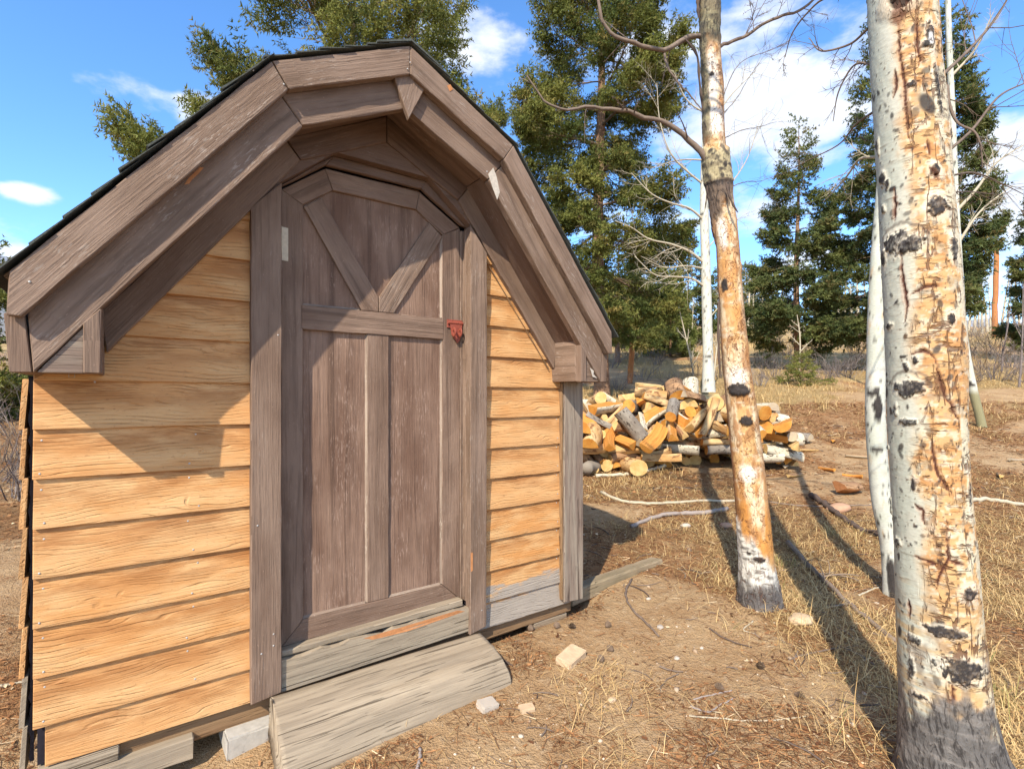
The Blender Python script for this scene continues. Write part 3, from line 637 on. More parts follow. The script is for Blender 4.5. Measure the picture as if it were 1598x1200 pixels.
# ---------------------------------------------------------------- firewood pile
# each record: shape, radius, length, wedge angle, position, orientation as the pile settled
LOGS = [('R',0.058,0.44,0,1.878,6.628,0.475,0.072,-0.94,-0.333,-0.026),
('H',0.104,0.34,0,0.984,6.49,0.44,0.849,0.065,-0.04,0.522),
('R',0.063,0.36,0,1.34,6.152,0.419,0.533,-0.839,-0.087,0.069),
('Q',0.117,0.45,1.21,1.736,6.428,0.541,0.625,0.362,0.275,0.635),
('R',0.058,0.37,0,2.492,6.109,0.394,0.758,0.652,-0.0,0.0),
('H',0.097,0.4,0,0.638,6.63,0.486,0.352,-0.694,0.597,-0.195),
('Q',0.086,0.36,0.92,3.4,6.357,0.396,0.57,0.418,0.326,0.627),
('Q',0.108,0.48,1.38,1.338,6.272,0.418,0.126,-0.981,-0.15,-0.004),
('R',0.093,0.5,0,0.683,7.024,0.572,0.456,-0.314,-0.571,0.606),
('H',0.119,0.37,0,1.347,6.187,0.562,0.235,-0.962,0.115,-0.082),
('Q',0.082,0.42,1.46,2.996,6.256,0.493,0.028,-0.046,0.325,0.944),
('H',0.098,0.47,0,2.014,6.211,0.414,0.091,0.985,-0.143,-0.036),
('Q',0.12,0.44,1.37,1.661,6.392,0.639,0.819,0.494,-0.25,-0.151),
('Q',0.097,0.47,0.94,1.764,6.104,0.36,0.002,-0.001,-0.587,0.81),
('Q',0.11,0.36,1.41,1.72,6.155,0.453,0.472,0.87,-0.138,0.002),
('R',0.091,0.45,0,2.357,6.379,0.468,0.146,-0.353,-0.898,0.219),
('R',0.041,0.5,0,2.038,6.645,0.542,0.459,-0.848,-0.155,0.216),
('R',0.071,0.39,0,2.592,6.393,0.451,0.134,-0.324,-0.91,0.22),
('R',0.045,0.41,0,3.233,6.408,0.43,0.246,0.683,0.604,0.329),
('Q',0.122,0.35,1.0,2.051,6.339,0.451,0.045,0.14,0.883,0.445),
('R',0.055,0.37,0,0.852,6.11,0.511,0.114,0.384,-0.557,0.728),
('H',0.096,0.46,0,1.998,6.281,0.536,0.917,-0.041,0.063,0.393),
('Q',0.105,0.48,0.96,2.489,6.304,0.568,0.552,-0.263,-0.359,0.705),
('Q',0.102,0.41,1.47,3.324,6.408,0.435,0.714,0.13,0.018,0.688),
('R',0.042,0.39,0,2.871,6.176,0.468,0.003,-0.021,0.451,-0.892),
('Q',0.119,0.4,1.0,0.53,6.618,0.526,0.048,0.705,0.643,0.295),
('R',0.04,0.36,0,2.066,6.547,0.573,0.012,-0.205,0.938,-0.278),
('R',0.066,0.49,0,2.304,6.325,0.653,0.911,-0.076,-0.006,-0.404),
('R',0.039,0.48,0,2.489,6.093,0.488,0.004,-0.005,-0.855,0.518),
('R',0.057,0.48,0,2.973,6.107,0.395,0.0,0.001,0.707,0.707),
('Q',0.1,0.49,1.34,2.357,6.172,0.579,0.697,0.582,-0.338,-0.248),
('R',0.083,0.4,0,1.089,6.264,0.58,0.322,-0.526,0.056,-0.785),
('Q',0.088,0.36,1.2,1.896,6.362,0.557,0.196,-0.359,0.651,-0.64),
('R',0.074,0.37,0,0.752,6.252,0.467,0.701,-0.416,-0.448,0.367),
('H',0.12,0.45,0,2.125,6.277,0.652,0.068,0.462,0.838,0.282),
('R',0.05,0.34,0,0.57,6.383,0.657,0.122,-0.736,-0.199,0.635),
('Q',0.079,0.41,1.35,3.237,6.35,0.541,0.753,0.648,0.116,-0.001),
('R',0.053,0.48,0,2.264,7.035,0.617,0.472,-0.608,-0.549,0.326),
('R',0.055,0.43,0,1.617,6.23,0.62,0.429,0.15,-0.039,0.89),
('R',0.045,0.37,0,2.343,6.78,0.698,0.389,-0.554,0.529,-0.511),
('H',0.105,0.41,0,2.072,6.733,0.657,0.75,0.121,0.33,0.561),
('Q',0.082,0.39,1.11,2.507,6.473,0.579,0.617,-0.016,-0.017,0.787),
('H',0.083,0.36,0,0.795,6.615,0.576,0.09,-0.473,-0.831,-0.278),
('H',0.104,0.4,0,2.639,6.446,0.592,0.651,-0.01,-0.126,0.749),
('H',0.088,0.44,0,3.222,6.128,0.498,0.985,0.129,0.111,-0.015),
('R',0.046,0.47,0,2.32,6.05,0.781,0.628,-0.555,-0.452,-0.307),
('H',0.09,0.42,0,2.962,6.856,0.653,0.046,-0.997,0.037,0.057),
('R',0.093,0.42,0,1.61,7.46,0.876,0.193,0.098,0.87,-0.444),
('R',0.059,0.44,0,3.319,7.165,0.873,0.614,0.272,0.054,0.739),
('R',0.063,0.49,0,2.945,6.585,0.61,0.111,-0.401,0.734,-0.537),
('Q',0.097,0.39,1.46,0.577,7.301,0.694,0.44,-0.501,-0.135,0.733),
('R',0.067,0.36,0,0.569,6.116,0.532,0.178,0.684,-0.447,0.548),
('R',0.064,0.42,0,1.387,6.434,0.692,0.539,0.811,-0.014,0.227),
('Q',0.085,0.46,0.9,1.001,6.417,0.513,0.686,0.003,-0.37,0.626),
('H',0.092,0.39,0,0.918,6.888,0.728,0.066,0.609,0.787,0.07),
('R',0.092,0.42,0,3.361,6.772,0.663,0.659,0.251,0.446,-0.551),
('R',0.095,0.5,0,2.482,6.723,0.709,0.634,0.386,0.407,0.532),
('Q',0.119,0.43,0.95,1.91,6.105,0.671,0.706,-0.324,-0.496,0.387),
('H',0.081,0.48,0,1.659,6.008,0.634,0.094,-0.448,0.814,0.358),
('R',0.045,0.5,0,2.358,6.395,0.726,0.266,0.754,-0.575,0.173),
('Q',0.09,0.44,0.95,1.997,6.232,0.659,0.542,-0.335,-0.62,0.458),
('R',0.051,0.37,0,1.65,6.967,0.763,0.016,0.375,0.924,0.073),
('R',0.088,0.39,0,0.586,6.266,0.578,0.158,-0.689,0.143,-0.693),
('Q',0.113,0.4,1.02,1.585,6.104,0.656,0.652,0.619,0.099,0.426),
('H',0.107,0.46,0,0.893,6.527,0.664,0.935,0.284,-0.049,-0.205),
('Q',0.113,0.46,0.95,2.042,6.425,0.781,0.522,0.298,0.141,0.786),
('Q',0.106,0.47,1.11,1.793,6.584,0.764,0.783,0.299,-0.15,-0.525),
('Q',0.106,0.44,1.0,3.358,6.169,0.616,0.119,0.587,-0.779,-0.185),
('R',0.069,0.48,0,2.212,6.562,0.745,0.612,-0.381,-0.124,0.682),
('H',0.11,0.39,0,0.546,6.937,0.826,0.692,0.146,0.692,0.146),
('Q',0.094,0.49,1.27,2.333,6.889,0.768,0.871,0.407,-0.256,-0.104),
('R',0.042,0.4,0,0.988,6.24,0.508,0.281,0.456,0.454,0.712),
('Q',0.083,0.36,1.13,0.599,6.853,0.738,0.228,0.799,0.556,0.039),
('Q',0.098,0.38,1.4,1.348,6.72,0.905,0.357,-0.023,-0.37,0.857),
('Q',0.077,0.38,0.95,2.812,6.114,0.567,0.272,0.941,0.201,0.011),
('Q',0.08,0.39,1.33,1.314,6.527,0.783,0.606,0.405,0.394,0.56),
('Q',0.093,0.36,1.49,0.641,6.71,0.694,0.863,0.057,0.062,0.498),
('R',0.046,0.46,0,2.16,6.796,0.769,0.094,0.074,0.985,0.126),
('Q',0.087,0.39,1.2,1.926,6.48,0.789,0.438,0.314,0.57,0.62),
('R',0.059,0.39,0,0.638,6.432,0.736,0.399,0.415,-0.687,0.444),
('H',0.084,0.38,0,2.211,6.132,0.75,0.344,-0.211,0.899,-0.17),
('Q',0.11,0.34,0.91,1.186,6.838,0.767,0.627,0.485,-0.419,-0.443),
('H',0.097,0.35,0,1.574,6.841,0.883,0.121,-0.933,-0.331,0.079),
('R',0.098,0.41,0,2.544,6.48,0.903,0.782,0.148,0.239,0.556),
('H',0.11,0.36,0,0.767,6.524,0.822,0.111,-0.669,-0.703,0.215),
('Q',0.118,0.47,1.27,2.806,6.179,0.605,0.029,0.202,-0.944,-0.261),
('R',0.071,0.46,0,1.866,6.678,0.894,0.91,-0.159,0.006,0.384),
('R',0.054,0.38,0,0.802,6.216,0.599,0.421,-0.864,-0.274,-0.026),
('H',0.125,0.45,0,3.125,6.338,0.734,0.499,-0.126,0.03,-0.857),
('Q',0.085,0.35,1.45,2.417,6.021,0.685,0.439,-0.349,-0.708,0.429),
('Q',0.1,0.41,0.96,2.361,6.592,0.851,0.587,0.498,0.335,0.544),
('R',0.057,0.47,0,1.516,6.539,0.861,0.536,0.731,0.344,0.246),
('H',0.103,0.46,0,0.924,6.61,0.853,0.177,0.924,-0.27,-0.207),
('H',0.103,0.44,0,2.974,7.135,0.906,0.984,0.052,-0.13,0.109),
('Q',0.121,0.49,1.02,1.258,6.151,0.67,0.65,-0.583,0.416,-0.254),
('R',0.058,0.46,0,3.353,6.296,0.698,0.084,-0.635,0.755,-0.139),
('Q',0.083,0.35,1.08,1.269,6.545,0.826,0.831,0.406,-0.274,0.264),
('H',0.084,0.37,0,2.697,6.339,0.69,0.958,0.106,-0.07,-0.258),
('H',0.092,0.37,0,0.609,6.498,0.92,0.689,-0.128,0.538,0.469),
('H',0.077,0.44,0,1.761,7.036,0.857,0.488,-0.108,-0.096,0.861),
('H',0.104,0.49,0,3.23,6.133,0.816,0.157,0.842,0.508,0.096),
('Q',0.094,0.45,1.38,3.347,6.672,0.826,0.054,0.005,-0.97,-0.237),
('R',0.063,0.47,0,0.774,6.141,0.739,0.681,-0.465,-0.272,0.496),
('Q',0.103,0.41,1.12,1.787,6.477,0.828,0.899,-0.382,-0.214,-0.004),
('Q',0.086,0.5,1.07,3.086,6.254,0.672,0.1,0.377,0.838,0.382),
('Q',0.119,0.42,1.26,2.567,6.334,0.771,0.456,0.244,-0.423,-0.744),
('H',0.124,0.47,0,2.196,6.685,0.889,0.678,-0.095,-0.007,0.729),
('Q',0.109,0.38,1.11,1.138,7.091,0.901,0.76,-0.395,0.089,-0.508),
('R',0.102,0.47,0,2.648,7.312,0.959,0.892,0.043,0.297,0.337),
('R',0.054,0.42,0,0.889,6.007,0.605,0.945,0.263,0.067,0.181),
('R',0.067,0.44,0,1.952,6.256,0.892,0.281,0.778,0.415,0.378),
('R',0.101,0.44,0,2.444,7.038,1.048,0.265,0.584,-0.101,-0.76),
('R',0.1,0.42,0,3.271,6.54,0.865,0.596,0.801,0.047,-0.038),
('Q',0.103,0.36,1.49,1.964,6.996,0.921,0.587,0.116,-0.383,-0.704),
('H',0.12,0.44,0,2.078,7.448,0.951,0.954,-0.21,0.21,0.046),
('H',0.112,0.42,0,0.925,6.021,0.754,0.587,0.145,0.146,-0.783),
('H',0.098,0.37,0,1.726,6.358,0.826,0.117,-0.94,-0.141,-0.286),
('R',0.053,0.35,0,2.673,5.992,0.699,0.399,-0.549,-0.61,0.409),
('Q',0.095,0.44,1.4,0.988,6.787,0.889,0.102,-0.402,-0.91,-0.012),
('R',0.083,0.35,0,1.552,6.624,0.999,0.145,0.841,0.519,0.045),
('R',0.04,0.38,0,1.303,6.616,0.908,0.006,0.384,-0.259,-0.886),
('H',0.117,0.44,0,2.748,7.201,0.969,0.659,0.64,0.303,0.252),
('R',0.082,0.49,0,2.693,6.741,0.773,0.042,-0.562,-0.776,-0.284),
('R',0.066,0.44,0,1.733,7.248,1.069,0.002,0.133,0.89,-0.437),
('Q',0.095,0.48,0.94,1.7,6.626,0.976,0.491,-0.687,-0.282,0.456),
('Q',0.083,0.4,0.99,3.121,6.405,0.829,0.081,0.185,0.324,-0.924),
('H',0.081,0.4,0,0.687,6.291,0.761,0.737,-0.06,0.662,0.125),
('H',0.08,0.35,0,1.379,7.23,1.012,0.217,-0.938,0.263,-0.062),
('H',0.104,0.38,0,0.753,6.011,0.854,0.789,-0.06,0.045,-0.61),
('Q',0.124,0.46,1.16,1.305,7.38,0.923,0.294,0.126,0.135,-0.938),
('R',0.088,0.36,0,2.158,6.962,1.013,0.897,0.132,0.088,0.412),
('H',0.1,0.45,0,1.823,6.967,0.995,0.157,0.918,0.347,0.112),
('Q',0.106,0.41,1.0,2.734,6.889,0.771,0.777,-0.333,0.356,-0.398),
('H',0.11,0.42,0,3.278,6.756,0.926,0.126,0.216,0.966,0.058),
('Q',0.094,0.36,1.31,2.924,6.566,0.727,0.792,-0.199,-0.023,0.576),
('R',0.068,0.38,0,0.678,6.759,0.984,0.131,0.405,-0.904,-0.042),
('H',0.081,0.38,0,1.137,7.092,1.008,0.94,-0.241,0.077,-0.23),
('R',0.058,0.42,0,2.932,6.803,0.848,0.431,-0.094,-0.127,0.888),
('H',0.09,0.45,0,0.824,6.584,1.012,0.117,-0.26,-0.081,-0.955),
('H',0.078,0.37,0,3.078,6.98,0.932,0.051,0.811,0.317,0.49),
('Q',0.124,0.47,1.19,0.832,6.492,0.889,0.153,0.304,0.561,0.755),
('R',0.094,0.4,0,0.974,7.027,0.939,0.011,-0.774,0.567,-0.281),
('H',0.115,0.39,0,1.679,7.095,1.015,0.184,0.812,0.531,-0.156),
('Q',0.098,0.38,1.14,2.296,6.516,1.005,0.864,0.416,0.195,0.205),
('H',0.101,0.42,0,2.191,7.312,1.054,0.121,0.541,-0.832,0.007),
('H',0.082,0.48,0,2.489,6.788,0.992,0.046,0.131,0.964,0.227),
('R',0.047,0.37,0,1.129,6.781,0.868,0.438,-0.367,-0.309,0.76),
('R',0.047,0.35,0,3.182,7.501,0.971,0.071,-0.002,0.997,0.028),
('H',0.088,0.43,0,1.897,6.642,0.997,0.003,0.165,-0.047,0.985),
('R',0.049,0.46,0,3.033,7.308,0.954,0.364,-0.038,-0.287,-0.885),
('H',0.093,0.48,0,3.164,6.616,1.01,0.822,-0.07,0.021,-0.564),
('Q',0.103,0.36,1.44,1.368,6.207,0.776,0.698,0.657,0.269,0.091),
('Q',0.094,0.42,0.92,1.582,6.307,0.802,0.659,-0.018,0.328,-0.677),
('H',0.08,0.36,0,2.9,6.455,0.838,0.809,-0.134,0.023,0.572),
('Q',0.114,0.36,1.17,0.559,7.352,0.77,0.646,0.288,-0.607,-0.363),
('Q',0.099,0.37,1.43,2.427,7.364,1.016,0.75,-0.247,0.1,0.605),
('R',0.071,0.47,0,0.975,7.436,1.051,0.433,-0.898,-0.076,-0.003),
('Q',0.097,0.4,1.46,1.177,6.085,0.706,0.234,-0.555,0.789,0.119),
('Q',0.091,0.39,1.05,1.101,6.456,0.873,0.89,0.382,0.208,-0.133),
('H',0.08,0.39,0,2.292,6.782,1.053,0.163,-0.77,0.601,0.14),
('H',0.077,0.43,0,2.751,6.496,0.817,0.106,-0.827,-0.551,-0.027),
('H',0.118,0.44,0,0.766,6.876,1.104,0.604,-0.244,0.102,-0.751),
('H',0.123,0.35,0,1.402,7.019,1.065,0.253,-0.532,-0.802,0.101),
('R',0.043,0.45,0,3.046,6.356,0.887,0.565,0.132,0.106,0.808),
('Q',0.099,0.38,0.94,3.047,7.334,1.036,0.663,-0.429,0.302,-0.533),
('H',0.121,0.41,0,2.159,6.717,1.118,0.648,0.147,0.161,-0.73),
('R',0.082,0.42,0,1.169,7.174,1.116,0.665,-0.381,0.181,-0.617),
('H',0.089,0.35,0,2.399,7.475,1.102,0.511,0.853,0.055,-0.092),
('R',0.055,0.39,0,1.865,6.978,1.129,0.882,0.045,-0.02,-0.47),
('Q',0.103,0.37,1.07,2.942,6.845,0.926,0.597,0.335,0.487,0.543),
('H',0.097,0.37,0,2.68,7.391,1.071,0.893,-0.249,0.159,0.34),
('H',0.115,0.39,0,1.205,6.699,1.035,0.064,-0.966,-0.248,-0.044),
('Q',0.109,0.44,1.09,3.253,6.751,0.999,0.768,-0.32,0.184,-0.523),
('R',0.05,0.48,0,2.777,5.997,0.717,0.522,-0.534,0.578,-0.329),
('R',0.092,0.41,0,1.397,6.046,0.834,0.613,-0.655,0.337,0.285),
('R',0.06,0.41,0,1.824,6.749,1.103,0.143,-0.087,-0.812,0.559),
('Q',0.114,0.4,1.2,0.68,7.388,0.826,0.063,0.895,0.283,-0.34),
('R',0.092,0.49,0,2.791,6.615,0.97,0.604,0.517,0.295,0.53),
('H',0.11,0.35,0,1.981,7.443,1.172,0.046,-0.002,-0.998,-0.05),
('Q',0.107,0.38,1.49,2.867,7.032,0.968,0.891,0.332,-0.087,0.298),
('R',0.094,0.38,0,2.657,6.043,0.844,0.19,-0.593,-0.752,0.215),
('R',0.09,0.41,0,2.959,6.283,0.965,0.329,0.547,0.554,0.534),
('Q',0.091,0.39,1.41,0.907,6.644,1.064,0.042,0.846,0.415,-0.333)]
def pile_lift(x, y): return .20*math.exp(-((x-2.3)/.8)**2)
def bark_mat(name, a, b, dark, sc=1., spots=0.):
    m = NT(name, .85, .15); n = m.noise(m.co('UV', (14*sc, 30*sc, 1)), 1, 5, .65, 1.); big = m.noise(m.co('UV', (4, 6, 1)), 1, 3)
    c = m.mix(m.rng(big, .35, .65), a, b); c = m.mix(m.rng(n, .54, .62), c, dark); m.color(c); m.bump(n, .01, .9); return m.m
def cut_mat(name, a, b, ring):
    m = NT(name, .8, .15); o = m.co('Object'); x, y, z = m.sep(o); nz = m.noise(o, 9, 3); nf = m.noise(o, 60, 3)
    r = m.math('SQRT', m.math('ADD', m.math('MULTIPLY', y, y), m.math('MULTIPLY', z, z)))
    rg = m.math('SINE', m.math('ADD', m.math('MULTIPLY', r, 900), m.math('MULTIPLY', nz, 9)))
    c = m.mix(m.rng(nz, .35, .65), a, b); c = m.mix(m.math('MULTIPLY', m.rng(rg, .2, 1.), .35), c, ring); c = m.mix(m.rng(nf, .62, .72, 0, .5), c, tuple(q*.4 for q in ring))
    m.color(c); m.bump(nf, .002, .7); return m.m
BARKS = [bark_mat('aspen_log_bark', (.50, .45, .34), (.60, .52, .38), (.10, .07, .045)), bark_mat('brown_log_bark', (.30, .17, .09), (.40, .235, .12), (.09, .045, .022)),
         bark_mat('peeled_log_surface', (.58, .40, .20), (.44, .24, .09), (.22, .11, .05), .6), bark_mat('grey_log_bark', (.30, .26, .21), (.20, .165, .13), (.06, .045, .035))]
CUTS = [cut_mat('pale_cut_wood', (.66, .46, .20), (.55, .34, .12), (.36, .19, .06)), cut_mat('orange_cut_wood', (.62, .31, .07), (.54, .22, .04), (.28, .10, .02)),
        cut_mat('greyed_cut_wood', (.42, .34, .24), (.50, .40, .26), (.22, .15, .09))]
SPLITS = [wood_raw('pale_split_wood', (.64, .46, .22), (.56, .34, .12), (.25, .12, .04), .8), wood_raw('orange_split_wood', (.62, .29, .07), (.50, .19, .04), (.18, .06, .02), .8),
          wood_raw('greyed_split_wood', (.40, .33, .24), (.50, .38, .22), (.10, .07, .05), .8)]
def make_log(kind, r, L, w, rg):
    if kind == 'R': n = 14; prof = [(math.cos(a*2*math.pi/n)*r, math.sin(a*2*math.pi/n)*r) for a in range(n)]; sm = [1]*n
    elif kind == 'H': prof = [(math.cos(a*math.pi/8)*r, math.sin(a*math.pi/8)*r-r*.4) for a in range(9)]+[(-r*.35, -r*.36), (r*.3, -r*.43)]; sm = [1]*8+[0]*3
    else: prof = [(0, -r*.5)]+[(math.cos(math.pi/2-w/2+w*a/5)*r, math.sin(math.pi/2-w/2+w*a/5)*r-r*.5) for a in range(6)]; sm = [0]+[1]*5+[0]
    m = len(prof); pr = np.array(prof); nr = 7; V = []; lob = 1+.07*np.sin(np.arange(m)*2*math.pi/m*2+rg.uniform(0, 6))
    bend = rg.normal(0, .010)
    for i in range(nr):
        t = i/(nr-1); x = -L/2+L*t; s = 1+rg.normal(0, .018)+.05*(t-.5)
        q = pr*lob[:, None]*s+rg.normal(0, r*.02, pr.shape)+np.array([bend*math.sin(t*math.pi)*2, 0])
        sk = pr[:, 0]*.12*(1 if i == 0 else (-1 if i == nr-1 else 0)); V.append(np.column_stack([x+sk*rg.uniform(-1, 1), q]))
    V = np.concatenate(V); arc = np.r_[0, np.cumsum(np.linalg.norm(np.diff(pr, axis=0), axis=1))]; o1, o2 = rg.uniform(0, 50, 2)
    uv = np.column_stack([V[:, 0]+o1, np.tile(arc, nr)+o2]); F = []; MI = []
    for i in range(nr-1):
        for j in range(m):
            k = (j+1) % m; a, b, c, d = i*m+j, i*m+k, (i+1)*m+k, (i+1)*m+j; F += [(a, b, c), (a, c, d)]; MI += [0 if sm[j] else 2]*2
    for e, c0, fl in ((0, -L/2, 1), ((nr-1)*m, L/2, 0)):
        ci = len(V); cen = pr.mean(0); V = np.concatenate([V, np.column_stack([V[e:e+m, 0], V[e:e+m, 1:]]), [[c0, cen[0], cen[1]]]]); uv = np.concatenate([uv, np.zeros((m+1, 2))])
        for j in range(m):
            k = (j+1) % m; F.append((ci+k, ci+j, ci+m) if fl else (ci+j, ci+k, ci+m)); MI.append(1)
    return V, F, MI, uv
def pile_logs():
    shape = {'R': 'round', 'H': 'half split', 'Q': 'wedge split'}; bn = ['white barked', 'brown barked', 'peeled', 'grey barked']; cn = ['yellow', 'orange', 'greyed']; made = {}
    for idx, (k, r, L, w, x, y, z, qw, qx, qy, qz) in enumerate(LOGS):
        if y > 7.9: continue
        rg = np.random.default_rng(idx); bi = int(rg.choice(4, p=[.24, .28, .38, .10])); ci = int(rg.choice(3, p=[.42, .48, .10]))
        V, F, MI, uv = make_log(k, r*1.02, L, w, rg)
        me = np_mesh('log', V, F, [BARKS[bi], CUTS[ci], SPLITS[ci]], False, MI, uv)
        me.polygons.foreach_set('use_smooth', np.array([mi == 0 and k != 'Q' for mi in MI]))
        o = link('firewood_log', me); o.rotation_mode = 'QUATERNION'; o.rotation_quaternion = (qw, qx, qy, qz); h = z+pile_lift(x, y); o.location = (x, y-.02, h-.02)
        d = o.rotation_quaternion.to_matrix() @ Vector((1, 0, 0)); ori = 'upended' if abs(d.z) > .6 else ('sideways' if abs(d.x) > .75 else ('end on' if abs(d.x) < .5 else 'slanting'))
        t = (h-(.31+.155*(y-6.2)+pile_lift(x, y))); lay = 'at the foot' if t < .16 else ('low' if t < .34 else ('halfway up' if t < .55 else ('high' if t < .75 else 'on top')))
        cx = 799+800*x/y; where = 'nearest the shed' if cx < 950 else ('left part' if cx < 1010 else ('pile centre' if cx < 1070 else ('left of peeled trunk' if cx < 1130 else ('behind peeled trunk' if cx < 1180 else 'right end'))))
        size = 'thin ' if r < .075 else ('thick ' if r > .125 else ''); deep = 'back' if y > 7.1 else ('middle' if y > 6.65 else 'front')
        made.setdefault(f"{size}{bn[bi]} {shape[k]} log, {cn[ci]} wood, {ori}, {deep}, {lay}, {where}", []).append((x, o))
    for lab, os_ in made.items():
        os_.sort(key=lambda q: q[0]); n = len(os_)
        for i, (x, o) in enumerate(os_): tag(o, lab if n == 1 else lab+(', left one' if i == 0 else (', right one' if i == n-1 else ', middle one')), 'firewood', 'split firewood logs heaped in the pile')
pile_logs()

# ---------------------------------------------------------------- trees: barks
def aspen_bark(name, hero=False):
    m = NT(name, .72, .25); a = m.attr('bark').outputs['Color']; mk = m.attr('mask').outputs['Color']; cr, rough, trk = m.sep(mk)
    uv = m.co('UV', (1, 1, 1)); fine = m.noise(m.co('UV', (60, 160, 1)), 1, 4, .6); med = m.noise(m.co('UV', (22, 60, 1)), 1, 5, .6)
    warp = m.n('ShaderNodeVectorMath', operation='ADD'); nz = m.n('ShaderNodeTexNoise'); nz.inputs['Scale'].default_value = 34; nz.inputs['Detail'].default_value = 4; m.t.links.new(uv, nz.inputs['Vector'])
    sc_ = m.n('ShaderNodeVectorMath', operation='SCALE'); sc_.inputs['Scale'].default_value = .010; m.t.links.new(nz.outputs['Color'], sc_.inputs[0])
    m.t.links.new(uv, warp.inputs[0]); m.t.links.new(sc_.outputs[0], warp.inputs[1])
    mp = m.n('ShaderNodeMapping'); mp.inputs['Scale'].default_value = (1.25, .85, 1); m.t.links.new(warp.outputs[0], mp.inputs[0])
    def line(sx, sy, w_, seed):
        nn = m.noise(m.co('UV', (sx, sy, 1), (0, 0, 0)), 1, 4, .55, .25) if not seed else m.noise(mp.outputs[0], seed, 4, .55)
        return m.rng(m.math('ABSOLUTE', m.math('SUBTRACT', nn, .5)), w_, w_*.35)
    gv = m.rng(m.noise(m.co('UV', (26, 9, 1)), 1, 2), .42, .52); gh = m.rng(m.noise(m.co('UV', (17, 30, 1)), 1, 2), .48, .58)
    lines = m.math('MAXIMUM', m.math('MULTIPLY', line(20, 4.2, .026, 0), gv), m.math('MAXIMUM', m.math('MULTIPLY', line(5.5, 26, .032, 0), gh), m.math('MULTIPLY', m.math('MULTIPLY', line(12, 60, .03, 0), gh), .5))); gate = m.rng(m.noise(uv, 11, 3), .38, .52)
    ck = m.math('MULTIPLY', lines, m.math('MULTIPLY', cr, gate), clamp=True)
    len_ = m.rng(m.noise(m.co('UV', (30, 210, 1)), 1, 3, .6), .60, .68)
    c = m.mix(m.math('MULTIPLY', m.rng(fine, .35, .7), .28), a, m.mix(.55, a, (.12, .08, .05))); c = m.mix(m.math('MULTIPLY', len_, .35), c, (.16, .12, .08)); c = m.mix(m.math('MULTIPLY', ck, .85), c, (.10, .040, .020))
    fur = m.noise(m.co('UV', (55, 16, 1)), 1, 6, .7, 1.5); c = m.mix(m.math('MULTIPLY', m.rng(fur, .50, .60), m.math('MULTIPLY', rough, .8)), c, (.028, .024, .022))
    # larvae tracks on peeled wood: thin winding lines
    n4 = m.noise(m.co('UV', (34, 24, 1)), 1, 2, .5, .8); ln = m.rng(m.math('ABSOLUTE', m.math('SUBTRACT', n4, .5)), .026, .008)
    n5 = m.noise(m.co('UV', (9, 5, 1)), 1, 3); ln = m.math('MULTIPLY', m.math('MULTIPLY', ln, trk), m.rng(n5, .38, .52)); c = m.mix(m.math('MULTIPLY', m.math('MULTIPLY', m.rng(fur, .50, .62), trk), .35), c, (.30, .13, .045)); c = m.mix(m.math('MULTIPLY', ln, .8), c, (.13, .05, .02))
    m.color(c); h = m.math('SUBTRACT', m.math('ADD', m.math('MULTIPLY', fine, .25), m.math('MULTIPLY', m.math('MULTIPLY', fur, rough), 2.5)), m.math('ADD', m.math('MULTIPLY', ck, 1.5), m.math('MULTIPLY', ln, .5)))
    m.bump(h, .004, .95); return m.m
ABARK = aspen_bark('aspen_bark')
def catmull(keys, n):
    k = np.asarray(keys, float); t = np.r_[0, np.cumsum(np.linalg.norm(np.diff(k[:, :3], axis=0), axis=1))]; T = np.linspace(0, t[-1], n)
    d = np.gradient(k, t, axis=0); i = np.clip(np.searchsorted(t, T)-1, 0, len(t)-2); h = (t[i+1]-t[i])[:, None]; s = ((T-t[i])/(t[i+1]-t[i]))[:, None]
    return (2*s**3-3*s**2+1)*k[i]+(s**3-2*s**2+s)*h*d[i]+(-2*s**3+3*s**2)*k[i+1]+(s**3-s**2)*h*d[i+1]
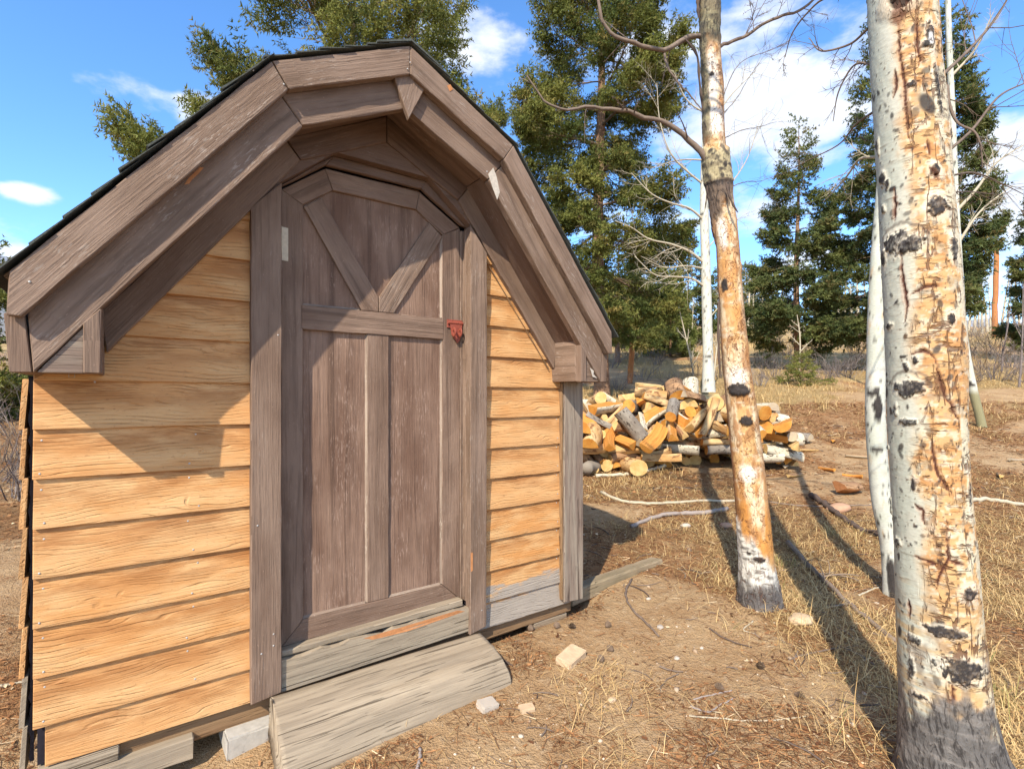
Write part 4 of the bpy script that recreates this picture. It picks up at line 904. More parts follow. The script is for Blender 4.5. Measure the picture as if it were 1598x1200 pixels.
class Trunk:
    "a trunk through photo points (px, py, width in px) at distance Z; ring angle 0 looks at the camera"
    def __init__(s, keys, nz, na, split=None):
        s.k = [(*P(x, y, Z), wd/800*Z/2) for x, y, wd, Z in keys]; s.C = catmull(s.k, nz); s.nz, s.na = nz, na
        s.ca = math.cos(math.atan2(s.k[3][0], s.k[3][1])); s.cen, s.r = s.C[:, :3], s.C[:, 3]*s.ca; s.th = -math.pi+2*math.pi*np.arange(na+1)/na
        s.TH, s.R = np.meshgrid(s.th, s.r); s.Zc = np.repeat(s.cen[:, 2:3], na+1, 1); s.S = s.TH*s.R
        c = s.cen.mean(0); s.az = math.atan2(s.k[0][0], s.k[0][1]); s.f = np.array([-math.sin(s.az), -math.cos(s.az)]); s.rt = np.array([math.cos(s.az), -math.sin(s.az)])
        s.col = np.zeros((nz, na+1, 3)); s.mask = np.zeros((nz, na+1, 3)); s.disp = np.zeros((nz, na+1))
        s.p3 = np.stack([np.cos(s.TH)*s.R, np.sin(s.TH)*s.R, s.Zc], -1)      # seamless noise space
    def nz3(s, f, o=4, seed=0, st=1.): return fbm((s.p3*np.array([f, f, f*st])).reshape(-1, 3), o, seed).reshape(s.TH.shape)
    def where(s, px, py):
        z = P(px, py, s.k[0][1])[2]; Z = np.interp(z, s.cen[::-1, 2] if s.cen[0, 2] > s.cen[-1, 2] else s.cen[:, 2], s.cen[::-1, 1] if s.cen[0, 2] > s.cen[-1, 2] else s.cen[:, 1])
        z = P(px, py, Z)[2]; o = np.argsort(s.cen[:, 2]); cx = np.interp(z, s.cen[o, 2], s.cen[o, 0]); r = np.interp(z, s.cen[o, 2], s.r[o])
        d = (P(px, py, Z)[0]-cx)*math.cos(s.az); return math.asin(max(-.97, min(.97, d/r))), z, r
    def ell(s, px, py, w_, h_, soft=.25, jag=.35, seed=0, ang=0.):
        "0..1 mask of a ragged ellipse given in photo pixels"
        th, z, r = s.where(px, py); mpp = s.k[0][1]/800; ext = max(w_, h_)*mpp*(.5+soft+jag)*1.1; out = np.zeros(s.TH.shape)
        rows = np.where(np.abs(s.cen[:, 2]-z) < ext)[0]
        if not len(rows): return out
        a0, a1 = rows.min(), rows.max()+1; c0, c1 = np.searchsorted(s.th, [th-ext/r/.6, th+ext/r/.6]); sl_ = (slice(a0, a1), slice(c0, c1)); TH = s.TH[sl_]
        if TH.size == 0: return out
        a = (TH-th)*s.R[sl_]/math.cos(th*.7); b = s.Zc[sl_]-z
        a, b = a*math.cos(ang)+b*math.sin(ang), -a*math.sin(ang)+b*math.cos(ang)
        q = np.sqrt((a/(w_/2*mpp*s.ca))**2+(b/(h_/2*mpp))**2)
        n = fbm((s.p3[sl_]*90.).reshape(-1, 3), 3, 60+seed).reshape(TH.shape) if jag else .5
        out[sl_] = sstep(1+soft, 1-soft, q+(n-.5)*jag*2); return out
    def paint(s, m, c): m = m[..., None]; s.col = s.col*(1-m)+np.asarray(c)*m
    def spots(s, n, z0, z1, size, seed, col=(.035, .03, .028), th=(-1.6, 1.6)):
        rg = np.random.default_rng(seed); dz = abs(s.cen[1, 2]-s.cen[0, 2])
        zc = s.cen[:, 2]
        for i in range(n):
            t = rg.uniform(*th); z = rg.uniform(z0, z1); w_ = size*rg.lognormal(0, .45); h_ = w_*rg.uniform(.35, .8) if rg.random() < .75 else w_*rg.uniform(1.2, 2.2); an = rg.normal(0, .5)
            rows = np.where(np.abs(zc-z) < (w_+h_)*1.3)[0]
            if len(rows) == 0: continue
            R0, R1 = rows.min(), rows.max()+1; a = (s.TH[R0:R1]-t)*s.R[R0:R1]; b = s.Zc[R0:R1]-z
            a, b = a*math.cos(an)+b*math.sin(an), -a*math.sin(an)+b*math.cos(an); q = np.sqrt((a/w_)**2+(b/h_)**2); m = sstep(1.25, .75, q)*rg.uniform(.6, 1)
            s.col[R0:R1] = s.col[R0:R1]*(1-m[..., None])+np.array(col)*m[..., None]; s.disp[R0:R1] += .0012*m
    def mesh(s, name, mat):
        rr = s.R+s.disp; c, sn = np.cos(s.TH)[..., None], np.sin(s.TH)[..., None]
        xy = s.cen[:, None, :2]+rr[..., None]*(c*s.f+sn*s.rt); V = np.concatenate([xy, s.Zc[..., None]], -1).reshape(-1, 3); n = s.na+1
        i = np.arange(s.nz-1)[:, None]*n; j = np.arange(s.na)[None, :]; F = np.stack([(i+j).ravel(), (i+j+1).ravel(), (i+n+j+1).ravel(), (i+n+j).ravel()], 1)
        if s.cen[0, 2] > s.cen[-1, 2]: F = F[:, ::-1]
        uv = np.stack([s.S.ravel(), s.Zc.ravel()], 1); one = np.ones((s.nz, n, 1))
        return np_mesh(name, V, F, mat, True, uv=uv, cols={'bark': np.concatenate([np.clip(s.col, .01, .9), one], -1).reshape(-1, 4), 'mask': np.concatenate([np.clip(s.mask, 0, 1), one], -1).reshape(-1, 4)})
def zpx(y, Z): return CAM+(612-y)/800*Z

def grow(A, p, d, L, r, depth, rg, up=.02, wob=.22, sides=4, t=.5, kids=(3, 6), kid_len=(.35, .62), ang=(.5, 1.1), taper=.35, gravity=0.):
    "a bare curved branch with side twigs"
    p = np.array(p, float); d = np.array(d, float); d /= np.linalg.norm(d); n = max(5, int(L/.06)) if L < .7 else 11
    n = min(n, 13); pts = [p.copy()]; st = L/(n-1); cur = rg.normal(0, wob*.5, 3)
    for i in range(n-1):
        cur = cur*.75+rg.normal(0, wob*.5, 3); d = d+cur*.5+np.array([0, 0, up-gravity]); d /= np.linalg.norm(d); p = p+d*st; pts.append(p.copy())
    A.tube(pts, np.linspace(r, r*taper, n), sides if r > .004 else 3, t)
    if depth > 0: branch_off(A, pts, r, depth, rg, L, up, wob, t, kids, kid_len, ang, gravity)
    return pts
def branch_off(A, pts, r, depth, rg, L, up=.02, wob=.22, t=.5, kids=(3, 6), kid_len=(.35, .62), ang=(.5, 1.1), gravity=0., frm=.15):
    pts = np.asarray([tuple(q) for q in pts], float); n = len(pts)
    for k in range(rg.integers(*kids)):
        f = rg.uniform(frm, 1.)*(n-1); i = min(n-2, int(f)); q = pts[i]+(pts[i+1]-pts[i])*(f-i); d = pts[i+1]-pts[i]; d /= np.linalg.norm(d)+1e-9
        s = np.cross(d, rg.normal(0, 1, 3)); s /= np.linalg.norm(s)+1e-9; a = rg.uniform(*ang); nd = d*math.cos(a)+s*math.sin(a)
        grow(A, q, nd, L*rg.uniform(*kid_len)*(1.1-.5*f/(n-1)), max(.0009, r*(.62-.3*f/(n-1))), depth-1, rg, up, wob, 4, t, kids, kid_len, ang, .35, gravity)
def twig_mat(name, c0, c1):
    m = NT(name, .8, .2); t = m.sep(m.attr('tint').outputs['Color'])[0]; n = m.noise(m.co('Object'), 30, 3)
    m.color(m.mix(m.rng(m.math('ADD', t, m.math('MULTIPLY', m.math('SUBTRACT', n, .5), .7)), .2, .8), c0, c1)); m.bump(n, .003, .6); return m.m
TWIGD = twig_mat('dark_bare_twig', (.10, .07, .055), (.22, .165, .125)); TWIGP = twig_mat('pale_bare_twig', (.28, .235, .16), (.46, .40, .29))
SHRUBM = twig_mat('grey_purple_brush_twig', (.13, .105, .10), (.30, .25, .22)); SHRUBT = twig_mat('tan_brush_twig', (.30, .22, .13), (.20, .14, .10))

# big aspen in the right foreground
T = Trunk([(1520, 1250, 250, 1.62), (1503, 1215, 205, 1.62), (1489, 1180, 176, 1.62), (1476, 1120, 158, 1.62), (1471, 1050, 149, 1.62), (1464, 960, 141, 1.62), (1460, 880, 136, 1.62), (1451, 760, 130, 1.62), (1445, 640, 131, 1.62), (1444, 560, 133, 1.62),
           (1438, 450, 130, 1.62), (1430, 330, 125, 1.62), (1421, 200, 122, 1.62), (1412, 90, 118, 1.62), (1407, 0, 116, 1.62), (1402, -90, 112, 1.62), (1396, -260, 106, 1.62), (1370, -900, 90, 1.64), (1330, -1900, 58, 1.68), (1300, -2700, 22, 1.70)], 10, 10)
keys_hero = T.k
def hero_aspen():
    # dense over the visible length, coarse above
    keys = [(1524, 1262, 300, 1.62), (1506, 1218, 232, 1.62), (1490, 1180, 188, 1.62), (1478, 1120, 160, 1.62), (1471, 1050, 149, 1.62), (1464, 960, 141, 1.62), (1460, 880, 136, 1.62), (1451, 760, 130, 1.62), (1445, 640, 131, 1.62), (1444, 560, 133, 1.62),
            (1438, 450, 130, 1.62), (1430, 330, 125, 1.62), (1421, 200, 122, 1.62), (1412, 90, 118, 1.62), (1407, 0, 116, 1.62), (1402, -90, 112, 1.62)]
    t = Trunk(keys, 600, 236); yy = 612-(t.Zc-CAM)/1.62*800; th = t.TH
    big = t.nz3(7, 4, 1); med = t.nz3(22, 4, 2, .6); hz = t.nz3(14, 4, 3, 7.); fine = t.nz3(120, 3, 4)
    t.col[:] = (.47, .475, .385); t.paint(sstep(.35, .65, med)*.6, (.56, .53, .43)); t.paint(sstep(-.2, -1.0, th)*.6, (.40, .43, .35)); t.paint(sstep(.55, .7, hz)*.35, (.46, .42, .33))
    side = sstep(-.42, .15, th+(big-.5)*1.1)*sstep(2.2, 1.4, th)
    t.paint(side*.65, (.60, .49, .31))
    org = side*sstep(.435, .50, med*.42+big*.33+t.nz3(64, 3, 13, .7)*.25+.07*np.exp(-((th-.3)/.35)**2)-.045*sstep(.75, 1.1, th)-.03*sstep(.0, -.3, th)); t.paint(org*.78, (.52, .275, .085)); t.paint(org*sstep(.50, .66, hz)*.6, (.42, .17, .045)); t.paint(side*sstep(.56, .66, t.nz3(45, 4, 14, 2.))*.6, (.66, .58, .44)); t.paint(side*sstep(.60, .70, t.nz3(38, 4, 15))*.5, (.27, .24, .17))
    t.mask[..., 0] = side*.9+.35*sstep(900, 980, yy); low = sstep(880, 980, yy+(big-.5)*120)
    t.paint(low*sstep(.40, .62, hz)*.75, (.50, .34, .16)); t.paint(low*sstep(.5, .62, med)*.6, (.20, .15, .11))
    t.spots(620, zpx(1130, 1.62), zpx(-90, 1.62), .0034, 5); t.spots(110, zpx(1130, 1.62), zpx(-90, 1.62), .0062, 6); t.spots(500, zpx(1130, 1.62), zpx(-90, 1.62), .0022, 7, (.10, .06, .035), (-.6, 1.5))
    rg = np.random.default_rng(3)
    for i in range(34):                                   # thin rings round the trunk
        z = rg.uniform(zpx(1000, 1.62), zpx(-80, 1.62)); a0 = rg.uniform(-1.6, 1.); wv = z+.006*np.sin(th*rg.uniform(1, 3)+rg.uniform(0, 6))+.012*np.cos(th*1.2)
        m = sstep(.0028, .0008, np.abs(t.Zc-wv))*sstep(a0-.1, a0+.1, th)*sstep(a0+rg.uniform(.5, 1.8), a0+.3, th); t.paint(m*.6, (.17, .13, .09)); t.disp += m*.0012
    def scar(x, y, w_, h_, ang=0., d=.004, k=0, c=(.035, .032, .033)):
        f_ = .72 if (x > 1432 and w_ < 60) else .95; m = t.ell(x, y, w_*f_, h_*f_, .10, .85, k, ang); rim = t.ell(x, y, w_*1.35, h_*1.4, .2, .3, k, ang); t.paint(rim*(1-m)*.55, (.70, .62, .48))
        t.paint(m*(.80+.20*sstep(.62, .4, fine)), c); t.paint(m*sstep(.55, .7, fine)*.5, (.24, .22, .20)); t.mask[..., 1] = np.maximum(t.mask[..., 1], m); t.disp += m*(d+.004*(fine-.5))+rim*.0015
        t.mask[..., 0] *= 1-m
    for i, q in enumerate([(1399, 382, 56, 34), (1426, 392, 42, 22), (1378, 400, 22, 30), (1420, 605, 50, 24), (1422, 657, 34, 9), (1468, 340, 44, 34), (1490, 400, 26, 40), (1486, 504, 22, 22), (1377, 278, 22, 22), (1386, 290, 9, 12), (1379, 325, 14, 10),
                           (1388, 508, 22, 12), (1433, 565, 9, 14), (1417, 573, 10, 14), (1399, 640, 9, 17), (1429, 750, 7, 20), (1400, 848, 30, 14), (1514, 905, 40, 26), (1478, 965, 62, 16), (1428, 990, 26, 12), (1506, 1018, 78, 34),
                           (1425, 1035, 13, 40), (1440, 1073, 32, 12), (1427, 155, 14, 9), (1370, 227, 8, 26), (1384, 700, 12, 8), (1500, 225, 12, 26), (1512, 760, 10, 60), (1386, 790, 12, 30), (1463, 285, 24, 20)]): scar(*q, k=i)
    scar(1455, 85, 18, 46, k=40); scar(1449, 100, 34, 12, k=41); scar(1466, 165, 13, 96, .04, k=42); t.paint(t.ell(1455, 92, 12, 20, .2, .3, 3), (.72, .70, .68))
    # knot hole near the top and the eye's lids
    for x, y, w_, h_ in ((1410, 25, 34, 26),):
        rim = t.ell(x, y, w_*2.3, h_*1.9, .3, .15); ho = t.ell(x, y, w_, h_, .2, .25); t.disp += rim*.008-ho*.022; t.paint(rim*.7, (.60, .50, .36)); t.paint(t.ell(x-4, y+22, 20, 34, .4, .5, 8)*.8, (.17, .06, .03)); t.paint(ho, (.035, .018, .012))
        for k in range(4):
            a = t.ell(x, y, w_*(1.25+.3*k), h_*(1.2+.25*k), .05, .1, 2)-t.ell(x, y, w_*(1.18+.3*k), h_*(1.13+.25*k), .05, .1, 2); t.paint(np.clip(a, 0, 1)*.6, (.15, .10, .07))
    for (x, y, w_, h_) in ((1420, 603, 80, 50), (1408, 386, 100, 66)):
        a = (t.ell(x, y, w_, h_, .05, .1)-t.ell(x, y+3, w_*.94, h_*.93, .05, .1)); t.paint(np.clip(a, 0, 1)*.7, (.12, .09, .07))
    # long open cracks in the stained bark
    for path in ([(1462, 560), (1470, 590), (1478, 612), (1492, 640), (1500, 655)], [(1458, 680), (1460, 705), (1463, 725), (1478, 748), (1488, 760)], [(1409, 400), (1412, 440), (1418, 480), (1416, 505)], [(1480, 800), (1483, 858), (1470, 880), (1464, 905)], [(1407, 60), (1408, 100), (1416, 150), (1420, 200), (1424, 240)],
                 [(1425, 465), (1450, 455), (1478, 455)], [(1400, 125), (1402, 150), (1398, 165)], [(1454, 280), (1470, 300)], [(1400, 300), (1398, 350)], [(1485, 860), (1510, 864)], [(1430, 860), (1470, 868)], [(1425, 555), (1445, 550), (1462, 562)],
                 [(1420, 930), (1420, 960)], [(1452, 240), (1456, 262)], [(1430, 780), (1442, 790), (1446, 810)], [(1488, 1040), (1492, 1080)], [(1440, 130), (1436, 60)]):
        q = [t.where(*p) for p in path]; zs = np.array([p[1] for p in q]); ths = np.array([p[0] for p in q]); tt = np.linspace(0, 1, 60); pz = np.interp(tt, np.linspace(0, 1, len(q)), zs); pt = np.interp(tt, np.linspace(0, 1, len(q)), ths)
        best = np.full(th.shape, 9.); jz = (t.nz3(70, 2, 77)-.5)*.010
        rows = (t.Zc[:, 0] > zs.min()-.02) & (t.Zc[:, 0] < zs.max()+.02)
        for a, b, ff in zip(pt, pz, tt): best[rows] = np.minimum(best[rows], np.hypot((th[rows]-a)*t.R[rows]+jz[rows], t.Zc[rows]-b+jz[rows])/(.3+1.*math.sin(math.pi*min(.98, max(.02, ff)))))
        m = sstep(.0042, .0022, best); t.paint(m, (.075, .022, .012)); t.disp -= m*.005; t.paint(sstep(.010, .004, best)*(1-m)*.4, (.34, .13, .05))
    base = sstep(1060, 1100, yy+(med-.5)*150-40*np.abs(th-.2)*.3); t.paint(base, (.13, .12, .11)); t.paint(base*sstep(.52, .62, hz)*.6, (.24, .215, .19)); t.mask[..., 1] = np.maximum(t.mask[..., 1], base); t.mask[..., 0] = np.maximum(t.mask[..., 0]*(1-base), 0)
    fl = np.abs(np.sin(th*3.2+1+2*big)); t.disp += base*(.016*(t.nz3(30, 4, 12, .35)-.5)+.012*fl*sstep(1130, 1230, yy)); t.disp += .0035*(med-.5)+.0016*(fine-.5)
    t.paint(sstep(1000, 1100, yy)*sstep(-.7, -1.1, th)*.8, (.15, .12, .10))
    root = empty('aspen_tree', (1.45, 1.6, gz(1.45, 1.6))); tag(root, 'large pale aspen with orange stained cracked bark and black eye scars in the right foreground', 'tree')
    inv = Matrix.Translation(-root.location)
    def put(me, name): me.transform(inv); return link(name, me, root)
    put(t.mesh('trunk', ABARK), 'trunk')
    # upper trunk and crown above the picture
    A = Acc(); rg = np.random.default_rng(8); up = catmull([(*P(x, y, Z), wd/800*Z/2*.985) for x, y, wd, Z in ((1402.5, -80, 112.5, 1.62), (1396, -260, 106, 1.62), (1370, -900, 90, 1.64), (1330, -1900, 58, 1.68), (1300, -2700, 22, 1.70))], 30)
    A.tube(up[:, :3], up[:, 3]*t.ca, 20, .9)
    put(A.mesh('upper_trunk', TWIGP), 'upper_trunk')
    for k in range(15):
        i = 5+int(rg.integers(0, 24)); a = rg.uniform(0, 6.28); B = Acc(); L = rg.uniform(.9, 1.7)*(1.1-i/40)
        grow(B, up[i, :3], (math.cos(a), math.sin(a), .35), L, .018*(1.2-i/30), 3, rg, .03, .25, 5, .5, (4, 7)); put(B.mesh('limb', TWIGD), 'limb')
    def limb(path, r0, r1, seed, dp=2, kids=(5, 9), kl=(.3, .5), mat=TWIGD, Lk=None, grav=0.):
        pts = [tuple(P(*q)) for q in path]; c = catmull([(*p, 0) for p in pts], 22)[:, :3]; B = Acc(); rg = np.random.default_rng(seed)
        B.tube(c, np.linspace(r0, r1, 22), 6, .5); L = np.linalg.norm(np.diff(c, axis=0), axis=1).sum(); branch_off(B, c, r0*.7, dp, rg, Lk or L, .01, .28, .5, kids, kl, (.4, 1.1), grav, .1); put(B.mesh('limb', mat), 'limb')
    limb([(1478, 135, 1.62), (1482, 165, 1.6), (1498, 195, 1.58), (1520, 205, 1.56), (1531, 235, 1.55), (1533, 262, 1.55)], .0055, .002, 21)
    limb([(1475, 240, 1.66), (1510, 210, 1.7), (1560, 150, 1.8), (1600, 130, 1.9), (1700, 90, 2.0)], .005, .0015, 22)
    limb([(1480, 275, 1.66), (1520, 270, 1.75), (1570, 290, 1.85), (1610, 310, 1.9)], .004, .001, 23)
    limb([(1468, 120, 1.68), (1520, 70, 1.8), (1560, 20, 1.9), (1600, -60, 2.0)], .006, .002, 24)
    limb([(1485, 300, 1.66), (1520, 300, 1.75), (1560, 305, 1.8)], .003, .001, 25)
    limb([(1364, 100, 1.66), (1330, 105, 1.75), (1310, 140, 1.8), (1300, 190, 1.85)], .0045, .0012, 26)
    limb([(1355, 45, 1.66), (1325, 70, 1.75), (1290, 80, 1.8), (1262, 60, 1.9)], .005, .0014, 27)
    limb([(1368, 172, 1.68), (1335, 195, 1.8), (1310, 225, 1.9), (1262, 250, 2.0), (1240, 262, 2.1)], .0045, .0012, 28)
    limb([(1368, 245, 1.68), (1340, 250, 1.76), (1322, 275, 1.82), (1285, 315, 1.95)], .0055, .0014, 29, mat=TWIGP)
    limb([(1354, -60, 1.7), (1320, -20, 1.8), (1270, 10, 1.95), (1235, 55, 2.05), (1225, 90, 2.1)], .007, .0014, 30, 3, (4, 7))
hero_aspen()

def peeled_aspen():
    Z = 2.92
    keys = [(1189, 985, 108, Z), (1187, 955, 76, Z), (1183, 900, 59, Z), (1179, 850, 55, Z), (1171, 760, 52, Z), (1160, 660, 49, Z), (1148, 560, 44, Z), (1141, 470, 40, Z), (1136, 390, 38, Z), (1128, 320, 38, Z), (1118, 262, 38, Z), (1114, 200, 34, Z), (1113, 140, 34, Z), (1109, 70, 31, Z), (1107, 0, 30, Z), (1106, -60, 29, Z)]
    t = Trunk(keys, 460, 124); yy = 612-(t.Zc-CAM)/Z*800; th = t.TH; big = t.nz3(9, 4, 101, .45); med = t.nz3(26, 4, 102, .5); hz = t.nz3(16, 4, 103, 3.); fine = t.nz3(90, 3, 104); st = t.nz3(26, 4, 107, .22)
    t.col[:] = (.67, .53, .34); t.paint(sstep(.40, .58, st)*.85, (.54, .31, .11)); t.paint(sstep(.48, .60, big)*.85, (.52, .25, .075)); t.paint(sstep(.56, .64, med)*.7, (.30, .13, .045)); t.paint(sstep(.56, .64, t.nz3(55, 4, 109, .6))*.5, (.40, .20, .08)); t.paint(sstep(.6, .75, hz)*.5, (.72, .63, .48))
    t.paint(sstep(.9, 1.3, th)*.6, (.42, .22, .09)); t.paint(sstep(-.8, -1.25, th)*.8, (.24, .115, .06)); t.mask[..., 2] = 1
    for x, y, w_, h_ in ((1150, 590, 34, 34), (1167, 735, 26, 26), (1112, 130, 20, 90), (1118, 195, 30, 44), (1128, 365, 16, 50)): t.paint(t.ell(x, y, w_, h_, .5, .4)*.85, (.82, .76, .66))
    low = sstep(740, 800, yy+(med-.5)*60)*sstep(875, 850, yy); t.paint(low*sstep(.4, .58, st)*.8, (.55, .24, .05)); t.paint(low*sstep(.55, .65, big)*.8, (.22, .10, .04))
    # remaining bark: rough dark collars high up, white then black at the foot
    def bark(m, c, lift=.007, rough=1.):
        t.paint(m, c); t.disp += m*(lift+.010*(med-.5)+.004*(fine-.5)); t.mask[..., 2] *= 1-m; t.mask[..., 1] = np.maximum(t.mask[..., 1], m*rough)
    e = (big-.5)*60+(med-.5)*50
    top = sstep(78, 60, yy+e*.5-((th+.2) < 0)*0)+sstep(235, 200, yy+e)*sstep(-.15, -.45, th+(med-.5)*.6); top = np.clip(top, 0, 1)
    bark(top, (.20, .165, .10)); t.paint(top*sstep(.48, .62, hz)*.6, (.36, .31, .17)); t.paint(top*sstep(.6, .7, med)*.6, (.06, .05, .04))
    c1_ = sstep(232, 242, yy+e*.5)*sstep(290, 284, yy+e*.12); bark(c1_, (.42, .35, .20), .015, .6); t.paint(c1_*sstep(.5, .6, hz)*.6, (.10, .075, .05)); t.spots(60, zpx(285, Z), zpx(240, Z), .006, 9)
    c2_ = sstep(284, 288, yy+e*.12)*sstep(338, 322, yy+e+25*th); bark(c2_, (.15, .105, .075), .011, 1.); t.disp += c2_*.016*(t.nz3(40, 3, 121, .4)-.5); t.paint(c2_*sstep(.55, .7, st)*.6, (.28, .19, .12)); t.paint(c2_*sstep(300, 288, yy)*.8, (.05, .04, .035))
    w_ = sstep(838, 856, yy+e*.7-30*np.clip(th, -1, 1)); bark(w_, (.60, .57, .50), .003, .2); t.paint(w_*sstep(.56, .66, hz)*.8, (.10, .09, .08)); t.mask[..., 0] = w_*.7
    k = sstep(885, 915, yy+e); bark(k, (.115, .105, .10), .004, .9); t.paint(k*sstep(.55, .7, med)*.5, (.26, .24, .21))
    for i, (x, y, a, b) in enumerate(((1153, 608, 36, 20), (1165, 656, 20, 16), (1131, 447, 13, 22), (1112, 123, 8, 7), (1112, 148, 5, 4), (1168, 858, 8, 6), (1185, 865, 18, 8), (1155, 612, 28, 8))):
        m = t.ell(x, y, a, b, .15, .4, i); t.paint(m, (.035, .028, .026)); t.disp += m*(.007 if a > 15 else -.004); t.mask[..., 2] *= 1-m; t.mask[..., 1] = np.maximum(t.mask[..., 1], m)
    t.disp += .006*t.ell(1158, 420, 30, 14, .4, .2)+.007*(med-.5)+.008*(big-.5)+.003*(fine-.5)
    fl = np.abs(np.sin(th*2.6+.5+2*big)); t.disp += sstep(925, 985, yy)*.02*fl
    root = empty('aspen_tree', (1.41, 2.92, gz(1.41, 2.92))); tag(root, 'half dead aspen stripped of bark to orange cream wood between shed and big aspen', 'tree')
    inv = Matrix.Translation(-root.location)
    def put(me, name): me.transform(inv); return link(name, me, root)
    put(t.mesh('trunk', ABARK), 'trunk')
    A = Acc(); rg = np.random.default_rng(18); up = catmull([(*P(x, y, Z), wd/800*Z/2) for x, y, wd in ((1106, -52, 29), (1104, -200, 26), (1112, -600, 18), (1100, -900, 8))], 24); A.tube(up[:, :3], up[:, 3]*t.ca, 14, .3); put(A.mesh('upper_trunk', TWIGD), 'upper_trunk')
    for k in range(9):
        i = 3+int(rg.integers(0, 20)); a = rg.uniform(0, 6.28); B = Acc(); grow(B, up[i, :3], (math.cos(a), math.sin(a), .3), rg.uniform(.7, 1.3), .016, 3, rg, .03, .25, 5, .5, (3, 6)); put(B.mesh('limb', TWIGD), 'limb')
    def limb(path, r0, r1, seed, dp=2, kids=(5, 9), kl=(.25, .45), mat=TWIGD, tt=.6, ang=(.5, 1.2), sd=7):
        c = catmull([(*P(*q), 0) for q in path], 26)[:, :3]; B = Acc(); rg = np.random.default_rng(seed); c[1:-1] += rg.normal(0, r0*.25, (24, 3))
        B.tube(c, np.linspace(r0, r1, 26)*(1+rg.normal(0, .06, 26)), sd, tt); L = np.linalg.norm(np.diff(c, axis=0), axis=1).sum()
        if dp: branch_off(B, c, r0*.5, dp, rg, L, .01, .3, tt, kids, kl, ang, 0., .12)
        put(B.mesh('limb', mat), 'limb')
    limb([(1098, 58, Z), (1080, 57, 2.9), (1062, 66, 2.88), (1040, 77, 2.85), (1020, 76, 2.82), (990, 68, 2.8), (965, 60, 2.78), (945, 42, 2.76), (935, 10, 2.74), (935, -40, 2.72)], .015, .007, 31, 2, (5, 8), (.12, .28))
    limb([(1035, 78, 2.85), (1042, 105, 2.84), (1055, 125, 2.84), (1078, 150, 2.84), (1095, 172, 2.85)], .0075, .003, 32, 1, (2, 4), (.2, .4))
    limb([(1108, 262, Z), (1090, 235, 2.9), (1065, 212, 2.88), (1035, 190, 2.85), (1000, 180, 2.82), (960, 172, 2.78), (910, 167, 2.74), (866, 170, 2.7), (845, 150, 2.68), (822, 118, 2.66)], .018, .0035, 33, 2, (5, 8), (.12, .26))
    limb([(1122, 75, Z), (1140, 66, 2.92), (1165, 56, 2.9), (1195, 36, 2.88), (1222, 25, 2.86), (1245, 18, 2.85), (1270, 0, 2.84), (1310, -40, 2.8)], .0105, .005, 34, 3, (6, 9), (.22, .42))
    limb([(1122, 220, Z), (1160, 203, 3.0), (1185, 198, 3.05), (1212, 190, 3.1)], .003, .001, 35, 2, (4, 7), (.4, .8))
    limb([(1124, 182, Z), (1145, 160, 2.95), (1170, 120, 3.0), (1185, 98, 3.0)], .003, .001, 36, 2, (4, 7), (.4, .7))
    limb([(1126, 298, Z), (1160, 285, 3.0), (1190, 282, 3.1), (1215, 272, 3.2)], .0035, .001, 37, 2, (5, 8), (.4, .8))
    limb([(1122, 165, Z), (1160, 95, 3.1), (1200, 80, 3.2), (1250, 60, 3.3)], .003, .0008, 38, 2, (5, 8), (.3, .5))
    limb([(1300, 90, 2.6), (1272, 120, 2.65), (1250, 140, 2.7), (1225, 152, 2.75), (1205, 130, 2.8), (1185, 95, 2.85)], .004, .001, 39, 2, (4, 7), (.25, .5)) if 0 else None
    # a dead strip of bark hanging at each side
    for path, w0 in (([(1090, -20, 2.9), (1089, 10, 2.9), (1091, 30, 2.9)], .016), ([(1070, 62, 2.88), (1085, 80, 2.88), (1092, 130, 2.9), (1098, 180, 2.92)], .012), ([(1133, 285, 2.8), (1140, 310, 2.79), (1149, 328, 2.79), (1152, 332, 2.79)], .010), ([(1104, 290, 2.8), (1102, 312, 2.8), (1100, 328, 2.81)], .006), ([(1122, 470, 2.9), (1121, 500, 2.9), (1122, 560, 2.91), (1124, 585, 2.92)], .012)):
        B = Acc(); c = catmull([(*P(*q), 0) for q in path], 12)[:, :3]; B.tube(c, np.r_[w0*.6, np.full(10, w0)*(1+.3*np.sin(np.arange(10)*2.)), w0*.25]*.6, 5, .1); put(B.mesh('bark_strip', TWIGD), 'bark_strip')
peeled_aspen()

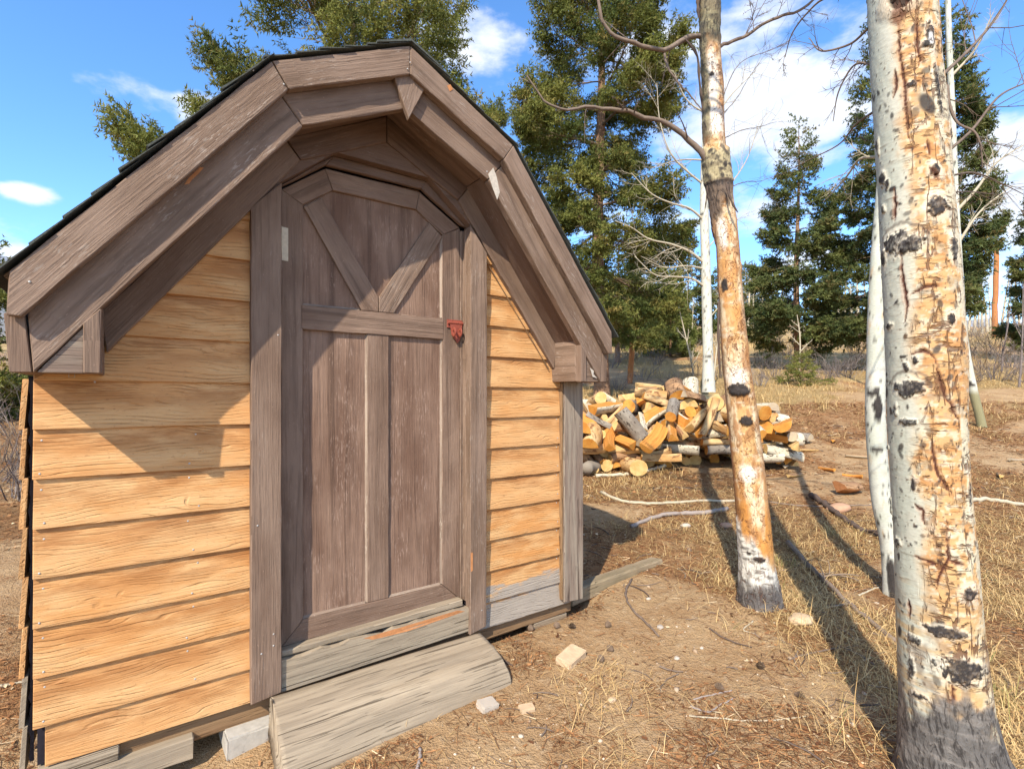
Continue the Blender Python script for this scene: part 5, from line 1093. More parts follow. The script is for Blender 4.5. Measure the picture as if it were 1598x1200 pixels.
def white_aspen(keys, seed, label, nz=240, na=60, green=.3, dark_foot=None, limbs=(), group=None, wound=()):
    Z = keys[0][3]; t = Trunk(keys, nz, na); big = t.nz3(8, 3, seed); med = t.nz3(30, 4, seed+1, .7); hz = t.nz3(18, 4, seed+2, 6.)
    t.col[:] = (.56, .56, .48); t.paint(sstep(.4, .65, big)*green, (.44, .47, .37)); t.paint(sstep(.55, .68, hz)*.4, (.42, .38, .30)); t.paint(sstep(.66, .74, med)*.6, (.50, .33, .16))
    r = t.r.mean(); zl, zh = t.cen[:, 2].min(), t.cen[:, 2].max(); t.spots(int(70*(zh-zl)), zl, zh, max(.0045, r*.08), seed+3); t.spots(int(14*(zh-zl)), zl, zh, max(.009, r*.20), seed+4)
    for i, (x, y, a, b) in enumerate(wound): m = t.ell(x, y, a, b, .15, .4, i); t.paint(m, (.04, .035, .033)); t.mask[..., 1] = np.maximum(t.mask[..., 1], m); t.disp += m*.004
    if dark_foot: yy = 612-(t.Zc-CAM)/t.cen[:, None, 1]*800; m = sstep(dark_foot[0], dark_foot[1], yy); t.paint(m, dark_foot[2])
    t.disp += .004*(med-.5)
    b = t.cen[0]; root = empty('aspen_tree', (b[0], b[1], gz(b[0], b[1]))); tag(root, label, 'tree', group); inv = Matrix.Translation(-root.location)
    me = t.mesh('trunk', ABARK); me.transform(inv); link('trunk', me, root); rg = np.random.default_rng(seed)
    if len(limbs):
        for path, r0 in limbs:
            c = catmull([(*P(*q), 0) for q in path], 20)[:, :3]; B = Acc(); B.tube(c, np.linspace(r0, r0*.25, 20), 5, .7); L = np.linalg.norm(np.diff(c, axis=0), axis=1).sum()
            branch_off(B, c, r0*.6, 2, rg, L, .03, .3, .7, (6, 10), (.3, .55), (.4, 1.)); me = B.mesh('limb', TWIGP); me.transform(inv); link('limb', me, root)
    return root, t
white_aspen([(1398, 945, 44, 3.15), (1394, 900, 36, 3.15), (1389, 850, 33, 3.15), (1377, 790, 33, 3.15), (1370, 720, 33, 3.15), (1366, 640, 33, 3.15), (1367, 560, 31, 3.15), (1368, 470, 28, 3.15), (1372, 380, 25, 3.15), (1382, 250, 22, 3.15), (1395, 50, 20, 3.15), (1400, -300, 16, 3.15), (1410, -900, 7, 3.15)], 300,
            'slim whitish aspen speckled with black dots close behind the big aspen', 300, 64, .5, None, (), None, ((1363, 612, 20, 10), (1368, 700, 18, 12), (1371, 636, 14, 40), (1392, 900, 14, 70)))
white_aspen([(1534, 672, 17, 8.5), (1530, 655, 16, 8.5), (1521, 620, 16, 8.5), (1512, 580, 16, 8.5), (1503, 520, 14, 8.5), (1498, 440, 13, 8.5), (1492, 330, 12, 8.5), (1487, 200, 11, 8.5), (1481, 60, 10, 8.5), (1477, -100, 9, 8.5), (1470, -300, 5, 8.5)], 340,
            'thin leaning aspen whose bowed greenish foot stands right of the big trunk', 240, 40, .6, (608, 616, (.26, .24, .13)), (([(1492, 330, 8.5), (1520, 300, 8.4), (1560, 250, 8.3), (1600, 225, 8.2)], .03), ([(1495, 380, 8.5), (1530, 330, 8.4), (1580, 290, 8.3)], .025), ([(1484, 120, 8.5), (1520, 80, 8.4), (1550, 20, 8.3)], .025), ([(1497, 420, 8.5), (1470, 380, 8.6), (1450, 330, 8.6)], .02)), None, ((1514, 600, 16, 7), (1500, 470, 8, 12)))
white_aspen([(1106, 612, 22, 9.6), (1105, 560, 17, 9.6), (1103, 480, 16, 9.6), (1101, 400, 15, 9.6), (1099, 330, 14, 9.6), (1100, 250, 12.5, 9.6), (1108, 120, 10, 9.6), (1115, -20, 7, 9.6), (1120, -120, 3, 9.6)], 380,
            'bright white slender aspen behind the woodpile with long curved bare limbs to its left', 200, 36, .1, None,
            (([(1100, 412, 9.6), (1080, 395, 9.5), (1050, 382, 9.4), (1010, 372, 9.3), (985, 355, 9.2), (960, 345, 9.1)], 0.0279), ([(1100, 345, 9.6), (1075, 325, 9.5), (1050, 318, 9.4), (1020, 305, 9.3), (985, 270, 9.2)], 0.0248), ([(1103, 450, 9.6), (1080, 435, 9.5), (1055, 432, 9.4), (1025, 430, 9.3), (990, 400, 9.2)], 0.0248), ([(1100, 290, 9.6), (1075, 270, 9.5), (1050, 245, 9.4), (1030, 190, 9.3), (1025, 130, 9.2)], 0.0217),
             ([(1102, 420, 9.6), (1070, 415, 9.5), (1040, 418, 9.4), (1000, 400, 9.3)], 0.0186), ([(1100, 250, 9.6), (1060, 250, 9.5), (1020, 262, 9.4)], 0.0186), ([(1102, 330, 9.6), (1130, 300, 9.6), (1165, 250, 9.6), (1185, 190, 9.5)], 0.0186), ([(1106, 200, 9.6), (1140, 150, 9.6), (1180, 110, 9.6)], 0.0174), ([(1104, 500, 9.6), (1130, 470, 9.6), (1160, 440, 9.6)], 0.0136), ([(1106, 180, 9.6), (1075, 160, 9.5), (1050, 110, 9.4)], 0.0186), ([(1102, 390, 9.6), (1140, 350, 9.6), (1170, 330, 9.5)], 0.0136)))
# ---------------------------------------------------------------- conifers
def needle_mat(name, a, b, tipc):
    m = NT(name, .7, .2); t = m.attr('tint').outputs['Color']; r, g, bb = m.sep(t)
    c = m.mix(r, a, b); c = m.mix(m.math('MULTIPLY', g, .8), c, tipc); m.color(c)
    tr = m.n('ShaderNodeBsdfTranslucent'); m.set(tr.inputs[0], m.mix(.5, c, (.20, .22, .03))); ms = m.n('ShaderNodeMixShader'); ms.inputs[0].default_value = .28
    m.t.links.new(m.b.outputs[0], ms.inputs[1]); m.t.links.new(tr.outputs[0], ms.inputs[2]); m.t.links.new(ms.outputs[0], m.out.inputs[0]); return m.m
FIR = needle_mat('fir_needles', (.080, .108, .030), (.235, .240, .058), (.30, .22, .07))
SPRUCE = needle_mat('spruce_needles', (.060, .092, .036), (.170, .190, .058), (.24, .17, .07))
FIRBARK = bark_mat('fir_bark', (.22, .13, .08), (.33, .20, .12), (.07, .04, .028)); FIRTWIG = twig_mat('fir_branch_wood', (.16, .11, .075), (.30, .22, .15))
def spray_templates(rg, n=9, L=.25, needle=.042, wid=.0135, side=5, step=.029):
    "small flat sprays of needled twigs along +X: (k,3,3) triangle arrays"
    out = []
    for _ in range(n):
        tr = []; axes = [((0, 0, 0), (1, rg.normal(0, .05), rg.normal(0, .05)), L)]
        for i in range(side):
            f = .12+.75*i/side+rg.uniform(-.04, .04); s = 1 if i % 2 else -1; a = rg.uniform(.6, .95); axes.append(((L*f, 0, 0), (math.cos(a), s*math.sin(a), rg.normal(0, .22)), L*(1-f)*rg.uniform(.5, .85)))
        for o, d, l in axes:
            o, d = np.array(o, float), np.array(d, float); d /= np.linalg.norm(d); k = max(3, int(l/step))
            for j in range(k):
                q = o+d*l*(j+rg.random())/k
                for h in range(3):
                    rad = np.cross(d, rg.normal(0, 1, 3)); rad /= np.linalg.norm(rad)+1e-9; e = d*rg.uniform(.5, .9)+rad; e /= np.linalg.norm(e)
                    sd = np.cross(e, rg.normal(0, 1, 3)); sd /= np.linalg.norm(sd)+1e-9; nl = needle*rg.uniform(.7, 1.15)
                    tr.append([q-sd*wid/2, q+sd*wid/2, q+e*nl])
        out.append(np.array(tr))
    return out
_rt = np.random.default_rng(77)
TPL = spray_templates(_rt); TPLF = spray_templates(_rt, 7, .27, .056, .020, 4, .038); TPLN = spray_templates(_rt, 9, .22, .036, .0092, 5, .024)
def conifer(base, H, R, crown0, n, seed, label, mat=FIR, scale=1., prof=None, up=.15, trunk_r=.14, tpl=None, azr=None, lean=(0, 0), top_cut=1., gap=.0, group=None, zlim=None):
    rg = np.random.default_rng(seed); tpl = tpl or TPL; bx, by = base; bz = gz(bx, by)-.05
    root = empty('conifer_tree', (bx, by, bz)); tag(root, label, 'tree', group)
    ax = lambda z: np.array([lean[0]*z/H+.05*math.sin(z*.8+seed), lean[1]*z/H+.05*math.cos(z*.7+seed), z])
    t = Acc(); zs = np.linspace(-.2, H, 26); t.tube([ax(z) for z in zs], [trunk_r*(1-.93*max(0, z)/H)*(1+.25*math.exp(-max(0, z)*3)) for z in zs], 12, .5)
    V = np.concatenate(t.V); me = np_mesh('trunk', V, np.concatenate(t.F), FIRBARK, True, uv=np.stack([np.arctan2(V[:, 1], V[:, 0])*trunk_r, V[:, 2]], 1)); link('trunk', me, root)
    prof = prof or (lambda s: min(1, (1-s)**.8*1.05)*min(1, .55+s*3)); B = Acc(); orig = []; dirs = []; norm = []; scl = []; age = []
    nb = int(max(30, H*(1-crown0)*9/ max(.6, scale**.5))); per = n/nb
    wsum = 0; br = []
    for i in range(nb):
        s = (i+rg.random())/nb; s = s**.95; z = H*(crown0+(1-crown0)*s); L = R*prof(s)*rg.uniform(.62, 1.12)
        if rg.random() < gap: L *= .45
        br.append((s, z, L, i*2.39996+rg.normal(0, .3))); wsum += L*(.4+L)
    for s, z, L, az in br:
        if L < .12: L = .12
        d = np.array([math.cos(az), math.sin(az), 0]); sd = np.array([-d[1], d[0], 0]); rise = up*(s*1.6-.55)+rg.normal(0, .07); pts = []
        k = 8; bend = rg.normal(0, .12)
        for j in range(k+1):
            f = j/k; pts.append(ax(z)+d*L*f*(1-.08*f)+sd*bend*L*f*f+np.array([0, 0, L*(rise*f-.32*f*f*(1-s*.6)+.26*f**4)]))
        pts = np.array(pts); B.tube(pts, np.linspace(max(.010, .022*L/1.5)*scale**.3, .003, k+1), 4, rg.random())
        m = max(3, int(n*L*(.4+L)/wsum))
        f = rg.uniform(.16, 1, m)**.75; idx = np.minimum(k-1, (f*k).astype(int)); fr = (f*k-idx)[:, None]; q = pts[idx]*(1-fr)+pts[idx+1]*fr; tg = pts[idx+1]-pts[idx]; tg /= np.linalg.norm(tg, axis=1)[:, None]
        sg = rg.choice([-1, 1], m)[:, None]; lat = sd*sg; off = (rg.random(m)**.7)*L*.44*(1.02-f)**.5; off = off[:, None]
        q = q+(lat*.86+tg*.45)*off+np.column_stack([np.zeros(m), np.zeros(m), rg.normal(0, .055*scale, m)-.16*off[:, 0]])
        dd = tg*rg.uniform(.5, 1.1, (m, 1))+lat*rg.uniform(.1, .9, (m, 1))+np.column_stack([rg.normal(0, .18, m), rg.normal(0, .18, m), rg.normal(.02, .28, m)])
        dd /= np.linalg.norm(dd, axis=1)[:, None]; orig.append(q); dirs.append(dd); norm.append(rg.normal(0, .35, (m, 3))+[0, 0, 1]); scl.append(rg.uniform(.75, 1.25, m)*scale); age.append(np.full(m, rg.uniform(0, .35))+f*.4)
        for q0 in q[::4]:     # secondary wood that carries the sprays
            j = rg.integers(1, k); B.tube([pts[j], (pts[j]+q0)/2+[0, 0, .02], q0], [.006*scale**.5, .004, .002], 3, rg.random())
    O = np.concatenate(orig); D = np.concatenate(dirs); N = np.concatenate(norm); S = np.concatenate(scl); G = np.concatenate(age)
    Yv = np.cross(N, D); Yv /= np.linalg.norm(Yv, axis=1)[:, None]; Zv = np.cross(D, Yv); Rm = np.stack([D, Yv, Zv], 2)*S[:, None, None]
    ch = rg.integers(0, len(tpl), len(O)); VV = []; TT = []
    clump = fbm(O*1.6+seed, 3, seed)
    for c in range(len(tpl)):
        ii = np.where(ch == c)[0]
        if not len(ii): continue
        v = np.einsum('nij,kj->nki', Rm[ii], tpl[c].reshape(-1, 3))+O[ii][:, None, :]; kk = v.shape[1]; VV.append(v.reshape(-1, 3))
        r = np.clip((clump[ii]-.5)*2.2+.4+rg.normal(0, .16, len(ii))+.25*(G[ii]-.3), 0, 1); g = np.clip(rg.random(len(ii))**6, 0, 1)
        TT.append(np.repeat(np.column_stack([r, g, r*0, r*0+1]), kk, 0))
    V = np.concatenate(VV); F = np.arange(len(V)).reshape(-1, 3); bw = np.concatenate(B.V); bf = np.concatenate(B.F)+len(V); bt = np.concatenate(B.T)
    me = np_mesh('crown', np.concatenate([V, bw]), np.concatenate([F, bf]), [mat, FIRTWIG], False, np.r_[np.zeros(len(F), int), np.ones(len(bf), int)], cols={'tint': np.concatenate([np.concatenate(TT), np.column_stack([bt, bt, bt, bt*0+1])])})
    link('crown', me, root); return root
def XY(px, Z): return ((px-799)/800*Z, Z)
open_prof = lambda s: min(1, .62+.75*s)*(1 if s < .6 else max(.1, (1-s)/.4)**.7)
conifer(XY(556, 6.6), 6.6, 2.3, .16, 5000, 1, 'bushy olive green fir rising behind the shed roof', FIR, 1.5, open_prof, .30, .13, TPLN, gap=.12)
conifer(XY(936, 11.5), 12.5, 2.15, .12, 6000, 2, 'tall dense fir with orange brown trunk right of the shed roof', FIR, 1.6, lambda s: min(1, .75+.9*s)*(1 if s < .45 else max(.05, (1-s)/.55)**.8), .25, .17, gap=.08)
conifer(XY(1245, 16), 7.6, 1.85, .10, 2600, 3, 'pointed blue green spruce standing alone between the peeled aspen and big aspen', SPRUCE, 1.5, None, .12, .12, TPLF)
conifer(XY(1372, 15), 10.2, 1.95, .10, 2900, 4, 'dark full spruce half hidden behind the big speckled aspen', SPRUCE, 1.45, None, .10, .14, TPLF)
conifer(XY(1478, 13.4), 9.8, 1.08, .20, 1800, 5, 'tall spruce with layered boughs showing right of the big aspen', SPRUCE, 1.5, lambda s: min(1, .7+s)*(1-s)**.55, .0, .13, TPLF, gap=.15)
conifer(XY(1628, 17), 6.2, 1.15, .08, 1500, 6, 'young dark spruce cut by the right edge of the photo', SPRUCE, 1.4, None, .1, .1, TPLF)
conifer(XY(1045, 21), 2.9, 1.15, .04, 900, 7, 'small yellow green young pine beyond the woodpile', needle_mat('young_pine_needles', (.13, .16, .04), (.20, .22, .06), (.3, .3, .1)), 1.5, None, .3, .05, TPLF)
conifer(XY(1015, 27), 4.6, 2.0, .05, 1100, 8, 'round dark green fir far behind the woodpile', FIR, 2.1, open_prof, .2, .1, TPLF)
conifer(XY(1075, 30), 5.4, 2.0, .05, 1100, 9, 'dark fir beside the white aspen far behind the woodpile', SPRUCE, 2.1, None, .2, .1, TPLF)
conifer(XY(965, 19), 4.5, 1.5, .12, 1100, 10, 'low branched fir filling the gap under the tall fir', FIR, 1.6, open_prof, -.1, .1, TPLF)
conifer(XY(-20, 9.5), 3.2, 1.0, .05, 900, 12, 'small fir glimpsed at the left edge beyond the shed', FIR, 1.3, None, .2, .06, TPLF)
conifer((1.247*13.4/13.4*1.0+0-0, 16.5), 1, .5, .02, 10, 13, 'x') if 0 else None
conifer(XY(1247, 13.2), .75, .62, .02, 160, 14, 'knee high green fir seedling at the foot of the lone spruce', FIR, 1., None, .2, .02)
far = []
proto = None
rf = np.random.default_rng(4); FARL = ['distant dark conifer on the hillside, ']
spots = [(905, 60), (955, 52), (1000, 66), (1030, 58), (1120, 75), (1165, 70), (1200, 60), (1290, 66), (1325, 80), (1420, 70), (1455, 55), (1640, 60), (60, 60), (-40, 50)]
for k, (px, Z) in enumerate(spots):
    x, y = XY(px, Z)
    if k % 3 == 0:
        proto = conifer((x, y), 6.0, 1.9, .06, 420, 40+k, 'x', SPRUCE if k % 2 else FIR, 3.2, None, .1, .12, TPLF); o = proto; kids = list(proto.children)
    else:
        o = proto.copy(); COL.objects.link(o)
        for c in kids: d = c.copy(); COL.objects.link(d); d.parent = o
    o.location = (x, y, gz(x, y)-.1); o.rotation_euler = (0, 0, rf.uniform(0, 6.28)); s = rf.uniform(.65, 1.15)*Z/62; o.scale = (s, s, s*rf.uniform(.9, 1.2))
    w_ = {905: 'just right of the shed roof end', 955: 'behind the rust brown pole', 1000: 'left of the white aspen', 1030: 'right behind the woodpile top', 1120: 'framed by the two thin trunks', 1165: 'right of the peeled trunk', 1200: 'left of the lone spruce',
          1290: 'right of the lone spruce', 1325: 'between spruce and speckled aspen', 1420: 'behind the big aspen', 1455: 'behind the big aspen, nearer one', 1500: 'beside the white gabled house', 1530: 'left of the orange utility pole', 1575: 'right of the orange utility pole',
          1640: 'past the right edge', 60: 'behind the shed corner', -40: 'past the left edge', 150: 'hidden by the shed', -120: 'far past the left edge', 1720: 'far past the right edge', 840: 'hidden by the shed roof'}[px]
    tag(o, 'distant dark conifer on the hillside '+w_, 'tree', 'distant conifers on the hillside')

# far pale aspen stems on the slope
def stem_mesh(rg, H):
    A = Acc(); b = rg.normal(0, .25, 2); pts = [(b[0]*(z/H)**2, b[1]*(z/H)**2, z) for z in np.linspace(-.3, H, 9)]; A.tube(pts, np.linspace(.13, .03, 9), 6, .9)
    for k in range(14):
        z = H*rg.uniform(.35, 1); a = rg.uniform(0, 6.28); grow(A, (b[0]*(z/H)**2, b[1]*(z/H)**2, z), (math.cos(a), math.sin(a), .7), H*.16, .02, 1, rg, .04, .2, 3, .6, (2, 5))
    return A.mesh('far_aspen_stem', TWIGP)
stems = [stem_mesh(np.random.default_rng(60+i), 6.) for i in range(4)]
sp = [(1504, 44), (1512, 50), (1521, 46), (1527, 52), (1533, 43), (1541, 48), (1546, 50), (1562, 46), (1570, 52), (1583, 44), (1591, 50), (1312, 40), (1319, 47), (1328, 44), (1340, 40), (1350, 46), (1168, 44), (1176, 50), (1186, 46), (1210, 52), (1078, 26), (1060, 30), (1066, 36), (1014, 33), (1125, 38), (1255, 48), (1272, 52), (1598, 47), (1404, 45)]
nm = {1504: 'leftmost by the white house', 1512: 'over the white house roof', 1521: 'right of the house gable', 1527: 'second right of the house', 1533: 'third right of the house', 1541: 'left beside the orange pole', 1546: 'almost touching the orange pole', 1562: 'first right of the orange pole', 1570: 'second right of the orange pole',
      1583: 'in front of the right edge spruce', 1591: 'near the right photo edge', 1312: 'stout, left of the parked dark shape', 1319: 'behind the parked dark shape, left', 1328: 'behind the parked dark shape, middle', 1340: 'behind the parked dark shape, right', 1350: 'touching the speckled aspen', 1168: 'just right of the peeled trunk', 1176: 'second right of the peeled trunk',
      1186: 'above the fallen pale logs', 1210: 'left under the lone spruce', 1078: 'left of the white aspen', 1060: 'beside the small yellow green pine', 1066: 'behind the small yellow green pine', 1014: 'left of the small pine', 1125: 'between white aspen and peeled trunk', 1255: 'right under the lone spruce', 1272: 'second right under the lone spruce', 1598: 'at the very right edge', 1404: 'behind the big aspen'}
for k, (px, Z) in enumerate(sp):
    x, y = XY(px, Z); o = link('bare_aspen', stems[k % 4], None, (x, y, gz(x, y))); s = rf.uniform(.7, 1.05) if Z > 30 else .4; o.scale = (s, s, s*rf.uniform(.85, 1.1)); o.rotation_euler = (rf.normal(0, .05), rf.normal(0, .05), rf.uniform(0, 6))
    tag(o, 'thin pale bare aspen far up the slope, '+nm[px], 'tree', 'bare aspens up the slope')

# ---------------------------------------------------------------- brush
def shrub_mesh(seed, n, h, mat, spread=.6, name='shrub', r0=.006, curv=.2):
    A = Acc(); rg = np.random.default_rng(seed)
    for k in range(n):
        a = rg.uniform(0, 6.28); b = rg.uniform(0, spread)*h*.5; t = rg.random()
        grow(A, (math.cos(a)*b, math.sin(a)*b, -.03), (math.cos(a)*rg.uniform(.1, .9), math.sin(a)*rg.uniform(.1, .9), 1.1), h*rg.uniform(.55, 1.1), r0*rg.uniform(.7, 1.3), 2, rg, .02, curv, 3, t, (3, 6), (.3, .55), (.3, .9))
    return A.mesh(name, mat)
SH = [shrub_mesh(i+1, 26, .8, SHRUBM if i < 3 else SHRUBT) for i in range(4)]
shr = [(965, 12.5, .8), (1002, 14, .9), (1048, 13, .7), (1088, 15, .9), (1122, 14.5, .8), (1183, 12.8, .8), (1208, 14, .9), (1192, 17, 1.), (1286, 13.6, .9), (1302, 15, 1.1), (1322, 14.2, 1.1), (1340, 16, 1.2), (1268, 17.5, 1.), (1228, 21, 1.2), (1200, 26, 1.4), (1285, 24, 1.3), (1330, 22, 1.4), (1405, 14.5, 1.), (1508, 13, 1.), (1530, 15.5, 1.3), (1556, 13.5, 1.1),
       (1578, 16, 1.2), (1600, 13, 1.1), (1545, 20, 1.5), (1512, 22, 1.5), (1590, 22, 1.4), (1022, 18, 1.2), (985, 20, 1.1), (950, 17, 1.), (1070, 22, 1.3), (1140, 24, 1.4), (1172, 31, 1.6), (1255, 33, 1.8), (1345, 33, 1.8), (1525, 33, 1.8), (1570, 36, 2.), (1010, 32, 1.7), (1100, 34, 1.7),
       (22, 5.2, .95), (-2, 6.5, 1.), (30, 8.2, 1.2), (8, 11, 1.2), (-30, 5.6, 1.), (15, 16, 1.6), (35, 22, 1.8), (-10, 26, 2.)]
cols = ['grey purple', 'grey twiggy', 'dull mauve', 'tan']
def place_word(px, Z):
    if px < 60: s = ('nearest' if Z < 5.5 else 'second' if Z < 7 else 'third' if Z < 9 else 'fourth' if Z < 12 else 'fifth' if Z < 17 else 'sixth' if Z < 23 else 'last'); return f'{s} brush beyond the shed left wall' if px > -20 else 'just outside the left edge'
    refs = [(950, 'right under the shed eave'), (985, 'beside the rust brown post'), (1022, 'left of the young pine'), (1060, 'right of the young pine'), (1100, 'at the white aspen'), (1145, 'beside the peeled trunk'), (1183, 'just right of the peeled trunk'), (1210, 'left of the lone spruce'), (1250, 'at the lone spruce foot'), (1285, 'right of the lone spruce'),
            (1325, 'left of the speckled aspen'), (1350, 'against the speckled aspen'), (1405, 'behind the big aspen'), (1510, 'right of the big aspen'), (1545, 'in front of the orange pole'), (1575, 'right of the orange pole'), (1600, 'at the right edge')]
    r = min(refs, key=lambda q: abs(q[0]-px))[1]; d = 'near' if Z < 14.2 else ('middle distance' if Z < 18.5 else ('further' if Z < 27 else 'farthest')); return f'{d}, {r}'
for k, (px, Z, s) in enumerate(shr):
    x, y = XY(px, Z); o = link('bare_shrub', SH[k % 4], None, (x, y, gz(x, y))); s *= rf.uniform(.85, 1.15); o.scale = (s*1.15, s*1.15, s*rf.uniform(.75, 1.)); o.rotation_euler = (0, 0, rf.uniform(0, 6.28))
    tag(o, f'{cols[k % 4]} leafless shrub, {place_word(px, Z)}', 'shrub', 'leafless brush on the slope')
# thin standing saplings
for k, (px, Z, h, lab) in enumerate(((1590, 12.4, 2.6, 'thin dark sapling stem at the right edge'), (1563, 15, 2., 'slender purple grey sapling right of the orange pole'), (1083, 15, 2.2, 'thin pale sapling just left of the white aspen'), (1113, 13, 2.4, 'thin pale sapling between white aspen and peeled trunk'), (1246, 14.5, 1.8, 'bare sapling in front of the lone spruce trunk'))):
    A = Acc(); rg = np.random.default_rng(90+k); x, y = XY(px, Z); grow(A, (0, 0, -.05), (rg.normal(0, .06), 0, 1), h, .028, 2, rg, .03, .07, 5, .4 if k < 2 else .9, (6, 10), (.2, .35), (.4, .9))
    o = link('sapling', A.mesh('sapling', SHRUBM if k < 2 else TWIGP), None, (x, y, gz(x, y))); tag(o, lab, 'sapling')

# ---------------------------------------------------------------- poles, house, far bits
POLE = wood_raw('orange_brown_pole', (.46, .20, .075), (.36, .15, .06), (.12, .05, .03), 1.)
def pole(px0, py0, px1, py1, Z, r, name, lab, cat, seed=0):
    A = Acc(); a, b = P(px0, py0, Z), P(px1, py1, Z); a.z = min(a.z, gz(a.x, a.y))-.1; rg = np.random.default_rng(seed)
    pts = np.array([a+(b-a)*t for t in np.linspace(0, 1, 12)])+np.column_stack([rg.normal(0, r*.08, (12, 2)), np.zeros(12)]); A.tube(pts, np.linspace(r*1.1, r*.85, 12), 12, .5, True)
    V = np.concatenate(A.V); uv = np.stack([V[:, 2], np.arctan2(V[:, 1]-a.y, V[:, 0]-a.x)*r], 1); V = V-np.array([*a]); o = link(name, np_mesh(name, V, np.concatenate(A.F), POLE, True, uv=uv), None, a); tag(o, lab, cat); return o
pole(982, 592, 990, 494, 13.5, .072, 'wooden_post', 'leaning rust brown post standing between shed eave and woodpile', 'post', 2)
up_ = pole(1552, 530, 1555.5, 377, 33, .155, 'utility_pole', 'orange brown utility pole rising against the sky right of the big aspen', 'utility pole', 3)
A = Acc(); h_ = P(1555.5, 381, 33)-up_.location; A.tube([h_+Vector((-.0, -.0, -.2)), h_+Vector((0, 0, .35))], .05, 6, 0, True); A.tube([h_+Vector((-.75, .1, -.5)), h_+Vector((.0, .0, -.42))], .04, 5, 0, True)
link('bracket', A.mesh('bracket', TWIGD), up_)
WHITE = plain('white_house_paint', (.74, .74, .73), .6, .3, .06, 3, .002); GREYR = plain('grey_metal_roof', (.30, .31, .33), .5, .4, .1, 4)
def house(px, Z, py, lab, w_=3.4, d_=5., hw=1.7, hr=1.0, rz=.5):
    x, y = XY(px, Z); z = P(px, py, Z).z; root = empty('house', (x, y, z), rz); tag(root, lab, 'house')
    finish(prism([(-w_/2, -d_/2, -4), (w_/2, -d_/2, -4), (w_/2, -d_/2, hw), (0, -d_/2, hw+hr), (-w_/2, -d_/2, hw)], (0, d_, 0)), 'wall', WHITE, root, (1, 0, 0), 0, jit=0, cut=0)
    for s in (-1, 1): finish(prism([(0, -d_/2-.25, hw+hr+.03), (s*(w_/2+.3), -d_/2-.25, hw-.17), (s*(w_/2+.3), -d_/2-.25, hw-.07), (0, -d_/2-.25, hw+hr+.13)], (0, d_+.5, 0)), 'roof', GREYR, root, (0, 1, 0), 0, jit=0, cut=0)
    for xx in (-.7, .7): finish(prism([(xx-.28, -d_/2-.02, .6), (xx+.28, -d_/2-.02, .6), (xx+.28, -d_/2-.02, 1.35), (xx-.28, -d_/2-.02, 1.35)], (0, .04, 0)), 'window', DARK, root, (1, 0, 0), 0, jit=0, cut=0)
house(1512, 72, 531, 'small white gabled house on the slope right of the big aspen'); house(-8, 60, 480, 'pale house end just visible at the left edge beyond the shed eave', 5, 5, 4.6, 1.5, -.3); house(1600, 75, 536, 'white house corner at the right edge beyond the far stems', 3, 4, 2., 1., .2)
# a dark car parked far up the slope
x, y = XY(1327, 58); z = P(1327, 531, 58).z; root = empty('parked_car', (x, y, z), .15); tag(root, 'dark car parked far up the slope left of the speckled aspen', 'car')
CARP = plain('dark_car_paint', (.05, .055, .065), .35, .5, .1, 3); GLS = plain('car_glass', (.10, .12, .14), .15, .6, .05, 2); TYR = plain('tyre_rubber', (.02, .02, .02), .8, .2)
finish(prism([(-2.1, -.85, .25), (2.1, -.85, .25), (2.15, -.85, .7), (1.3, -.85, .85), (-1.9, -.85, .9), (-2.15, -.85, .6)], (0, 1.7, 0)), 'body', CARP, root, (1, 0, 0), .05, jit=0, cut=0)
finish(prism([(-1.5, -.7, .86), (1.15, -.7, .84), (.6, -.7, 1.35), (-1.1, -.7, 1.38)], (0, 1.4, 0)), 'cabin', GLS, root, (1, 0, 0), .05, jit=0, cut=0)
for cx in (-1.3, 1.3):
    for cy in (-.8, .8):
        A = Acc(); A.tube([(cx, cy-.1, .32), (cx, cy+.1, .32)], .32, 14, 0, True); link('wheel', A.mesh('wheel', TYR), root)
A = Acc(); a, b = P(1164, 541, 40), P(1206, 537, 40)
for q in range(3): A = Acc(); A.tube([a+Vector((q*.3, q*.3, q*.06)), (a+b)/2+Vector((0, q*.3, .05)), b+Vector((-q*.25, q*.3, q*.05))], [.13, .12, .09], 7, .9, True); o = link('fallen_trunk', A.mesh('fallen_trunk', TWIGP)); tag(o, ['front', 'middle', 'rear'][q]+' one of three pale fallen trunks far right of the peeled aspen', 'log', 'fallen pale trunks far on the slope')

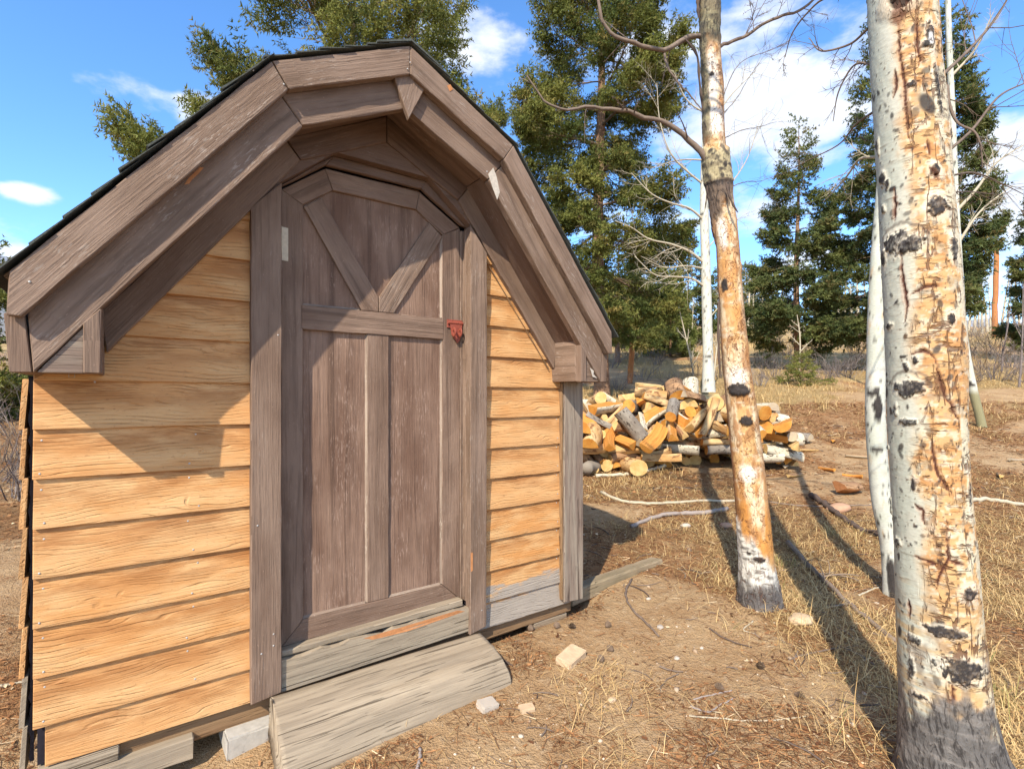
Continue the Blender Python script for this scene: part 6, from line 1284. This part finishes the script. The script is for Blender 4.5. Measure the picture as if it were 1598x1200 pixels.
# ---------------------------------------------------------------- ground cover
GRASS = NT('dry_grass_blade', .8, .2); g_ = GRASS.attr('tint').outputs['Color']; r_, gg_, b_ = GRASS.sep(g_)
c_ = GRASS.mix(r_, (.42, .255, .10), (.70, .51, .24)); c_ = GRASS.mix(gg_, c_, (.16, .19, .05)); GRASS.color(c_)
def blades(cx, cy, n, rad, h, rg, wd=.0022, lie=.5, green=0.):
    "curved two segment blades: returns V, F, T"
    a = rg.uniform(0, 6.28, n); rr = rad*np.sqrt(rg.random(n)); wd = np.broadcast_to(np.asarray(wd, float), (n,)); x = cx+np.cos(a)*rr; y = cy+np.sin(a)*rr; z = ground_z(x, y)-.004
    az = rg.uniform(0, 6.28, n); L = h*rg.uniform(.45, 1.25, n); t0 = np.abs(rg.normal(lie, .35, n)); d0 = np.stack([np.cos(az)*np.sin(t0), np.sin(az)*np.sin(t0), np.cos(t0)], 1)
    t1 = np.clip(t0+rg.uniform(.3, 1.1, n), 0, 1.75); d1 = np.stack([np.cos(az)*np.sin(t1), np.sin(az)*np.sin(t1), np.cos(t1)], 1)
    p0 = np.stack([x, y, z], 1); p1 = p0+d0*L[:, None]*.5; p2 = p1+d1*L[:, None]*.5; p2[:, 2] = np.maximum(p2[:, 2], ground_z(p2[:, 0], p2[:, 1])+.003)
    s = np.stack([-np.sin(az+rg.normal(0, .6, n)), np.cos(az), az*0], 1); s /= np.linalg.norm(s, axis=1)[:, None]; s *= (wd/2*rg.uniform(.7, 1.5, n))[:, None]
    V = np.stack([p0-s, p0+s, p1-s*.85, p1+s*.85, p2], 1).reshape(-1, 3); i = np.arange(n)[:, None]*5
    F = np.concatenate([i+[0, 1, 3], i+[0, 3, 2], i+[2, 3, 4]]); tt = rg.random(n); gr = (rg.random(n) < green)*rg.random(n); T = np.repeat(np.column_stack([tt, gr, tt*0, tt*0+1]), 5, 0)
    return V, F, T
def build_grass():
    rg = np.random.default_rng(50); VV, FF, TT, n0 = [], [], [], 0
    def add(V, F, T):
        nonlocal n0
        VV.append(V); FF.append(F+n0); TT.append(T); n0 += len(V)
    def many(x, y, cnt, rad, h, wd, lie, green):
        idx = np.repeat(np.arange(len(x)), cnt); b = lambda q: np.broadcast_to(q, (len(x),))[idx]
        add(*blades(x[idx], y[idx], len(idx), b(rad), b(h), rg, b(wd), lie, green))
    y = 1.05+12.5*rg.random(30000)**1.5; x = y*rg.uniform(-.05, 1.08, 30000); s, l = soil_masks(x, y); u = (x-SO.x)*.809+(y-SO.y)*.588; v = -(x-SO.x)*.588+(y-SO.y)*.809
    ok = (rg.random(30000) < s**1.6*1.0+.010) & ~((np.abs(u) < 1.3) & (v > -.45) & (v < 2.2)); x, y = x[ok][:2600], y[ok][:2600]; k = np.maximum(1., y/4); n_ = len(x)
    many(x, y, rg.integers(16, 38, n_), .10*k**.7, .095*rg.uniform(.5, 1.5, n_), .0020*k**.9, 1.15, .04)
    # matted dead grass lying on the soil
    y = 1.05+10*rg.random(60000)**1.5; x = y*rg.uniform(-.1, 1.08, 60000); s, l = soil_masks(x, y); u = (x-SO.x)*.809+(y-SO.y)*.588; v = -(x-SO.x)*.588+(y-SO.y)*.809
    ok = (rg.random(60000) < s*1.0+.03+.12*l) & ~((np.abs(u) < 1.3) & (v > -.45) & (v < 2.2)); x, y = x[ok], y[ok]; k = np.maximum(1., y/3.5); n_ = len(x)
    add(*blades(x, y, n_, .03, .17*rg.uniform(.5, 1.4, n_), rg, .0019*k, 1.42, .02))
    # taller tufts
    for px, py, Z, h, n in ((1215, 880, 3.0, .30, 46), (1230, 830, 3.3, .28, 40), (1330, 880, 2.9, .24, 60), (1300, 960, 2.6, .24, 50), (1350, 1010, 2.3, .28, 60), (1290, 1110, 1.95, .22, 60), (1360, 1130, 1.85, .28, 70), (1560, 900, 2.5, .26, 70), (1580, 1000, 2.1, .26, 70), (1560, 1100, 1.9, .25, 60), (1150, 900, 3.1, .2, 40), (1090, 880, 3.4, .18, 40), (1140, 1150, 1.9, .14, 40), (910, 1030, 2.3, .12, 50), (880, 1060, 2.2, .1, 40), (990, 760, 5.6, .25, 60), (1040, 740, 6., .25, 60), (950, 760, 5.6, .22, 60), (1260, 1000, 2.4, .16, 40), (1340, 790, 4., .22, 50), (560, 1165, 1.72, .07, 50), (640, 1120, 1.85, .07, 40), (700, 1180, 1.7, .05, 40), (520, 1195, 1.6, .07, 50), (470, 1215, 1.6, .09, 40)):
        x, y = XY(px, Z); add(*blades(x, y, int(n*.7), .18, h*.75, rg, .0020*max(1, Z/3), .75, .12))
    for px, py, Z in ((1225, 815, 3.6), (1545, 985, 2.15), (1570, 990, 2.1), (1300, 790, 4.2)): x, y = XY(px, Z); add(*blades(x, y, 60, .08, .09, rg, .003, .4, 1.))
    # far straw: wider, fewer
    yy = rg.uniform(9, 34, 9000); xx = yy*rg.uniform(-1.1, 1.1, 9000); s, l = soil_masks(xx, yy); ok = rg.random(9000) < s*1.2; xx, yy = xx[ok][:1300], yy[ok][:1300]
    many(xx, yy, 24, .45, .24, .0045*yy/9, .6, .03)
    V = np.concatenate(VV); me = np_mesh('dry_grass', V, np.concatenate(FF), GRASS.m, False, cols={'tint': np.concatenate(TT)}); tag(link('dry_grass', me), 'dry straw coloured grass in tufts over the ground', 'grass', kind='stuff')
build_grass()
LIT = NT('needle_and_chip_litter', .9, .1); t_ = LIT.attr('tint').outputs['Color']; r_, gg_, b_ = LIT.sep(t_)
LIT.color(LIT.mix(gg_, LIT.mix(r_, (.10, .042, .02), (.40, .20, .085)), (.58, .44, .27)))
def build_litter():
    rg = np.random.default_rng(51); n = 150000; y = 1.0+9.5*rg.random(n)**1.7; x = y*rg.uniform(-1.1, 1.1, n)
    s, l = soil_masks(x, y); cl = fbm(np.stack([x*2.2, y*2.2, x*0], 1), 3, 66); ok = rg.random(n) < np.clip(.10+.9*l+.35*s+1.5*sstep(.52, .7, cl), 0, 1)
    u = (x-SO.x)*.809+(y-SO.y)*.588; v = -(x-SO.x)*.588+(y-SO.y)*.809; ok &= ~((np.abs(u) < 1.2) & (v > .0) & (v < 2.1)) & ~((np.abs(u) < .45) & (v > -.4) & (v < .1))
    x, y = x[ok], y[ok]; n = len(x); z = ground_z(x, y)+.003; az = rg.uniform(0, 6.28, n); k = np.maximum(1, y/3.2)**.8
    chip = rg.random(n) < .22; L = np.where(chip, rg.uniform(.006, .022, n), rg.uniform(.02, .07, n))*k; wd = np.where(chip, L*rg.uniform(.35, .8, n), rg.uniform(.0014, .003, n)*k)
    tl = rg.normal(0, .16, n); d = np.stack([np.cos(az)*np.cos(tl), np.sin(az)*np.cos(tl), np.sin(tl)], 1)*L[:, None]/2; rl = rg.normal(0, .35, n); s_ = np.stack([-np.sin(az)*np.cos(rl), np.cos(az)*np.cos(rl), np.sin(rl)], 1)*wd[:, None]/2
    c = np.stack([x, y, z+np.abs(np.sin(tl))*L/2+np.abs(np.sin(rl))*wd/2], 1); bow = np.stack([s_[:, 0]*0, s_[:, 0]*0, L*rg.uniform(0, .12, n)], 1)
    V = np.stack([c-d-s_, c-d+s_, c+d+s_*.6+bow*.5, c+d-s_*.6], 1).reshape(-1, 3); F = np.arange(n)[:, None]*4+[0, 1, 2, 3]
    t = rg.random(n)**1.3; g = (rg.random(n) < .06)*1.; me = np_mesh('needle_litter', V, F, LIT.m, False, cols={'tint': np.repeat(np.column_stack([t, g, g*0, g*0+1]), 4, 0)})
    tag(link('needle_litter', me), 'red brown needle and chip litter strewn over the dirt', 'litter', kind='stuff')
    # broken twigs
    A = Acc(); N = 1500; y = 1.05+8*rg.random(N)**1.5; x = y*rg.uniform(-.6, 1.08, N); s, l = soil_masks(x, y); u = (x-SO.x)*.809+(y-SO.y)*.588; v = -(x-SO.x)*.588+(y-SO.y)*.809; ok = (rg.random(N) < .25+.6*s+.7*l) & ~((np.abs(u) < 1.35) & (v > -.5) & (v < 2.2)); x, y = x[ok], y[ok]
    az = rg.uniform(0, 6.28, len(x)); L = .04+.20*rg.random(len(x))**2.2; P3 = []
    for f in (-.5, -.15, .2, .5): P3.append((x+np.cos(az+f*.5)*L*f, y+np.sin(az+f*.5)*L*f))
    Z3 = [ground_z(a_, b_)+.004 for a_, b_ in P3]; tt = rg.random(len(x))
    for q in range(len(x)): r_q = rg.uniform(.0015, .0045)*max(1, y[q]/4); A.tube([(P3[j][0][q], P3[j][1][q], Z3[j][q]+r_q*.6) for j in range(4)], [r_q, r_q, r_q*.8, r_q*.5], 4, tt[q])
    tag(link('twig_litter', A.mesh('twig_litter', TWIGD)), 'broken twigs strewn over the soil and dead grass', 'twigs', kind='stuff')
    # pebbles
    n = 2600; y = 1.1+5*rg.random(n)**1.6; x = y*rg.uniform(-.9, 1.0, n); s, l = soil_masks(x, y); ok = rg.random(n) < 1.1-s; u = (x-SO.x)*.809+(y-SO.y)*.588; v = -(x-SO.x)*.588+(y-SO.y)*.809; ok &= ~((np.abs(u) < 1.3) & (v > -.45) & (v < 2.1)); x, y = x[ok], y[ok]
    ico = bmesh.new(); bmesh.ops.create_icosphere(ico, subdivisions=1, radius=1); iv = np.array([v.co[:] for v in ico.verts]); fi = np.array([[q.index for q in f.verts] for f in ico.faces]); ico.free()
    n = len(x); sz = .0035*rg.lognormal(0, .6, n); sc_ = np.stack([sz, sz*rg.uniform(.6, 1, n), sz*rg.uniform(.35, .8, n)], 1); a = rg.uniform(0, 6.28, n); ca, sa = np.cos(a), np.sin(a)
    v = iv[None]*sc_[:, None]*(1+rg.normal(0, .12, (n, len(iv), 1))); v = np.stack([v[..., 0]*ca[:, None]-v[..., 1]*sa[:, None], v[..., 0]*sa[:, None]+v[..., 1]*ca[:, None], v[..., 2]], -1)+np.stack([x, y, ground_z(x, y)+sz*.15], 1)[:, None]
    F = (fi[None]+np.arange(n)[:, None, None]*len(iv)).reshape(-1, 3); pb = NT('pebble_stone', .85, .2); pr, pg, _ = pb.sep(pb.attr('tint').outputs['Color']); pb.color(pb.mix(pr, (.30, .20, .12), (.58, .48, .36)))
    t = np.repeat(rg.random(n), len(iv)); me = np_mesh('pebbles', v.reshape(-1, 3), F, pb.m, False, cols={'tint': np.column_stack([t, t, t, t*0+1])}); tag(link('pebbles', me), 'small tan pebbles scattered over the dirt', 'pebbles', kind='stuff')
build_litter()

# ---------------------------------------------------------------- stones, sticks, cones
def ground_at(px, py):
    "where the ray through a photo pixel meets the ground"
    d = ((px-799)/800, 1, (612-py)/800); t = np.geomspace(.6, 60, 1500); below = np.where(CAM+d[2]*t <= ground_z(d[0]*t, t))[0]
    b = t[below[0]] if len(below) else 60.; tt = np.linspace(b*.995, b, 12); zz = CAM+d[2]*tt-ground_z(d[0]*tt, tt); b = tt[int(np.argmin(np.abs(zz)))]
    return Vector((d[0]*b, b, gz(d[0]*b, b)))
STW = plain('white_quartz_stone', (.45, .39, .32), .6, .4, .12, 25, .002); STT = plain('tan_brick_stone', (.52, .38, .24), .9, .15, .3, 35, .004); STR = plain('reddish_rock', (.46, .27, .17), .9, .15, .25, 18, .004)
def stone(px, py, dims, mat, lab, rz=0., seed=0, sharp=False, tilt=(0, 0), sink=.25):
    rg = np.random.default_rng(seed); bm = bmesh.new()
    if sharp: bmesh.ops.create_cube(bm, size=2); bmesh.ops.bevel(bm, geom=bm.edges[:], offset=.10, segments=2, affect='EDGES'); bmesh.ops.subdivide_edges(bm, edges=bm.edges[:], cuts=2, use_grid_fill=True)
    else: bmesh.ops.create_icosphere(bm, subdivisions=3, radius=1.05)
    co = np.array([v.co[:] for v in bm.verts]); n = (fbm(co*1.6+seed*9, 3, seed)-.5)*(.22 if sharp else .6)+(fbm(co*5+seed, 2, seed+3)-.5)*.12
    for v, q in zip(bm.verts, n): v.co *= 1+q; v.co = Vector((v.co.x*dims[0]/2, v.co.y*dims[1]/2, v.co.z*dims[2]/2))
    g = ground_at(px, py); me = bpy.data.meshes.new('stone'); bm.to_mesh(me); bm.free(); me.materials.append(mat)
    if not sharp: me.polygons.foreach_set('use_smooth', np.ones(len(me.polygons), bool))
    o = link('stone', me, None, g+Vector((0, 0, dims[2]*(.5-sink)))); o.rotation_euler = (tilt[0], tilt[1], rz); tag(o, lab, 'stone'); return o
stone(891, 1030, (.15, .085, .045), STT, 'tan broken paver brick lying on the bare dirt between shed and peeled aspen', .9, 1, True, (.12, -.05)).name = 'paver_brick'
stone(761, 1103, (.075, .062, .03), STW, 'pale angular stone just off the right end of the wooden step', .6, 2, True, (.1, .1))
stone(1070, 822, (.085, .05, .04), STW, 'bright white stone on the dirt left of the peeled aspen', .1, 3)
stone(1310, 797, (.22, .13, .09), STR, 'flat reddish rock beside the fallen bark near the speckled aspen', .2, 4, False, (.05, 0))
stone(1133, 822, (.12, .08, .05), STR, 'rusty red brown stone tucked against the peeled aspen left side', .4, 5)
stone(822, 1107, (.06, .045, .018), STT, 'thin flat tan stone right of the pale angular stone', .3, 6, True)
stone(1056, 1028, (.028, .022, .016), STW, 'small white stone on the open dirt below the peeled aspen', .3, 7)
stone(1095, 1012, (.02, .015, .012), STW, 'tiny white stone right of the small white stone', .3, 8)
stone(955, 1093, (.035, .03, .014), STT, 'small round tan stone at the bottom centre of the dirt', .3, 9)
stone(1012, 935, (.03, .02, .014), STW, 'small pale stone above the curved stick end', .3, 10)
stone(1030, 979, (.045, .03, .014), STW, 'small flat white stone right of the curved stick', 1.3, 11)
stone(1250, 970, (.14, .10, .05), STT, 'flat brown stone half buried right of the peeled aspen foot', .4, 12)
def stick(pix, r0, r1, mat, lab, seed=0, t=.6, lift=.3, kids=0, name='stick', cat='stick', arch=0.):
    g = [ground_at(*p) for p in pix]; n = 24; c = catmull([(*q, 0) for q in g], n)[:, :3]; rr = np.linspace(r0, r1, n)
    zg = ground_z(c[:, 0], c[:, 1]); c[:, 2] = zg+rr*(.6+lift)+arch*np.sin(np.linspace(0, math.pi, n)); rg = np.random.default_rng(seed); c[1:-1] += rg.normal(0, r0*.22, (n-2, 3)); A = Acc(); A.tube(c, rr*(1+rg.normal(0, .08, n)), 7, t, True)
    for k in range(kids):
        i = rg.integers(4, n-3); a = rg.uniform(0, 6.28); grow(A, c[i], (math.cos(a), math.sin(a), .25), rg.uniform(.08, .25), r0*.4, 1, rg, -.05, .2, 4, t, (1, 3))
    V = np.concatenate(A.V); o_ = g[0]; A.V = [V-np.array([*o_])]; o = link(name, A.mesh(name, mat), None, o_); tag(o, lab, cat); return o
stick([(938, 770), (965, 782), (1000, 787), (1050, 786), (1100, 783), (1146, 783)], .016, .012, TWIGP, 'long pale stick lying across behind the shed shadow to the peeled aspen', 1, .9)
stick([(1190, 783), (1250, 790), (1320, 790), (1370, 788)], .008, .005, TWIGD, 'thin dark stick crossing right of the peeled aspen', 2, .7)
stick([(985, 824), (1020, 810), (1060, 804), (1100, 803), (1135, 796)], .017, .02, SHRUBM, 'grey stick with darker bark end below the long pale stick', 3, .9)
stick([(986, 905), (976, 925), (985, 950), (1010, 975), (1028, 994)], .007, .006, TWIGD, 'dark curved stick on the open dirt in front of the timber', 4, .5)
stick([(1230, 850), (1262, 885), (1310, 930), (1360, 975), (1400, 1005)], .020, .012, TWIGD, 'long dark fallen branch running from the peeled aspen towards the big aspen', 5, .75, .4, 5)
stick([(1265, 775), (1300, 800), (1340, 828), (1385, 845)], .030, .02, TWIGD, 'dark rotten fallen limb left of the speckled aspen', 6, .05, .3, 3)
stick([(1175, 970), (1162, 985), (1180, 990)], .004, .003, TWIGP, 'small curled twig at the foot of the peeled aspen', 7, .6)
stick([(1078, 1102), (1100, 1112), (1125, 1100), (1146, 1090)], .004, .003, SHRUBM, 'thin bent twig at the bottom of the open dirt', 8, .9)
stick([(1082, 1092), (1110, 1085), (1142, 1078)], .0035, .003, SHRUBM, 'thin straight twig above the bent twig', 9, .8)
stick([(1340, 930), (1370, 918), (1395, 914)], .006, .005, TWIGP, 'short pale twig against the left side of the big aspen', 10, .9)
stick([(0, 1072), (20, 1068), (40, 1064)], .006, .004, TWIGP, 'pale twig on the soil outside the shed left wall', 11, .9)
stick([(650, 1205), (655, 1185), (655, 1168)], .006, .005, SHRUBM, 'short grey stub of wood in front of the step', 12, .9)
stick([(1500, 785), (1540, 782), (1598, 790), (1660, 795)], .022, .018, TWIGP, 'pale fallen pole on the dirt right of the big aspen', 13, .7)
stick([(1230, 1030), (1290, 1015), (1340, 1008)], .005, .003, TWIGD, 'dark twig in the grass left of the big aspen', 14, .5, .3, 3)
stick([(930, 745), (980, 742), (1040, 728)], .02, .018, BARKS[0], 'long peeled pole lying along the front of the woodpile', 15, .9)
stick([(915, 745), (950, 722), (1000, 690)], .075, .05, BARKS[3], 'thick rough branch leaning on the left front of the woodpile', 16, .9, .6)
stick([(1075, 1118), (1190, 1125), (1260, 1118)], .003, .002, TWIGP, 'faint straw twig at the bottom right of the dirt', 17, .8, .6)
stick([(760, 1015), (785, 1030), (800, 1040)], .005, .004, TWIGD, 'dark twig against the right end of the step', 18, .3, .6, 3)
# chunk of rusty rotten log
A = Acc(); g = ground_at(1322, 770); c = [g+Vector((-.14, 0, .05)), g+Vector((0, .02, .08)), g+Vector((.15, .05, .07))]
V, F, MI, uv = make_log('Q', .12, .32, 1.4, np.random.default_rng(5)); me = np_mesh('rotten_log', V, F, [BARKS[1], plain('rotten_wood', (.26, .11, .045), .9, .1, .4, 30, .006), plain('rotten_wood_face', (.30, .13, .05), .9, .1, .4, 24, .008)], False, MI, uv); o = link('rotten_log', me, None, g+Vector((0, 0, .06))); o.rotation_euler = (.3, .1, .5); tag(o, 'chunk of rotten orange wood lying left of the speckled aspen', 'log')
# hand placed rounds in front of the pile
def round_log(px, py, r, L, yaw, lab, b=0, c=0, kind='R', roll=0., pitch=0.):
    V, F, MI, uv = make_log(kind, r, L, 1.3, np.random.default_rng(int(px))); me = np_mesh('log', V, F, [BARKS[b], CUTS[c], SPLITS[c]], False, MI, uv); me.polygons.foreach_set('use_smooth', np.array([q == 0 for q in MI])); g = ground_at(px, py)
    o = link('firewood_log', me, None, g+Vector((0, 0, r*.85))); o.rotation_euler = (roll, pitch, yaw); tag(o, lab, 'firewood', 'split firewood logs heaped in the pile'); return o
round_log(985, 738, .105, .42, 1.75, 'short fat round log with pale sawn end, foremost at the pile foot', 2, 0)
round_log(1016, 722, .062, .5, 1.2, 'thin pale round log pointing out right of the foremost fat log', 0, 0)
round_log(1036, 720, .055, .4, 1.4, 'smallest round log, yellow end, beside the thin pale one', 2, 0)
for k in range(21):        # rounds and billets bedded along the foot of the heap, sawn ends to the front
    f = k/20; r = .055+.04*((k*7) % 5)/4; px = 928+282*f; b_, c_ = (0, 2, 1, 2, 3)[k % 5], (0, 1, 0, 0, 1)[(k*3) % 5]
    o = round_log(px, 735-26*f, r, .46, 1.5+rf.normal(0, .3), 'x', b_, c_, ('R', 'R', 'H', 'R', 'Q')[k % 5], rf.uniform(-.4, .4), rf.normal(0, .06))
    tag(o, f"{['white barked', 'brown barked', 'peeled', 'grey barked'][b_]} {['round', 'round', 'half split', 'round', 'wedge split'][k % 5]} log, {['yellow', 'orange'][c_]} end forward, pile foot, {['nearest shed', 'left', 'centre left', 'centre', 'beside peeled trunk', 'behind peeled trunk', 'right'][k//3]}, {['left', 'middle', 'right'][k % 3]} of three")
    p0 = o.location.copy(); o.location = p0+Vector((0, .10, 0))
    if k < 20:
        r2 = .05+.045*((k*3) % 4)/3; b_, c_ = (2, 0, 1, 2)[k % 4], (1, 0, 1, 0, 0)[k % 5]; o2 = round_log(px+7, 733-26*f, r2, .46, 1.4+rf.normal(0, .45), 'x', b_, c_, ('H', 'R', 'Q')[k % 3], rf.uniform(-1, 1), rf.normal(0, .08))
        o2.location = Vector((o2.location.x, p0.y+.20, p0.z+r*.85+r2*.85))
        tag(o2, f"{['white barked', 'brown barked', 'peeled', 'grey barked'][b_]} {['half split', 'round', 'wedge split'][k % 3]} log, {['yellow', 'orange'][c_]} end, second tier, {['nearest shed', 'left', 'centre left', 'centre', 'beside peeled trunk', 'behind peeled trunk', 'right'][k//3]}, {['left', 'middle', 'right'][k % 3]} of three")
round_log(1222, 695, .10, .55, .15, 'white barked log with orange sawn end at the far right of the pile', 0, 1)
round_log(1245, 690, .09, .35, -.9, 'stubby greyed log standing at the right end of the pile', 3, 2, 'H', .2)
round_log(1205, 716, .05, .4, .1, 'flat pale offcut lying right of the peeled trunk', 2, 0, 'H')
for k, (px, py, L, yw) in enumerate(((1262, 705, .3, .3), (1300, 690, .25, 1.), (1340, 715, .3, -.4), (1240, 745, .28, .6), (1290, 735, .22, 1.8), (1590, 720, .3, .2), (1560, 745, .25, .9), (1330, 745, .2, 2.2), (1225, 730, .2, 1.1))):
    V, F, MI, uv = make_log('Q', .045, L, 1.2, np.random.default_rng(200+k)); me = np_mesh('wood_chunk', V, F, [BARKS[1], CUTS[k % 3], SPLITS[k % 3]], False, MI, uv); g = ground_at(px, py); o = link('wood_chunk', me, None, g+Vector((0, 0, .02))); o.rotation_euler = (rf.uniform(-.5, .5), .05, yw)
    tag(o, ['pale', 'orange', 'greyed'][k % 3]+' split wood scrap '+['first right of the pile', 'well right of the pile', 'near the speckled aspen', 'below the pile end', 'in the red brown litter', 'at the far right edge', 'right of the big aspen', 'below the reddish litter', 'just under the white barked log'][k], 'wood scrap', 'wood scraps strewn right of the pile')
# pine cones on the dirt
def cone_mesh():
    A = Acc(); rg = np.random.default_rng(1)
    for k in range(60):
        t = k/60; a = k*2.4; r = .013*math.sin(math.pi*min(.97, t*.85+.12)); p = np.array([math.cos(a)*r*.5, math.sin(a)*r*.5, .035*t]); q = np.array([math.cos(a)*r*1.5, math.sin(a)*r*1.5, .035*t+.006]); s = np.array([-math.sin(a), math.cos(a), 0])*.005
        A.add([p-s, p+s, q+s*.6, q-s*.6], [(0, 1, 2), (0, 2, 3)], .3)
    A.tube([(0, 0, 0), (0, 0, .033)], [.005, .003], 6, 0, True); return A.mesh('pine_cone', FIRTWIG, False)
CM = cone_mesh()
for k, (px, py, w_) in enumerate(((868, 982, 'nearest the shed corner'), (887, 980, 'second from the shed corner'), (945, 980, 'left of the curved stick'), (957, 1018, 'beside the paver brick top'), (832, 985, 'by the right door post foot'), (1075, 862, 'below the white stone'), (1180, 1040, 'under the peeled aspen'), (1240, 1085, 'in the litter, lower right'), (1130, 1078, 'on the dirt by the bent twig'), (940, 1035, 'right behind the paver brick'))):
    g = ground_at(px, py); o = link('pine_cone', CM, None, g+Vector((0, 0, .010))); o.rotation_euler = (1.5+rf.normal(0, .1), 0, rf.uniform(0, 6.28)); tag(o, 'small brown pine cone on the dirt '+w_, 'pine cone', 'pine cones on the dirt')
